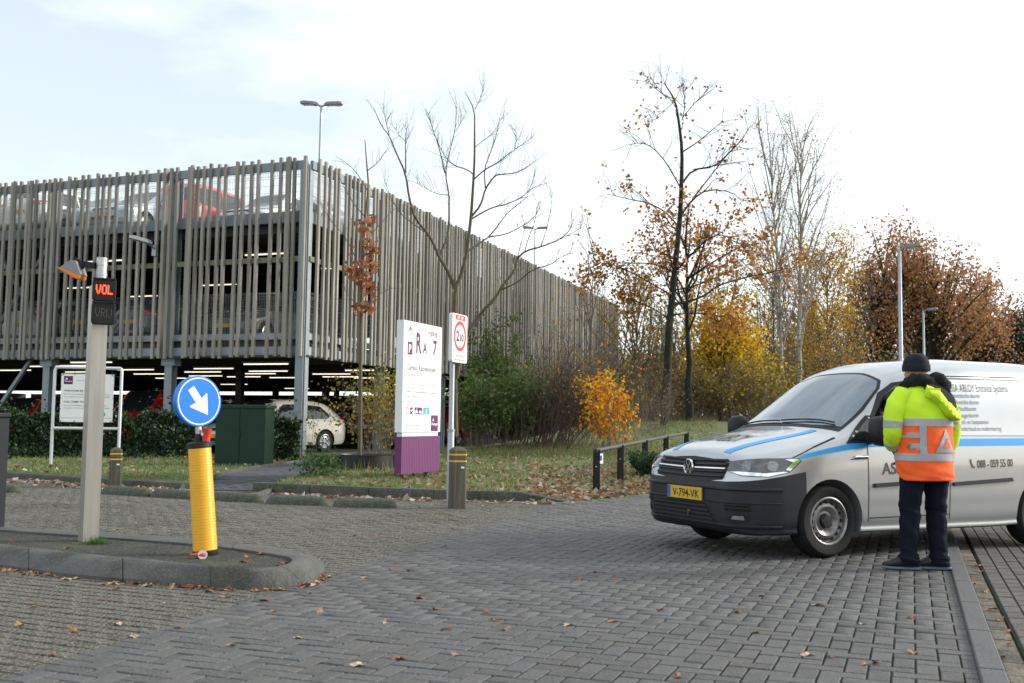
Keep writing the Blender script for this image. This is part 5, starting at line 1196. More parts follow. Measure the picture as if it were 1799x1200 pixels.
c_ = [(.22+.070*math.cos(2*math.pi*i/28), 1.31+.075*math.sin(2*math.pi*i/28)) for i in range(28)]; flat('speed_ring', [c_], m_sred); flat('speed_disc', [[(.22+(p[0]-.22)*.76, 1.31+(p[1]-1.31)*.76) for p in c_]], m_white, .001)
mb = MB(); text_on(mb, '15', .22, 1.28, .06, F0+KNv*.002, ax3, UP, width=.07, align='C'); mb.build('panel_lettering', m_ink, pn, fixn=False)
flat('camera_symbol', [[(.33, 1.245), (.47, 1.245), (.47, 1.375), (.33, 1.375)]], m_purp); flat('camera_shape', [[(.35, 1.315), (.44, 1.355), (.455, 1.325), (.37, 1.290)], [(.40, 1.260), (.46, 1.260), (.46, 1.285), (.42, 1.290)]], m_white, .001)
flat('tow_symbol', [[(.52, 1.245), (.85, 1.245), (.85, 1.380), (.52, 1.380)]], m_purp)
flat('tow_shape', [[(.535, 1.280), (.57, 1.325), (.63, 1.330), (.67, 1.290), (.67, 1.270), (.54, 1.265)], [(.70, 1.270), (.75, 1.325), (.80, 1.315), (.835, 1.275), (.82, 1.263)], [(.60, 1.345), (.63, 1.370), (.645, 1.360), (.62, 1.337)]], m_white, .001)
flat('bike_symbol', [[(.90, 1.245), (1.19, 1.245), (1.19, 1.380), (.90, 1.380)]], M('sign light blue', (.10, .36, .70), .4)); flat('bike_shape', [[(1.02, 1.290), (1.06, 1.285), (1.08, 1.345), (1.06, 1.355)], [(1.0, 1.265), (1.09, 1.265), (1.09, 1.275), (1.0, 1.275)]], m_white, .001)
# logo block, lower right
flat('logo_square', [[(1.27, .918), (1.60, .918), (1.60, 1.235), (1.27, 1.235)]], m_purp, .0012)
flat('logo_mark', [[(1.31, 1.11), (1.37, 1.13), (1.43, 1.11), (1.385, 1.14), (1.37, 1.19), (1.355, 1.14)]], m_white, .0022)
mb = MB(); text_on(mb, 'Fontys', 1.30, 1.035, .055, F0+KNv*.0025, ax3, UP, width=.27, bold=.02); mb.build('panel_lettering', m_white, pn, fixn=False)
tt([('English: fontys.edu/campuses/ra', .16, 1.02, .034, .70, 0, 'L')], m_txg)
# ---- welcome board in its tube frame
m_tube = M('white coated tube', (.62, .64, .67), .4, metal=.15)
b = gz(89, 819, .11); YF = b[1]
fx = empty('welcome_board', b, 0, 'white welcome banner laced into a tubular frame in front of the hedge', 'sign')
xr = gy(210, 750, YF+.25)[0]-b[0]; zt = gy(100, 645, YF)[2]-.11; zb_ = gy(92, 752, YF)[2]-.11
def fpt(u, z): return (u*xr, u*.25, z)
lx = gy(97, 690, YF)[0]-b[0]-.02; lx = .0
for u in (0, 1): MB().tube([fpt(u, -.05), fpt(u, zt-.06), fpt(u+(.02 if u == 0 else -.02), zt)], .032, 14).build('frame_leg', m_tube, fx, True, 50)
MB().tube([fpt(.01, zt), fpt(.99, zt)], .032, 14).build('frame_bar', m_tube, fx, True, 50); MB().tube([fpt(.02, zb_), fpt(.98, zb_)], .030, 14).build('frame_bar', m_tube, fx, True, 50)
u0, u1, z0, z1 = .10, .89, zb_+.125, zt-.125; uv = np.array((xr, .25, 0)); ul = np.linalg.norm(uv); ub = uv/ul; un = np.array((ub[1], -ub[0], 0))
mb = MB(); mb.prism([(u0*ul, z0), (u1*ul, z0), (u1*ul, z1), (u0*ul, z1)], (0, 0, 0), ub, UP, un, .012); bn = mb.build('banner', m_white, fx)
B0 = un*.0135; W_ = (u1-u0)*ul; H_ = z1-z0; X0 = u0*ul
def bq(name, polys, mat, z=0):
    mb = MB()
    for P in polys: mb.add([B0+un*z+ub*(X0+p[0]*W_)+UP*(z0+p[1]*H_) for p in P], [list(range(len(P)))])
    return mb.build(name, mat, bn, fixn=False)
bq('logo_square', [[(.05, .78), (.22, .78), (.22, .95), (.05, .95)]], m_purp); bq('logo_mark', [[(.07, .88), (.10, .915), (.13, .88)]], m_white, .001); bq('rule', [[(.01, .083), (.99, .083), (.99, .088), (.01, .088)]], m_txp)
def bt(lines, mat, z=0): text_obj('banner_lettering', [(t, X0+u*W_, z0+v*H_, h*H_, wd*W_ if wd else None, bo, 'L') for (t, u, v, h, wd, bo) in lines], mat, bn, B0+un*.001, ub, UP)
bt([('Fontys', .07, .83, .03, .13, .02)], m_white)
bt([('WELKOM BIJ FONTYS', .06, .63, .038, .62, .012), ('WELCOME TO FONTYS', .06, .40, .038, .62, .012)], m_txp)
bt([('Ben je Fontys medewerker of student en heeft u Fontys pas', .06, .565, .026, .86, 0), ('aan en registreer je kenteken op', .06, .51, .026, .46, 0), ('Are you a Fontys student or an employee? Bring your Fontys pass', .06, .335, .026, .82, 0), ('and register your licence plate at', .06, .28, .026, .46, 0), ('FOR SOCIETY', .28, .85, .02, .28, 0)], m_txg)
m_grn = M('green print', (.05, .42, .20), .6); bt([('FONTYS.NL/AANMELDEN', .55, .51, .026, .38, .01), ('FONTYS.NL/AANMELDEN', .55, .28, .026, .38, .01)], m_grn)
bq('tree_print', [[(.83+.028*math.cos(2*math.pi*i/16), .165+.048*math.sin(2*math.pi*i/16)) for i in range(16)]], m_grn); bq('tree_print', [[(.826, .10), (.834, .10), (.834, .15), (.826, .15)]], m_ink, .001)
ties = [(fpt(0, zt-.18-q*.19), (u0*xr+.015, u0*.25, z1-.03-q*(H_-.06)/4)) for q in range(5)]+[(fpt(1, zt-.18-q*.19), (u1*xr-.015, u1*.25, z1-.03-q*(H_-.06)/4)) for q in range(5)]
ties += [(fpt(q, zt), fpt(q, z1-.03)) for q in (.13, .30, .86)]+[(fpt(q, zb_), fpt(q, z0+.03)) for q in (.12, .32, .86)]
for A, B in ties: MB().tube([A, np.array(B)+un*.02], .006, 5).build('lacing_cord', m_blk, fx)
# ---- green cabinet
b = gz(420, 819, .11); gc = empty('utility_cabinet', b, rad(-14), 'dark green street utility cabinet between the hedge and the footpath', 'cabinet')
m_gcab = M('dark green coating', (.008, .034, .020), .55, spec=.25, var=.12, vscale=2)
MB().box((0, .2, .62), (1.14, .42, 1.2)).build('housing', m_gcab, gc); MB().box((0, .2, 1.25), (1.2, .48, .07), ch=.015).build('lid', m_gcab, gc); MB().box((0, .2, .03), (1.10, .38, .10)).build('plinth', m_conc, gc)
for x in (-.285, .285): MB().box((x, -.016, .64), (.55, .014, 1.10), ch=.0).build('door', m_gcab, gc)
MB().box((.0, -.03, .66), (.03, .02, .12)).build('handle', m_blk, gc)
# ---- black post and rail
A0 = gh(1048, 854.5); Y4 = 25.5; X4 = gy(1206, 760, Y4)[0]; fp3 = []
for px in (1048, 1090, 1133, 1170, 1206):
    lo, hi = -.2, 1.2
    for _ in range(40):
        t = (lo+hi)/2; q = np.array((A0[0]+(X4-A0[0])*t, A0[1]+(Y4-A0[1])*t, .4))-_C
        if IW/2+FPX*(q @ _R)/(q @ _F) < px: lo = t
        else: hi = t
    fp3.append((A0[0]+(X4-A0[0])*t, A0[1]+(Y4-A0[1])*t, t))
zf0, zf1 = hz(*fp3[0][:2])+.675, hz(*fp3[-1][:2])+.675
rf = empty('rail_fence', (fp3[0][0], fp3[0][1], hz(*fp3[0][:2])), 0, 'low black rail fence with small white sign along the verge', 'fence')
m_fblk = M('black tarred timber', (.010, .010, .011), .75, spec=.2, var=.25, bump=.4, bscale=30)
tops = []
for p in fp3:
    pz = hz(p[0], p[1]); zt_ = zf0+(zf1-zf0)*p[2]; q = rel((p[0], p[1], 0), rf); MB().box((q[0], q[1], q[2]+(zt_+.02+pz-.08)/2), (.085, .085, zt_-pz+.10), rad(20), ch=.01).build('post', m_fblk, rf); tops.append((q[0], q[1], q[2]+zt_)); MB().box((q[0]-.01, q[1]-.052, q[2]+pz+.42), (.014, .01, .014)).build('bolt', m_white, rf)
e0 = np.array(tops[0])-(np.array(tops[1])-np.array(tops[0]))*.03
tops = [e0]+tops[1:]
for A, B in zip(tops[:-1], tops[1:]): MB().tube([A, B], .034, 12).build('rail', M('dull dark rail', (.05, .048, .046), .6, var=.3), rf, True, 40)
tq = (np.array(tops[0])*.93+np.array(tops[1])*.07); MB().box((tq[0]+.02, tq[1]-.03, tq[2]-.13), (.17, .012, .16), rad(40)).build('small_sign', m_white, rf); MB().box((tq[0]+.028, tq[1]-.038, tq[2]-.12), (.10, .012, .08), rad(40)).build('sign_print', M('sign navy', (.03, .06, .30), .5), rf)
# ---- street lamps behind the van
for (px, py, Yq, lab, hl) in ((1580, 437, 27., 'grey street lamp rising behind the silver van, the taller of two', .45), (1622, 546, 46., 'smaller distant grey street lamp behind the silver van', .5)):
    pt = gy(px, py, Yq); lamp_post('street_lamp', (pt[0], Yq, 0), pt[2], [(.9, -.3)], lab, .075, .045, 'street lamp', 'street lamps behind the van', True, hl)
# ================================================================ vegetation
m_leaf = M('leaf', (1, 1, 1), .65, attr=True, trans=.38, spec=.3)
m_leafg = M('glossy evergreen leaf', (1, 1, 1), .42, attr=True, trans=.15, spec=.4)
m_bark = M('dark oak bark', (.023, .020, .017), .95, var=.4, vscale=5, bump=.9, bscale=22, col2=(.050, .060, .022), c2scale=1.2, c2lo=.5, c2hi=.7)
m_barkg = M('green-brown bark', (.105, .080, .056), .9, var=.3, vscale=4, bump=.5, bscale=30, col2=(.100, .105, .034), c2scale=.6, c2lo=.47, c2hi=.66)
m_barkr = M('reddish twig bark', (.105, .062, .050), .85, var=.3, vscale=6)
m_barkb = M('birch bark', (.36, .345, .32), .8, var=.3, vscale=5, bump=.3, bscale=15, col2=(.05, .045, .04), c2scale=5, c2lo=.52, c2hi=.60, stretch=(1, 1, 3))
m_twig = M('grey twig', (.115, .095, .078), .9, var=.3, vscale=6)
m_twigp = M('dark purple twig', (.085, .058, .055), .9, var=.3, vscale=6)
def wood_mesh(name, polys, sides=lambda r: 6 if r > .05 else 4 if r > .015 else 3):
    groups = {}
    for P, R_ in polys: groups.setdefault((len(P), sides(max(R_))), []).append((P, R_))
    V = []; Fq = []; off = 0
    for (n, s_), L in groups.items():
        P = np.array([q[0] for q in L], float); R_ = np.array([q[1] for q in L], float); k = len(L)
        T = np.gradient(P, axis=1); T /= np.linalg.norm(T, axis=2, keepdims=True)+1e-9
        md = P[:, -1]-P[:, 0]; ref = np.where((np.abs(md[:, 2]) > .85*np.linalg.norm(md, axis=1))[:, None], np.array([[1., .2, 0]]), np.array([[.1, .1, 1.]]))[:, None, :]
        U = np.cross(T, ref); U /= np.linalg.norm(U, axis=2, keepdims=True)+1e-9; W_ = np.cross(T, U)
        a = np.arange(s_)*2*np.pi/s_; ring = U[:, :, None, :]*np.cos(a)[None, None, :, None]+W_[:, :, None, :]*np.sin(a)[None, None, :, None]
        X = P[:, :, None, :]+ring*R_[:, :, None, None]; V.append(X.reshape(-1, 3))
        b = np.arange(k)[:, None, None]*n*s_+np.arange(n-1)[None, :, None]*s_; j = np.arange(s_)[None, None, :]; j2 = (j+1) % s_
        Fq.append(np.stack([b+j, b+j2, b+s_+j2, b+s_+j], -1).reshape(-1, 4)+off); off += k*n*s_
    return big_mesh(name, np.concatenate(V), np.concatenate(Fq), 4, smooth=True)
def leaf_mesh(name, pos, size, cols, rg, droop=.3, flat=0., wd=.36):
    pos = np.asarray(pos, float); n = len(pos); size = np.broadcast_to(size, (n,))*rg.uniform(.65, 1.25, n)
    a = rg.normal(size=(n, 3)); a[:, 2] = a[:, 2]*(1-flat)-droop; a /= np.linalg.norm(a, axis=1, keepdims=True)
    r_ = rg.normal(size=(n, 3)); r_[:, 2] *= (1-flat); b = np.cross(a, r_); 
    if flat: b[:, 2] *= (1-flat)
    b /= np.linalg.norm(b, axis=1, keepdims=True)+1e-9; c = np.cross(a, b)
    s_ = size[:, None]; V = np.stack([pos, pos+a*s_*.45+b*s_*wd+c*s_*.12, pos+a*s_, pos+a*s_*.5-b*s_*wd+c*s_*.12], 1).reshape(-1, 3)
    Fq = np.arange(4*n).reshape(n, 4)
    return big_mesh(name, V, Fq, 4, cols)
def leaf_cols(n, pal, rg, jit=.25, wts=None):
    pal = np.array(pal); i = rg.choice(len(pal), n, p=wts); k = rg.uniform(1-jit, 1+jit, (n, 1)); return np.clip(pal[i]*k, 0, 1)
class Grow:
    """branching plant made of polylines"""
    def __init__(s, seed): s.rg = np.random.default_rng(seed); s.P = []; s.sites = []
    def line(s, pts, r0, r1): 
        k = len(pts); s.P.append((np.array(pts, float), np.linspace(r0, r1, k)))
    def limb(s, p, d, L, r, lv, prm):
        """prm per level: seg, wob, up, n, ang, ratio, t0, leafy"""
        q = prm[lv]; rg = s.rg; n = q.get('seg', 4); p = np.array(p, float); d = np.array(d, float)/np.linalg.norm(d); pts = [p.copy()]; dirs = [d.copy()]
        for i in range(n):
            d = d+rg.normal(size=3)*q.get('wob', .15)+np.array((0, 0, q.get('up', .05))); d /= np.linalg.norm(d); p = p+d*L/n; pts.append(p.copy()); dirs.append(d.copy())
        r1 = r*q.get('taper', .35); s.line(pts, r, r1)
        if q.get('leafy'):
            for _ in range(q['leafy'] if isinstance(q['leafy'], int) else 1):
                t = rg.uniform(.2, 1)*n; i = min(int(t), n-1); s.sites.append(pts[i]+(pts[i+1]-pts[i])*(t-i)+rg.normal(size=3)*q.get('spread', .05))
        if lv+1 < len(prm):
            c = q.get('n', 4); c = int(c+rg.uniform(-.3, .3)*c+.5)
            for k in range(c):
                t = q.get('t0', .3)+(1-q.get('t0', .3))*(k+rg.uniform(.2, .9))/max(1, c); t = min(t, .999); i = min(int(t*n), n-1); f = t*n-i; bp = pts[i]+(pts[i+1]-pts[i])*f
                ax = rg.normal(size=3); ax -= dirs[i]*(ax @ dirs[i]); ax /= np.linalg.norm(ax)+1e-9; an = q.get('ang', .8)*rg.uniform(.7, 1.25)
                nd = dirs[i]*math.cos(an)+ax*math.sin(an); rr_ = (r+(r1-r)*t)*q.get('rr', .55)
                s.limb(bp, nd, L*q.get('ratio', .55)*(1-q.get('fall', .45)*t)*rg.uniform(.75, 1.2), rr_, lv+1, prm)
        return pts
    def trace(s, cc, fx, Y, w0, w1, bow=0., dy=None):
        """polyline given in picture coordinates, at distance Y (+ growing depth offset), widths in pixels"""
        k = len(cc); pts = []; dy = s.rg.uniform(-1, 1)*bow if dy is None else dy
        for i, c in enumerate(cc):
            x, y = fx(c); t = i/(k-1); pts.append(gy(x, y, Y+dy*t))
        pts = [np.array(q) for q in smooth_line([tuple(q) for q in pts], 1)]
        sc_ = (Y/FPX)/2; s.line(pts, w0*sc_, w1*sc_); return pts
    def sprout(s, pts, n, L, r, prm, t0=.25, up=.5, ang=.9, toward=None):
        """side shoots along a traced limb"""
        rg = s.rg
        for k in range(n):
            t = t0+(1-t0)*(k+rg.uniform(0, 1))/n; t = min(t, .999)*(len(pts)-1); i = int(t); f = t-i; p = pts[i]+(pts[i+1]-pts[i])*f; d = pts[i+1]-pts[i]; d = d/np.linalg.norm(d)
            ax = rg.normal(size=3); ax -= d*(ax @ d); ax /= np.linalg.norm(ax)+1e-9
            s.limb(p, d*math.cos(ang)+ax*math.sin(ang)+np.array((0, 0, up)), L*rg.uniform(.5, 1.2)*(1-.35*t/(len(pts)-1)), r, 0, prm)
def plant(name, g, base, label, cat, bark, leaf=None, group=None, wood='trunk', crown='crown', leafmat=None):
    r_ = empty(name, base, 0, label, cat, group); b = np.array(base, float)
    if bark is m_barkb:
        link('twigs', wood_mesh('twigs', [(p-b, q) for p, q in g.P if q[0] < .03]), M('birch twig', (.085, .062, .056), .9), r_); link(wood, wood_mesh(wood, [(p-b, q) for p, q in g.P if q[0] >= .03]), bark, r_)
    elif g.P: link(wood, wood_mesh(wood, [(p-b, q) for p, q in g.P]), bark, r_)
    if leaf is not None:
        pos, size, cols, kw = leaf; link(crown, leaf_mesh(crown, np.asarray(pos)-b, size, cols, g.rg, **kw), leafmat or m_leaf, r_)
    return r_
TW1 = [dict(seg=3, wob=.16, up=.06, n=3, ang=.6, ratio=.5), dict(seg=3, wob=.18, up=.05)]
# ---- bare tree behind the height limit sign
YB = 23.6; fx = lambda c: (600+c[0]/2.857, 140+c[1]/2.857); g = Grow(3)
bp = gh(801, 768); bz = hz(gy(801, 768, YB)[0], YB); base = (gy(801, 700, YB)[0], YB, bz)
limbs = [([(572, 1790), (565, 1400), (567, 1150), (570, 1050), (605, 970), (630, 860), (650, 690), (660, 540), (668, 400), (668, 260), (668, 150), (620, 62)], 13, 1.2), ([(668, 150), (690, 110), (714, 50)], 1.8, .8),
 ([(570, 1050), (530, 950), (490, 890), (475, 850), (440, 780), (370, 700), (340, 600), (322, 470), (280, 380), (240, 280), (205, 240), (158, 135)], 8.5, 1.), ([(240, 280), (225, 220), (208, 140)], 2, .8), ([(322, 470), (322, 350), (320, 310), (330, 225)], 3, .8), ([(320, 310), (290, 280), (270, 245)], 1.6, .8),
 ([(490, 890), (540, 770), (540, 640), (540, 580), (520, 470), (540, 370), (570, 260), (580, 120)], 5, .9), ([(520, 470), (490, 340), (455, 240), (437, 170)], 3, .8), ([(572, 260), (600, 215), (630, 160)], 1.6, .8), ([(540, 580), (480, 575), (420, 545), (380, 520)], 2, .8), ([(440, 780), (370, 730), (300, 680), (250, 600), (215, 500)], 2.8, .8),
 ([(650, 690), (700, 630), (722, 545), (770, 480), (800, 475), (870, 470), (930, 440), (985, 400)], 5, .9), ([(664, 500), (720, 450), (780, 420), (830, 380), (870, 350), (960, 290)], 4, .8), ([(870, 350), (880, 290), (870, 250)], 1.6, .8), ([(722, 545), (715, 450), (750, 360), (780, 270), (795, 185)], 3, .8), ([(670, 340), (720, 300), (770, 260), (815, 175)], 2.2, .8),
 ([(652, 700), (700, 670), (760, 640), (830, 625), (900, 595), (960, 540), (1030, 520)], 4, .9), ([(900, 595), (940, 560), (965, 490)], 1.8, .8), ([(635, 860), (700, 815), (740, 790), (810, 700), (840, 660), (920, 600)], 4.6, 1.), ([(740, 790), (830, 775), (890, 745), (960, 700), (1000, 640)], 3, .8),
 ([(575, 1500), (620, 1290), (700, 1170), (770, 1100), (810, 1030), (870, 960), (880, 900), (920, 860), (1000, 840), (1100, 800), (1150, 750), (1165, 700)], 9, 1.), ([(920, 860), (940, 790), (970, 720), (980, 640)], 2.6, .8), ([(1000, 840), (1040, 720), (1060, 565)], 2.4, .8), ([(800, 1055), (880, 1020), (960, 950), (1050, 930), (1100, 890), (1150, 870)], 4, .8), ([(880, 900), (900, 830), (920, 740), (900, 640)], 2.4, .8), ([(1100, 800), (1205, 745)], 2, .8), ([(668, 480), (630, 450), (560, 430), (515, 380), (480, 310), (450, 230)], 3.4, .8)]
for i, (cc, w0, w1) in enumerate(limbs):
    pts = g.trace(cc, fx, YB, w0*.88, w1*.8, 0 if i in (0, 20) else 1.6)
    if i > 0: g.sprout(pts, 17 if len(cc) > 5 else 9, .66, .0055, TW1, .3, .45, .7)
plant('bare_tree', g, base, 'leafless young tree with greenish spreading limbs behind the height limit sign', 'tree', m_barkg)
# ---- tall oak in the wood
YO = 38.; fx = lambda c: (1000+c[0]/2.307, 120+c[1]/2.307); g = Grow(5)
OT = [dict(seg=3, wob=.22, up=.03, n=5, ang=.75, ratio=.5, leafy=0), dict(seg=3, wob=.25, up=.02, n=3, ang=.7, ratio=.5, leafy=2, spread=.12), dict(seg=2, wob=.25, leafy=1, spread=.12)]
ol = [([(385, 1470), (392, 1350), (400, 1200), (405, 1050), (420, 900), (432, 780), (450, 600), (455, 470), (458, 330), (445, 220), (430, 130), (385, 60)], 19, 1.5), ([(458, 210), (470, 150), (465, 90)], 2, 1), ([(458, 200), (510, 140), (560, 90)], 2, 1), ([(458, 340), (520, 300), (580, 250), (620, 215)], 3, 1), ([(455, 470), (500, 410), (590, 400), (650, 340), (700, 290), (730, 240)], 4.5, 1), ([(450, 600), (500, 530), (560, 490), (660, 500), (700, 540)], 5, 1), ([(500, 530), (570, 440), (640, 350), (690, 300)], 4, 1),
 ([(500, 410), (560, 400), (680, 380)], 2, 1), ([(448, 480), (400, 390), (340, 320), (290, 300), (240, 310)], 3.4, 1), ([(442, 640), (390, 580), (320, 545), (240, 530), (160, 510)], 3.6, 1), ([(430, 830), (350, 790), (230, 790), (120, 790)], 3, 1), ([(415, 920), (330, 870), (200, 800), (100, 785)], 3.5, 1), ([(435, 820), (490, 760), (560, 690), (620, 670), (680, 710), (760, 720)], 4.5, 1), ([(425, 900), (520, 880), (640, 830), (720, 760)], 3.5, 1), ([(418, 960), (540, 930), (600, 880), (700, 850), (800, 830), (920, 805)], 6, 1.2), ([(425, 830), (400, 740), (380, 640), (350, 560)], 3.5, 1), ([(430, 130), (380, 180), (320, 205)], 1.8, .8), ([(430, 140), (370, 100), (330, 60)], 1.8, .8), ([(410, 1020), (320, 960), (250, 940)], 3, 1), ([(410, 1000), (520, 990), (640, 1010)], 3, 1)]
lowlv = []
for i, (cc, w0, w1) in enumerate(ol):
    pts = g.trace(cc, fx, YO, w0*.92, w1, 0 if i == 0 else 2.2); n0 = len(g.sites)
    g.sprout(pts, (16 if i == 0 else 10 if len(cc) > 4 else 7), 1.5, .014, OT, .35 if i else .45, .25, .8)
S_ = np.array(g.sites); rg = g.rg
keep = rg.uniform(size=len(S_)) < np.clip(.95-(S_[:, 2]-4.5)*.16, .03, .95); S_ = S_[keep]; S_ = np.concatenate([S_+rg.normal(size=S_.shape)*.10 for _ in range(3)])
oc = leaf_cols(len(S_), [(.42, .17, .045), (.34, .13, .04), (.50, .24, .05), (.26, .10, .04), (.55, .30, .05)], rg)
bz = gy(1165, 749, YO); plant('oak_tree', g, (bz[0], YO, hz(bz[0], YO)), 'tall dark-stemmed oak with sparse orange leaves, half bare at its top', 'tree', m_bark, (S_, .15, oc, dict(droop=.25)))
# ---- second stem beside it
def woodtree(name, label, px, Y, htop_px, prm, r0, seed, bark, pal, lsize, mult=1, lean=(0, 0), wts=None, group=None, top_r=.25, spread=.15, droop=.3, keep=1., start=.3):
    g = Grow(seed); b = gy(px, 740, Y); z0 = hz(b[0], Y); top = gy(px, htop_px, Y)[2]; H = top-z0
    n = 9; pts = []
    for i in range(n+1):
        t = i/n; pts.append(np.array((b[0]+lean[0]*t*H+g.rg.normal()*.02*H*t*(1-t), Y+lean[1]*t*H, z0-.1+H*t)))
    g.line(pts, r0, r0*top_r*.4)
    for lv, (nn, L, rr_, t0, up, ang) in enumerate(start if isinstance(start, list) else [(22, H*.42, r0*.42, start, .35, .9)]): g.sprout(pts, nn, L, rr_, prm, t0, up, ang)
    S_ = np.array(g.sites) if g.sites else np.zeros((0, 3)); leaf = None
    if keep < 1: S_ = S_[g.rg.uniform(size=len(S_)) < keep]
    if len(S_) and pal:
        S_ = np.concatenate([S_+g.rg.normal(size=S_.shape)*spread for _ in range(mult)]); leaf = (S_, lsize, leaf_cols(len(S_), pal, g.rg, wts=wts), dict(droop=droop))
    return plant(name, g, (b[0], Y, z0), label, 'tree', bark, leaf, group)
def crown_tree(name, label, px, Y, cy, rx, rz, nl, seed, bark, pal, lsize, mult, r0=.2, sp=8, spread=.25, group=None, wts=None, low=.15, ry=None, dens=1.):
    """trunk with limbs reaching to points spread through an ellipsoid (rx, rz in pixels, centre at picture height cy)"""
    g = Grow(seed); rg = g.rg; b = gy(px, 740, Y); z0 = hz(b[0], Y); m = Y/FPX; c = np.array((b[0], Y, gy(px, cy, Y)[2])); RX, RZ = rx*m, rz*m; RY = ry*m if ry else RX*.8
    ns = 4; stems = []
    for k in range(ns):
        tp = c+np.array((rg.normal()*RX*.22, rg.normal()*RY*.2, RZ*rg.uniform(-.1, .35))); st = np.array((b[0]+rg.normal()*.15, Y+rg.normal()*.15, z0-.1)); pts = []
        for i in range(8):
            t = i/7; q = st*(1-t)+tp*t; q[:2] += rg.normal(size=2)*.06*RX*t*(1-t)*2; q[:2] = st[:2]+(q[:2]-st[:2])*(.35+.65*t); pts.append(q)
        g.line(pts, r0*rg.uniform(.6, 1.), r0*.25); stems.append(pts)
    PRM = [dict(seg=3, wob=.2, up=.05, n=4, ang=.65, ratio=.55, leafy=1, spread=spread*.6), dict(seg=3, wob=.22, up=.02, n=3, ang=.6, ratio=.6, leafy=2, spread=spread*.6), dict(seg=2, wob=.2, leafy=2, spread=spread*.6)]
    for k in range(nl):
        u = rg.normal(size=3); u /= np.linalg.norm(u)
        if u[2] < -low-.4: u[2] *= -.5
        f = rg.uniform(.55, 1.)*(1+.10*math.sin(5*math.atan2(u[2], u[0])+seed)); T_ = c+u*np.array((RX, RY, RZ))*f
        s_ = stems[rg.integers(ns)]; i = int(np.clip((T_[2]-z0)/(c[2]+RZ*.2-z0)*rg.uniform(.35, .75)*7, 1, 6)); A = s_[i]; d = T_-A; mid = A+d*.5+np.array((0, 0, .12*np.linalg.norm(d[:2])))
        pts = [A*(1-t)**2+2*mid*t*(1-t)+T_*t*t+rg.normal(size=3)*.03*np.linalg.norm(d)*t*(1-t) for t in np.linspace(0, 1, 7)]; pts = [np.array(q) for q in pts]
        g.line(pts, r0*.30, .012); g.sprout(pts, sp, .20*RZ*rg.uniform(.7, 1.3), .010, PRM, .3, .25, .8)
    S_ = np.array(g.sites); S_ = S_[rg.uniform(size=len(S_)) < dens]; S_ = np.concatenate([S_+rg.normal(size=S_.shape)*spread for _ in range(mult)])
    return plant(name, g, (b[0], Y, z0), label, 'tree', bark, (S_, lsize, leaf_cols(len(S_), pal, rg, wts=wts), dict(droop=.3)), group)
P3 = [dict(seg=4, wob=.16, up=.05, n=6, ang=.7, ratio=.5), dict(seg=3, wob=.2, up=.03, n=5, ang=.7, ratio=.55, leafy=2), dict(seg=3, wob=.25, up=0, leafy=3, spread=.15)]
woodtree('oak_tree', 'slimmer dark-stemmed oak with orange leaves standing beside the tall oak', 1212, 39.5, 430, P3, .16, 21, m_bark, [(.45, .20, .04), (.36, .14, .04), (.52, .28, .05)], .16, 1, (-.02, 0), keep=.85, start=[(16, 3.2, .05, .5, .3, .95)])
crown_tree('maple_tree', 'bushy yellow-leaved tree growing low behind the dark oak stems', 1272, 44., 612, 84, 122, 40, 22, m_bark, [(.78, .50, .02), (.72, .44, .025), (.80, .58, .03), (.60, .36, .03), (.40, .32, .04)], .15, 1, .10, 6, .3, ry=60, dens=.85)
woodtree('maple_tree', 'small olive-yellow understorey tree beside the slatted wall end', 1110, 42., 530, P3, .09, 23, m_twig, [(.36, .28, .03), (.22, .20, .03), (.50, .32, .03), (.40, .18, .03)], .14, 1, (.05, 0), keep=.45, start=[(26, 3.6, .03, .1, .6, .8)])
woodtree('maple_tree', 'thin grey-twigged tree with few orange leaves between garage end and oak', 1032, 36., 425, P3, .06, 24, m_twig, [(.55, .28, .03), (.5, .2, .03)], .14, 1, (.03, 0), keep=.06, start=[(14, 2.4, .018, .25, .8, .6)])
# ---- birches
PB = [dict(seg=5, wob=.10, up=.02, n=7, ang=.55, ratio=.42, rr=.5), dict(seg=4, wob=.14, up=-.10, n=5, ang=.5, ratio=.75, rr=.5, leafy=0), dict(seg=4, wob=.08, up=-.30, leafy=1, spread=.12)]
ygl = [(.50, .30, .03), (.42, .24, .03), (.55, .36, .04)]
for (px, Y, top, lean, sd, lab) in [(1404, 46., 268, (.010, 0), 31, 'tall white-barked birch with fine drooping bare twigs behind the van'), (1378, 47., 300, (-.045, 0), 32, 'slender leaning birch with thin pale stem beside the tall birch')]:
    woodtree('birch_tree', lab, px, Y, top, PB, .115, sd, m_barkb, ygl, .075, 1, lean, start=[(36, 5.2, .034, .24, .65, .62)])
# golden lower birch foliage
woodtree('birch_tree', 'golden-leaved drooping birch in front of the tall brown tree', 1455, 50., 470, PB, .10, 33, m_twig, ygl, .12, 7, (0, 0), start=[(32, 3.6, .03, .05, .45, .75)], spread=.3)
woodtree('birch_tree', 'golden-leaved small birch between the white birch and the yellow maple', 1360, 52., 490, PB, .10, 34, m_twig, ygl+[(.36, .17, .04)], .11, 2, (0, 0), start=[(26, 3.6, .03, .05, .45, .75)], spread=.3)
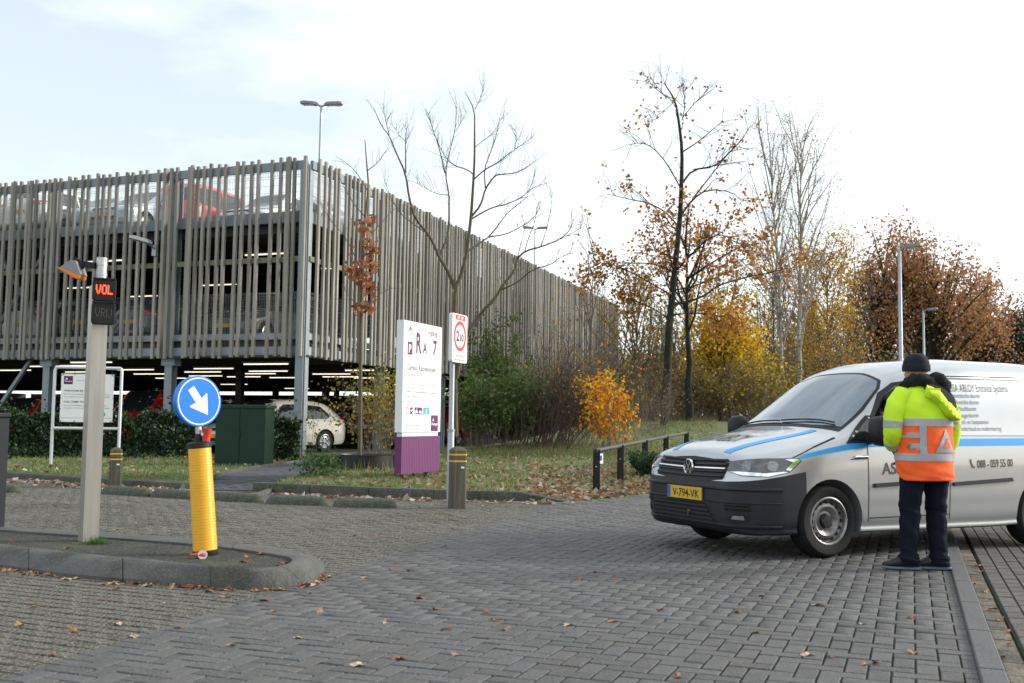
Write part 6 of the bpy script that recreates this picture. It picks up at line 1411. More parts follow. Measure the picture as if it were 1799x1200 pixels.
# ---- big russet tree
brn = [(.42, .19, .085), (.36, .16, .075), (.50, .25, .09), (.27, .135, .075), (.34, .24, .13)]
PR = [dict(seg=5, wob=.12, up=.06, n=7, ang=.6, ratio=.55, rr=.55), dict(seg=4, wob=.18, up=.04, n=6, ang=.65, ratio=.55, leafy=2), dict(seg=3, wob=.22, up=.02, leafy=3, spread=.2)]
for (px, Y, cy, rx, rz, sd, lab, nl) in [(1640, 62., 505, 128, 150, 41, 'broad round-crowned russet tree behind the street lamps', 64), (1545, 66., 520, 82, 165, 42, 'narrower russet tree with thinning crown between birch and street lamps', 34), (1725, 68., 560, 78, 118, 43, 'lower russet tree sloping down to the pale sky gap', 34)]:
    crown_tree('beech_tree', lab, px, Y, cy, rx, rz, nl, sd, m_bark, brn, .195, 1, .36, 8, .30, 'russet trees behind the van', dens=.62)
crown_tree('spruce_tree', 'dark blue-green evergreen at the far edge of the russet trees', 1800, 74., 620, 40, 75, 26, 44, m_bark, [(.05, .075, .06), (.06, .09, .075)], .26, 3, .2, 6, .3)
# ---- far wood closing the view
g = Grow(51); 
for i in range(330):
    px = g.rg.uniform(1035, 1900) if i < 260 else g.rg.uniform(1045, 1520); Y = g.rg.uniform(74, 105) if i < 260 else g.rg.uniform(58, 74); b = gy(px, 740, Y); H = g.rg.uniform(4., 7.2)*(1.25 if px > 1300 else 1.) if i < 260 else g.rg.uniform(6.5, 9.5)
    g.limb((b[0], Y, hz(b[0], Y)-.1), (g.rg.normal()*.12, 0, 1), H, .09, 0, [dict(seg=4, wob=.06, up=.03, n=11, ang=.6, ratio=.42, t0=.12), dict(seg=3, wob=.2, up=.05, n=5, ang=.6, ratio=.5, leafy=2, spread=.3), dict(seg=2, wob=.2, leafy=1, spread=.3)])
S_ = np.array(g.sites); S_ = S_[(S_[:, 1] > 74.5) | (g.rg.uniform(size=len(S_)) < .35)]; S_ = np.concatenate([S_, S_[S_[:, 2] < 5.5]+g.rg.normal(size=(int((S_[:, 2] < 5.5).sum()), 3))*.4])
fw = bpy.data.objects.new('far_wood', wood_mesh('far_wood', g.P)); COL.objects.link(fw); fw.data.materials.append(M('far grey-brown twig', (.13, .112, .095), .9)); tag(fw, 'distant bare grey-brown wood closing the view behind the trees', 'wood', kind='stuff')
q_ = g.rg.uniform(size=(11000, 3)); q_ = np.stack([gy(0, 740, 1.)[0]*0+(1020+q_[:, 0]*900-IW/2)/FPX*(74+q_[:, 1]*30), 74+q_[:, 1]*30, 1.1+q_[:, 2]**1.6*3.2], 1); S_ = np.concatenate([S_, q_])
fl_ = bpy.data.objects.new('far_leaves', leaf_mesh('far_leaves', S_, .30, leaf_cols(len(S_), [(.26, .16, .08), (.20, .13, .075), (.32, .23, .08), (.17, .14, .08)], g.rg), g.rg)); COL.objects.link(fl_); fl_.data.materials.append(m_leaf); fl_.parent = fw; tag(fl_, kind='stuff')
# ---- young oak in the black planter ring
pl = gh(634, 828); base = (pl[0], pl[1]+.5, .11); YY = base[1]; g = Grow(61); fi = lambda c: c
tr = g.trace([(632, 826), (633, 700), (634, 560), (637, 450), (640, 390), (648, 330), (644, 285), (641, 245)], fi, YY, 8.5, 1.2, dy=0)
for cc in ([(636, 480), (610, 420), (575, 380), (560, 350)], [(638, 430), (670, 390), (700, 360)], [(634, 545), (660, 520), (690, 505)], [(634, 540), (612, 520), (600, 500)], [(646, 335), (625, 300), (600, 280)], [(645, 300), (665, 285), (680, 262)], [(640, 380), (615, 350), (590, 300)]):
    q_ = g.trace(cc, fi, YY, 2.2, .7, .5); g.sprout(q_, 6, .45, .005, TW1, .2, .35, .8)
rg = g.rg; C_ = []
for (x, y, sx_, sy_, n) in [(640, 395, 16, 12, 40), (648, 430, 18, 18, 60), (632, 470, 24, 16, 90), (645, 500, 18, 14, 60), (636, 540, 26, 10, 60), (655, 385, 8, 6, 16), (612, 475, 10, 8, 20), (660, 465, 8, 10, 20)]:
    for _ in range(n): C_.append(gy(x+rg.normal()*sx_*.5, y+rg.normal()*sy_*.6, YY+rg.normal()*.22))
ok = plant('young_oak', g, base, 'slender young oak with clinging brown leaves in a black planter ring', 'tree', m_barkg, (C_, .13, leaf_cols(len(C_), [(.30, .11, .05), (.36, .15, .06), (.22, .08, .04), (.40, .20, .08)], rg), dict(droop=.7)))
pr_ = empty('planter_ring', (base[0], base[1], .11), 0, 'black plastic ring with wooden stakes around the young oak trunk', 'planter')
mb = MB(); mb.lathe([(.55, -.03), (.565, .31), (.58, .32), (.55, .325), (.535, .30), (.53, -.03)], 40, cap=False); mb.build('ring', M('black plastic ring', (.012, .013, .015), .45), pr_, True, 40)
mb = MB(); mb.lathe([(.53, .16), (.001, .18)], 24, cap=False); mb.build('soil_fill', m_soil, pr_)
for a in (20, 150, 215): MB().tube([(.62*math.cos(rad(a)), .62*math.sin(rad(a)), -.05), (.62*math.cos(rad(a)), .62*math.sin(rad(a)), .33)], .04, 8).build('stake', m_wood, pr_)
# ---- shrubs
def shrub(name, label, px, py, wpx, htop, seed, nst, bark, pal, lsize, nleaf, lean=(0, 0), arch=.0, prm=None, depth=.8, wts=None, mat=None, r=.012, droop=.3, cat='shrub', group=None, Y=None):
    g = Grow(seed); b = gh(px, py) if Y is None else np.array((gy(px, 740, Y)[0], Y, hz(gy(px, 740, Y)[0], Y))); Y = b[1]; H = (gy(px, htop, Y)[2]-b[2]); W_ = wpx*Y/FPX/2; rg = g.rg
    prm = prm or [dict(seg=5, wob=.10, up=arch, n=5, ang=.5, ratio=.45, leafy=2, spread=.1, t0=.25), dict(seg=3, wob=.18, up=.05, n=3, ang=.6, ratio=.5, leafy=3, spread=.1), dict(seg=2, wob=.2, leafy=2, spread=.08)]
    for i in range(nst):
        o = rg.uniform(-1, 1); dp = rg.uniform(-1, 1)*depth
        g.limb((b[0]+o*W_*.6, Y+dp, hz(b[0]+o*W_*.6, Y+dp)-.03), (o*.45*W_/max(.5, H)+lean[0]+rg.normal()*.12, rg.normal()*.15, 1), H*rg.uniform(.65, 1.05), r*rg.uniform(.7, 1.3), 0, prm)
    S_ = np.array(g.sites); leaf = None
    if nleaf:
        k = rg.integers(0, len(S_), nleaf); S_ = S_[k]+rg.normal(size=(nleaf, 3))*.08; leaf = (S_, lsize, leaf_cols(nleaf, pal, rg, wts=wts), dict(droop=droop))
    return plant(name, g, (b[0], Y, b[2]), label, cat, bark, leaf, group, 'stems', 'foliage', mat)
gl = [(.075, .135, .036), (.055, .100, .030), (.105, .165, .050), (.16, .17, .05)]
shrub('leafy_shrub', 'dense broad-leaved green shrub growing behind the height limit sign', 842, 786, 92, 592, 71, 40, m_twig, gl, .125, 7600, depth=1.2)
shrub('leafy_shrub', 'low dense bramble of green leaves at the foot of the green shrub', 868, 788, 150, 668, 83, 56, m_twig, gl, .105, 6800, depth=1.2)
shrub('leafy_shrub', 'low green-brown bramble between the twiggy bush and the orange bush', 995, 784, 190, 655, 84, 64, m_twig, gl+[(.24, .16, .05), (.30, .20, .06)], .085, 6500, depth=1.6)
shrub('leafy_shrub', 'green and yellowing shrub between the green shrub and the bare twiggy bush', 905, 782, 70, 640, 72, 16, m_twig, gl+[(.30, .24, .04)], .10, 2000, depth=1.2)
PT = [dict(seg=6, wob=.13, up=-.02, n=13, ang=.5, ratio=.42, t0=.15), dict(seg=4, wob=.14, up=.06, n=4, ang=.45, ratio=.5, leafy=1), dict(seg=3, wob=.18, up=.06, leafy=1, spread=.1)]
shrub('twiggy_bush', 'large bare bush of dark purple arching twigs against the slatted wall', 955, 790, 130, 560, 73, 64, m_twigp, [(.34, .22, .04), (.20, .19, .05)], .08, 900, lean=(.36, 0), prm=PT, depth=1.0, r=.014, cat='bush')
shrub('twiggy_bush', 'grey-brown bramble thicket between the orange bush and the oak stems', 1130, 757, 130, 655, 74, 46, m_twig, [(.30, .16, .05), (.30, .24, .06)], .07, 500, prm=PT, depth=1.2, r=.008, cat='bush', Y=35.)
og = [(.62, .24, .015), (.66, .34, .015), (.55, .15, .02), (.68, .42, .02)]
shrub('orange_bush', 'bright orange-yellow leaved bush beside the black rail fence', 1082, 779, 58, 655, 75, 22, m_twig, og, .105, 1500, depth=.6, cat='bush', lean=(-.12, 0))
shrub('orange_bush', 'thin upper sprays of orange leaves above the bright orange bush', 1060, 772, 90, 600, 76, 10, m_twig, og, .10, 240, depth=.6, cat='bush', lean=(-.1, 0))
shrub('olive_thicket', 'olive and brown undergrowth beneath the yellow maple', 1270, 752, 230, 630, 77, 70, m_twig, [(.30, .24, .04), (.16, .16, .04), (.45, .32, .04), (.22, .13, .05)], .12, 4200, depth=2.5, cat='undergrowth', prm=PT, r=.01, Y=42.5)
shrub('weedy_shrub', 'tangled shrub of grey twigs and yellowing leaves behind the planter ring', 656, 818, 84, 655, 78, 44, m_twig, [(.30, .24, .03), (.13, .17, .03), (.40, .30, .04), (.22, .13, .04)], .075, 1500, depth=.7, r=.007)
shrub('weedy_shrub', 'thin leafy weed climbing by the corner column of the car park', 548, 812, 24, 670, 79, 5, m_twig, gl, .07, 130, depth=.3, r=.006)
shrub('fern_weed', 'low leafy green weeds beside the footpath edge', 560, 838, 60, 800, 80, 14, m_twig, [(.055, .13, .035), (.07, .15, .04)], .07, 420, depth=.3, r=.004, cat='weeds')
shrub('brown_scrub', 'tangled brown scrub filling the wood floor behind the oak stems', 1170, 750, 330, 640, 85, 110, m_twig, [(.20, .12, .055), (.15, .095, .045), (.26, .20, .06), (.16, .15, .05)], .13, 7500, depth=3., cat='undergrowth', prm=PT, r=.010, Y=43.5)
shrub('brown_scrub', 'tangled grey-brown scrub under the birches behind the van', 1400, 750, 330, 610, 86, 110, m_twig, [(.22, .14, .06), (.17, .11, .05), (.36, .26, .05)], .13, 7000, depth=3., cat='undergrowth', prm=PT, r=.010, Y=49.)
# small conifer by the van
g = Grow(82); b = gh(1150, 838); rg = g.rg; C_ = []
for i in range(60):
    a = rg.uniform(0, 6.28); L = rg.uniform(.25, .62); p = np.array((b[0], b[1], b[2]+.03)); d = np.array((math.cos(a), math.sin(a), rg.uniform(.15, .9)))
    pts = g.limb(p, d, L, .006, 0, [dict(seg=4, wob=.1, up=.05, n=6, ang=.5, ratio=.4, leafy=6, spread=.02), dict(seg=3, wob=.1, up=.0, leafy=8, spread=.02)])
S_ = np.array(g.sites); S_ = np.concatenate([S_+rg.normal(size=S_.shape)*.03 for _ in range(3)]); plant('juniper_bush', g, b, 'low spreading dark green juniper between the rail fence and the van', 'bush', m_twig, (S_, .045, leaf_cols(len(S_), [(.035, .075, .035), (.05, .10, .05), (.03, .06, .03)], rg), dict(droop=0)), None, 'stems', 'foliage')
# ---- hedge
def hedge(label, px0, px1, py, top_px, seed, n, depth=.9):
    g = Grow(seed); rg = g.rg; A, B = gz(px0, py, .11), gz(px1, py, .11); H = gy((px0+px1)/2, top_px, (A[1]+B[1])/2)[2]-.11; d = (B-A)[:2]; L = np.linalg.norm(d); d = d/L; nn = np.array((-d[1], d[0])); nn = nn if nn[1] > 0 else -nn
    pos = []
    for _ in range(n):
        u = rg.uniform(0, L); f = rg.uniform(); zz = rg.uniform(.03, 1)**.85
        edge = .12*math.sin(u*2.1+seed)+.08*math.sin(u*5.3)
        if f < .62: v = rg.exponential(.10)+edge*.5+.04*math.sin(zz*9+u*3)
        else: v = rg.uniform(0, depth); zz = 1-rg.exponential(.06)
        h_ = H*zz*(1+.07*math.sin(u*3.3)+.05*math.sin(u*8.1+1)); 
        if zz > .93 and rg.uniform() < .1: h_ += rg.exponential(.12)
        p = A[:2]+d*u+nn*v; pos.append((p[0], p[1], .11+h_))
    for _ in range(int(L*16)):
        u = rg.uniform(0, L); p = A[:2]+d*u+nn*rg.uniform(.1, depth*.8); g.limb((p[0], p[1], .1), (rg.normal()*.2, rg.normal()*.2, 1), H*rg.uniform(.7, 1), .012, 0, [dict(seg=3, wob=.12, n=4, ang=.6, ratio=.4), dict(seg=2, wob=.2)])
    c = (A[:2]+B[:2])/2+nn*depth/2
    return plant('hedge', g, (c[0], c[1], .11), label, 'hedge', m_twig, (np.array(pos), .085, leaf_cols(n, [(.020, .048, .018), (.028, .062, .022), (.014, .034, .014), (.045, .080, .028)], rg, .35), dict(droop=.15)), None, 'stems', 'foliage', m_leafg)
hedge('long clipped dark green hedge in front of the car park ground floor', -60, 352, 806, 727, 91, 17000)
hedge('short piece of dark green hedge between the utility cabinet and corner column', 478, 524, 812, 742, 92, 3000, .5)
# ---- turf blades, tufts and leaf litter
def scatter(n, px0, px1, py0, py1, rg, test=None):
    P = []
    while len(P) < n:
        m = 4000; xs = rg.uniform(px0, px1, m); ys = py0+(py1-py0)*rg.uniform(0, 1, m)
        for x, y in zip(xs, ys):
            p = gh(x, y)
            if p[1] < 8 or p[1] > 75: continue
            if test and not test(p[0], p[1]): continue
            P.append((p[0], p[1], hz(p[0], p[1])))
            if len(P) >= n: break
    return np.array(P)
pathp = [tuple(q[:2]) for q in (gz(322, 862, 0), gz(452, 864, 0), gz(500, 845, .1), gz(596, 812, .11), gz(526, 812, .11), gz(449, 825, .11), gz(377, 838, .1))]
vfx = np.array([q[0] for q in vf]); vfy = np.array([q[1] for q in vf])
def on_verge(x, y):
    if y < np.interp(x, vfx, vfy)+.03: return False
    if in_poly(x, y, pathp): return False
    d = (x-CORNER[0])*_nR[0]+(y-CORNER[1])*_nR[1]; e = (x-CORNER[0])*_nL[0]+(y-CORNER[1])*_nL[1]
    return d > .1 or e > .2
rg = np.random.default_rng(101)
P = np.concatenate([scatter(17000, 20, 700, 800, 866, rg, on_verge), scatter(15000, 640, 1180, 785, 882, rg, on_verge), scatter(9000, 780, 1260, 752, 800, rg, on_verge)]); n = len(P)
bare = (P[:, 0] > .2) & (P[:, 1] < 18.6); P = P[~(bare & (rg.uniform(size=n) < .75))]; n = len(P)
h = rg.uniform(.025, .075, n)*(1+P[:, 1]*.015); d = rg.normal(size=(n, 2))*.35; wv = rg.normal(size=(n, 2)); wv /= np.linalg.norm(wv, axis=1, keepdims=True); ww = .004+.0003*P[:, 1]
V = np.stack([P-np.c_[wv*ww[:, None], np.zeros(n)], P+np.c_[wv*ww[:, None], np.zeros(n)], P+np.c_[d*h[:, None], h]], 1).reshape(-1, 3)
gcol = leaf_cols(n, [(.135, .22, .055), (.17, .26, .08), (.22, .26, .11), (.28, .28, .16), (.11, .19, .05)], rg)
tag(link('grass', big_mesh('grass', V, np.arange(3*n).reshape(n, 3), 3, gcol), m_leaf), 'short green turf blades on the verge', 'grass', kind='stuff')
def litter(name, label, P, size, pal, rg, lift=.012):
    n = len(P); P = P+np.c_[np.zeros((n, 2)), rg.uniform(.004, lift, n)]
    o = link(name, leaf_mesh(name, P, size, leaf_cols(n, pal, rg, .3), rg, droop=0, flat=.82), m_leaf); return tag(o, label, 'leaves', kind='stuff')
lp = [(.24, .12, .06), (.19, .10, .055), (.33, .21, .13), (.44, .37, .31), (.15, .085, .05), (.38, .30, .23)]
P = np.concatenate([scatter(1300, 20, 700, 800, 866, rg, on_verge), scatter(2900, 640, 1180, 790, 882, rg, on_verge), scatter(1500, 940, 1180, 820, 880, rg, on_verge), scatter(1600, 900, 1260, 752, 795, rg, on_verge)])
litter('leaf_litter', 'brown fallen leaves scattered over the grass verge', P, .10, lp, rg, .05)
def along(pxs, n, spread, rg, up=0):
    S = [gz(x, y, 0)[:2] for x, y in pxs]; S = resample(S, .1); P = []
    for _ in range(n): q = S[rg.integers(len(S))]; P.append((q[0]+rg.normal()*spread, q[1]-abs(rg.normal())*spread-up, .0))
    return np.array(P)
P = np.concatenate([along([(40, 845), (180, 856), (330, 863)], 420, .16, rg, .1), along([(460, 868), (700, 877), (820, 881), (1000, 884)], 170, .1, rg, .1), along([(345, 858), (400, 842), (450, 832)], 60, .2, rg)])
litter('kerb_leaves', 'pale and brown leaves gathered along the verge kerb', P, .11, lp+[(.6, .54, .50), (.55, .48, .44)], rg, .03)
P = np.concatenate([scatter(2600, 780, 1160, 772, 806, rg, on_verge), scatter(1500, 1040, 1260, 750, 780, rg, on_verge), scatter(500, 560, 700, 812, 836, rg, on_verge)]); P = P[P[:, 1] > 20.]; n = len(P); h = rg.uniform(.08, .30, n); d = rg.normal(size=(n, 2))*.4; wv = rg.normal(size=(n, 2)); wv /= np.linalg.norm(wv, axis=1, keepdims=True)
V = np.stack([P-np.c_[wv*.009, np.zeros(n)], P+np.c_[wv*.009, np.zeros(n)], P+np.c_[d*h[:, None], h]], 1).reshape(-1, 3)
tag(link('rough_grass', big_mesh('rough_grass', V, np.arange(3*n).reshape(n, 3), 3, leaf_cols(n, [(.16, .20, .06), (.26, .23, .11), (.30, .25, .14), (.10, .17, .05)], rg)), m_leaf), 'longer rough grass along the foot of the shrubs', 'grass', kind='stuff')
# grass tuft at the display post
g = gz(168, 955, .118); n = 260; P = np.c_[g[0]+.03+rg.normal(size=n)*.045, g[1]-.03+rg.normal(size=n)*.03, np.full(n, .115)]; h = rg.uniform(.03, .085, n); d = rg.normal(size=(n, 2))*.45; wv = rg.normal(size=(n, 2)); wv /= np.linalg.norm(wv, axis=1, keepdims=True)
V = np.stack([P-np.c_[wv*.0025, np.zeros(n)], P+np.c_[wv*.0025, np.zeros(n)], P+np.c_[d*h[:, None], h]], 1).reshape(-1, 3)
tag(link('grass_tuft', big_mesh('grass_tuft', V, np.arange(3*n).reshape(n, 3), 3, leaf_cols(n, [(.06, .14, .03), (.09, .17, .04)], rg)), m_leaf), 'small green grass tuft at the foot of the display post', 'grass')
# ---- single fallen leaves on the paving
def leaf_shape(seed):
    r_ = random.Random(seed); mb = MB(); out_ = []
    for i in range(18):
        a = 2*math.pi*i/18; lob = .75+.25*math.cos(5*a+r_.uniform(-.3, .3)); out_.append((math.cos(a)*lob*.055, math.sin(a)*lob*.033, .006+.012*math.cos(a*2+seed)*r_.uniform(.3, 1)))
    V = [(0, 0, .002)]+out_+[(-.075, .004, .010), (-.075, -.004, .010)]; F_ = [[0, 1+i, 1+(i+1) % 18] for i in range(18)]+[[10, 19, 20]]; mb.add(V, F_); return mb
lm_ = []
for k, c in enumerate([(.24, .105, .05), (.30, .14, .06), (.20, .075, .04), (.34, .20, .10), (.42, .31, .22)]):
    for s_ in range(2): me = leaf_shape(k*2+s_).mesh('fallen_leaf', fixn=False); me.materials.append(M('fallen leaf %d' % k, c, .75, var=.25, vscale=30)); lm_.append(me)
def drop(x, y, z, label, group, sc_=1.):
    o = link('fallen_leaf', rnd.choice(lm_), None, None, (x, y, z+.002)); o.rotation_euler = (rnd.gauss(0, .12), rnd.gauss(0, .12), rnd.uniform(0, 6.28)); o.scale = [sc_*rnd.uniform(.5, .95)]*3; tag(o, label, 'leaf', group)
for (x, y) in [(675, 1094), (690, 1002), (720, 1003), (738, 1052), (765, 1071), (785, 1106), (855, 1076), (870, 1090), (890, 1106), (998, 1099), (1075, 1093), (1048, 1006), (1020, 1018), (1080, 1017), (405, 1135), (315, 1104), (465, 1056), (544, 1043), (525, 1122), (630, 1170), (800, 1150), (700, 1158), (1337, 1048), (1297, 1077), (1328, 1112), (1420, 1152), (1515, 1097), (1438, 1064), (1518, 1168), (1540, 1165), (1600, 1086), (1605, 1147), (1460, 1155), (1190, 1190), (1160, 1071), (640, 1015), (560, 1075), (480, 1000+75), (1255, 960), (780, 960)]:
    p = gz(x, y, 0); drop(p[0], p[1], 0, 'single brown fallen leaf lying on the grey herringbone driveway', 'leaves on the driveway')
for k in range(16):
    p = KO(.452+rnd.uniform(-.06, .06), 4.4+k*.38); drop(p[0], p[1], -.008, 'brown fallen leaf lying in the gutter beside the flush kerb', 'leaves in the gutter')
O2 = resample([so[i] for i in range(near_n+2)], .03); ctr = np.mean(isl_out, 0)
for k in range(120):
    i = rnd.randrange(len(O2)); q = O2[i]; o_ = q-ctr; o_ = o_/np.linalg.norm(o_)*abs(rnd.gauss(.03, .05)); drop(q[0]+o_[0]*.6, q[1]-abs(o_[1])-.02, 0, 'brown fallen leaf heaped against the near kerb of the traffic island', 'leaves along the island kerb')
for k in range(26):
    p = gz(rnd.uniform(20, 560), rnd.uniform(1035, 1160), 0)
    if p[0] < (p[1]-4.81)*.2655-2.1: drop(p[0], p[1], 0, 'brown fallen leaf lying on the gravelly bricks of the entrance lane', 'leaves on the entrance lane')
for k in range(24):
    p = gz(rnd.uniform(180, 900), rnd.uniform(885, 960), 0)
    if p[0] < (p[1]-4.81)*.2655-2.1: drop(p[0], p[1], 0, 'brown fallen leaf lying on the lane behind the traffic island', 'leaves on the lane behind the island')
for (x, y) in [(20, 950), (117, 964), (430, 988), (455, 975), (500, 990), (490, 995), (434, 979)]:
    p = gz(x, y, .118); drop(p[0], p[1], .118, 'brown fallen leaf lying on the mossy top of the traffic island', 'leaves on the island')
# ================================================================ people
m_skin = M('skin', (.46, .27, .19), .5, var=.08)
m_fy = M('fluorescent yellow cloth', (.58, .86, .02), .75, var=.06, vscale=6, bump=.25, bscale=14)
m_fo = M('fluorescent orange cloth', (.95, .12, .015), .75, var=.06, vscale=6, bump=.25, bscale=14)
m_tape = M('grey reflective tape', (.36, .37, .40), .45, var=.1, vscale=12)
m_jean = M('dark navy trousers', (.008, .010, .019), .9, spec=.12, var=.3, vscale=9, bump=.5, bscale=22)
m_fur = M('black fleece', (.010, .010, .012), .95, var=.4, vscale=40, bump=1., bscale=60)
m_knit = M('navy knitted wool', (.008, .009, .020), .9, var=.3, vscale=60, bump=.6, bscale=120)
m_shoe = M('black shoe', (.012, .012, .013), .6, var=.2); m_sole = M('grey shoe sole', (.10, .13, .19), .6)
m_glove = M('black glove', (.011, .011, .012), .8)
def skin_body(verts, edges, root):
    bm = bmesh.new(); ly = bm.verts.layers.skin.verify(); d = {}
    for k, (p, r) in verts.items():
        v = bm.verts.new(p); v[ly].radius = (r, r) if isinstance(r, float) else r; v[ly].use_root = (k == root); d[k] = v
    for a, b in edges: bm.edges.new((d[a], d[b]))
    me = bpy.data.meshes.new('sk'); bm.to_mesh(me); bm.free(); o = bpy.data.objects.new('sk', me); COL.objects.link(o)
    m1 = o.modifiers.new('s', 'SKIN'); m1.use_smooth_shade = True; m2 = o.modifiers.new('u', 'SUBSURF'); m2.levels = 2; m2.render_levels = 2
    dg = bpy.context.evaluated_depsgraph_get(); r = bpy.data.meshes.new_from_object(o.evaluated_get(dg)); bpy.data.objects.remove(o); r.name = 'body'; r.polygons.foreach_set('use_smooth', [True]*len(r.polygons)); return r
def shell(secs, n=32, sub=4, fold=None, caps=True, p=2.3):
    """loft of super-ellipses: (centre, rx, ry, [axis x, axis y])"""
    T = np.arange(len(secs)); tt = np.linspace(0, len(secs)-1, (len(secs)-1)*sub+1); C = np.array([q[0] for q in secs], float); R_ = np.array([(q[1], q[2]) for q in secs], float)
    X = np.array([q[3] if len(q) > 3 else (1, 0, 0) for q in secs], float); Y = np.array([q[4] if len(q) > 4 else (0, 1, 0) for q in secs], float)
    C, R_, X, Y = [hermite(T, a, tt) for a in (C, R_, X, Y)]; V = []
    for i in range(len(tt)):
        for j in range(n):
            a = 2*math.pi*j/n; c_, s_ = math.cos(a), math.sin(a); e = 2./p; u = math.copysign(abs(c_)**e, c_); v = math.copysign(abs(s_)**e, s_)
            k = 1+(fold(tt[i], a) if fold else 0); V.append(C[i]+X[i]*R_[i][0]*u*k+Y[i]*R_[i][1]*v*k)
    F_ = [[i*n+j, i*n+(j+1) % n, (i+1)*n+(j+1) % n, (i+1)*n+j] for i in range(len(tt)-1) for j in range(n)]
    if caps: F_ += [list(range(n))[::-1], [(len(tt)-1)*n+j for j in range(n)]]
    mb = MB(); mb.add(V, F_); return mb
def frame_for(d):
    d = np.array(d, float); d /= np.linalg.norm(d); r_ = np.array((0, 1., 0)) if abs(d[1]) < .9 else np.array((1., 0, 0)); x = np.cross(r_, d); x /= np.linalg.norm(x); return x, np.cross(d, x)
def limb_shell(pts, radii, n=20, sub=5, fold=None, caps=True):
    secs = []; k = len(pts); P = [np.array(p, float) for p in pts]
    for i in range(k):
        x, y = frame_for(P[min(k-1, i+1)]-P[max(0, i-1)]); r_ = radii[i] if isinstance(radii[i], tuple) else (radii[i], radii[i]); secs.append((P[i], r_[0], r_[1], x, y))
    return shell(secs, n, sub, fold, caps, 2.0)
pb_ = gz(1627, 1001, 0)
man = empty('person', (pb_[0], pb_[1], 0), rad(17), 'person in yellow and orange fluorescent jacket and navy beanie leaning to the van window', 'person')
man.scale = (.985, .985, .985)
# body: one continuous figure
LF, RF = (-.15, .02), (.10, -.03); fd = (math.sin(rad(-58)), math.cos(rad(-58)))
Vd = dict(pel=((0, 0, .93), (.15, .11)), sp1=((0, .01, 1.10), (.15, .11)), sp2=((0, .03, 1.30), (.17, .12)), sp3=((0, .04, 1.41), (.10, .07)), nek=((0, .05, 1.50), .055), hd1=((-.01, .065, 1.57), (.075, .09)), hd2=((-.015, .07, 1.64), (.08, .10)), hd3=((-.02, .06, 1.70), (.05, .06)),
 nose=((-.06, .165, 1.60), .014), lsh=((-.17, .03, 1.39), .05), lel=((-.275, .02, 1.15), .048), lwr=((-.21, .10, .99), .034), lpa=((-.165, .12, .93), (.04, .022)), rsh=((.17, .02, 1.39), .05), rel=((.235, -.01, 1.13), .048), rwr=((.205, .06, .88), .034), rpa=((.20, .085, .80), (.022, .04)),
 lhi=((-.10, 0, .86), .09), lkn=((-.125, .035, .48), .062), lan=((LF[0], LF[1], .09), .042), lto=((LF[0]+fd[0]*.13, LF[1]+fd[1]*.13, .035), .024), rhi=((.10, 0, .86), .09), rkn=((.115, .02, .48), .062), ran=((RF[0], RF[1], .09), .042), rto=((RF[0]+fd[0]*.13, RF[1]+fd[1]*.13, .035), .024))
E_ = [('pel', 'sp1'), ('sp1', 'sp2'), ('sp2', 'sp3'), ('sp3', 'nek'), ('nek', 'hd1'), ('hd1', 'hd2'), ('hd2', 'hd3'), ('hd1', 'nose'), ('sp3', 'lsh'), ('lsh', 'lel'), ('lel', 'lwr'), ('lwr', 'lpa'), ('sp3', 'rsh'), ('rsh', 'rel'), ('rel', 'rwr'), ('rwr', 'rpa'), ('pel', 'lhi'), ('lhi', 'lkn'), ('lkn', 'lan'), ('lan', 'lto'), ('pel', 'rhi'), ('rhi', 'rkn'), ('rkn', 'ran'), ('ran', 'rto')]
link('body', skin_body(Vd, E_, 'pel'), m_skin, man)
# gloved hands: palm and five curled fingers each
def hand(wr, pa, side):
    wr, pa = np.array(wr), np.array(pa); d = pa-wr; d /= np.linalg.norm(d); x, y = frame_for(d); mb = limb_shell([wr, wr+d*.03, pa, pa+d*.035], [.036, (.034, .044), (.026, .046), (.020, .040)], 14, 3)
    for k, (o, L) in enumerate(((-.033, .062), (-.011, .074), (.011, .070), (.032, .054))):
        b = pa+d*.03+y*o; m1 = b+d*L*.45+x*.006*side; m2 = m1+d*L*.32+x*.022*side; e = m2+d*L*.10+x*.030*side; q = limb_shell([b, m1, m2, e], [.0105, .010, .009, .006], 8, 3); mb.add(q.v, q.f)
    b = wr+d*.035-y*.038; q = limb_shell([b, b+d*.028-y*.022+x*.01*side, b+d*.055-y*.022+x*.026*side], [.013, .011, .008], 8, 3); mb.add(q.v, q.f); return mb
hand(Vd['rwr'][0], Vd['rpa'][0], -1).build('glove', m_glove, man, True); hand(Vd['lwr'][0], Vd['lpa'][0], 1).build('glove', m_glove, man, True)
# trousers
def tfold(seed): return lambda t, a: .05*math.sin(t*5.3+2*math.sin(a+seed)+seed)+.035*math.sin(t*11+3*a+seed*2)
for nm, hip, kn, an, sd in (('l', (-.095, -.005, .88), (-.125, .03, .50), (*LF, .10), 1.), ('r', (.10, -.005, .88), (.118, .015, .50), (*RF, .10), 2.3)):
    h, k_, a_ = np.array(hip), np.array(kn), np.array(an)
    limb_shell([h+(0, 0, .08), h, h*.6+k_*.4, k_+(0, 0, .04), k_-(0, 0, .06), k_*.45+a_*.55, a_+(0, 0, .05), a_-(0, 0, .005), a_-(0, 0, .045)], [(.122, .118), (.112, .122), (.098, .105), (.085, .088), (.079, .086), (.073, .078), (.066, .072), (.080, .092), (.078, .090)], 24, 7, tfold(sd)).build('trouser_leg', m_jean, man, True)
shell([((0, 0, .80), .16, .115), ((0, 0, .88), .20, .145), ((0, 0, 1.0), .19, .13)], 28, 4).build('trouser_seat', m_jean, man, True)
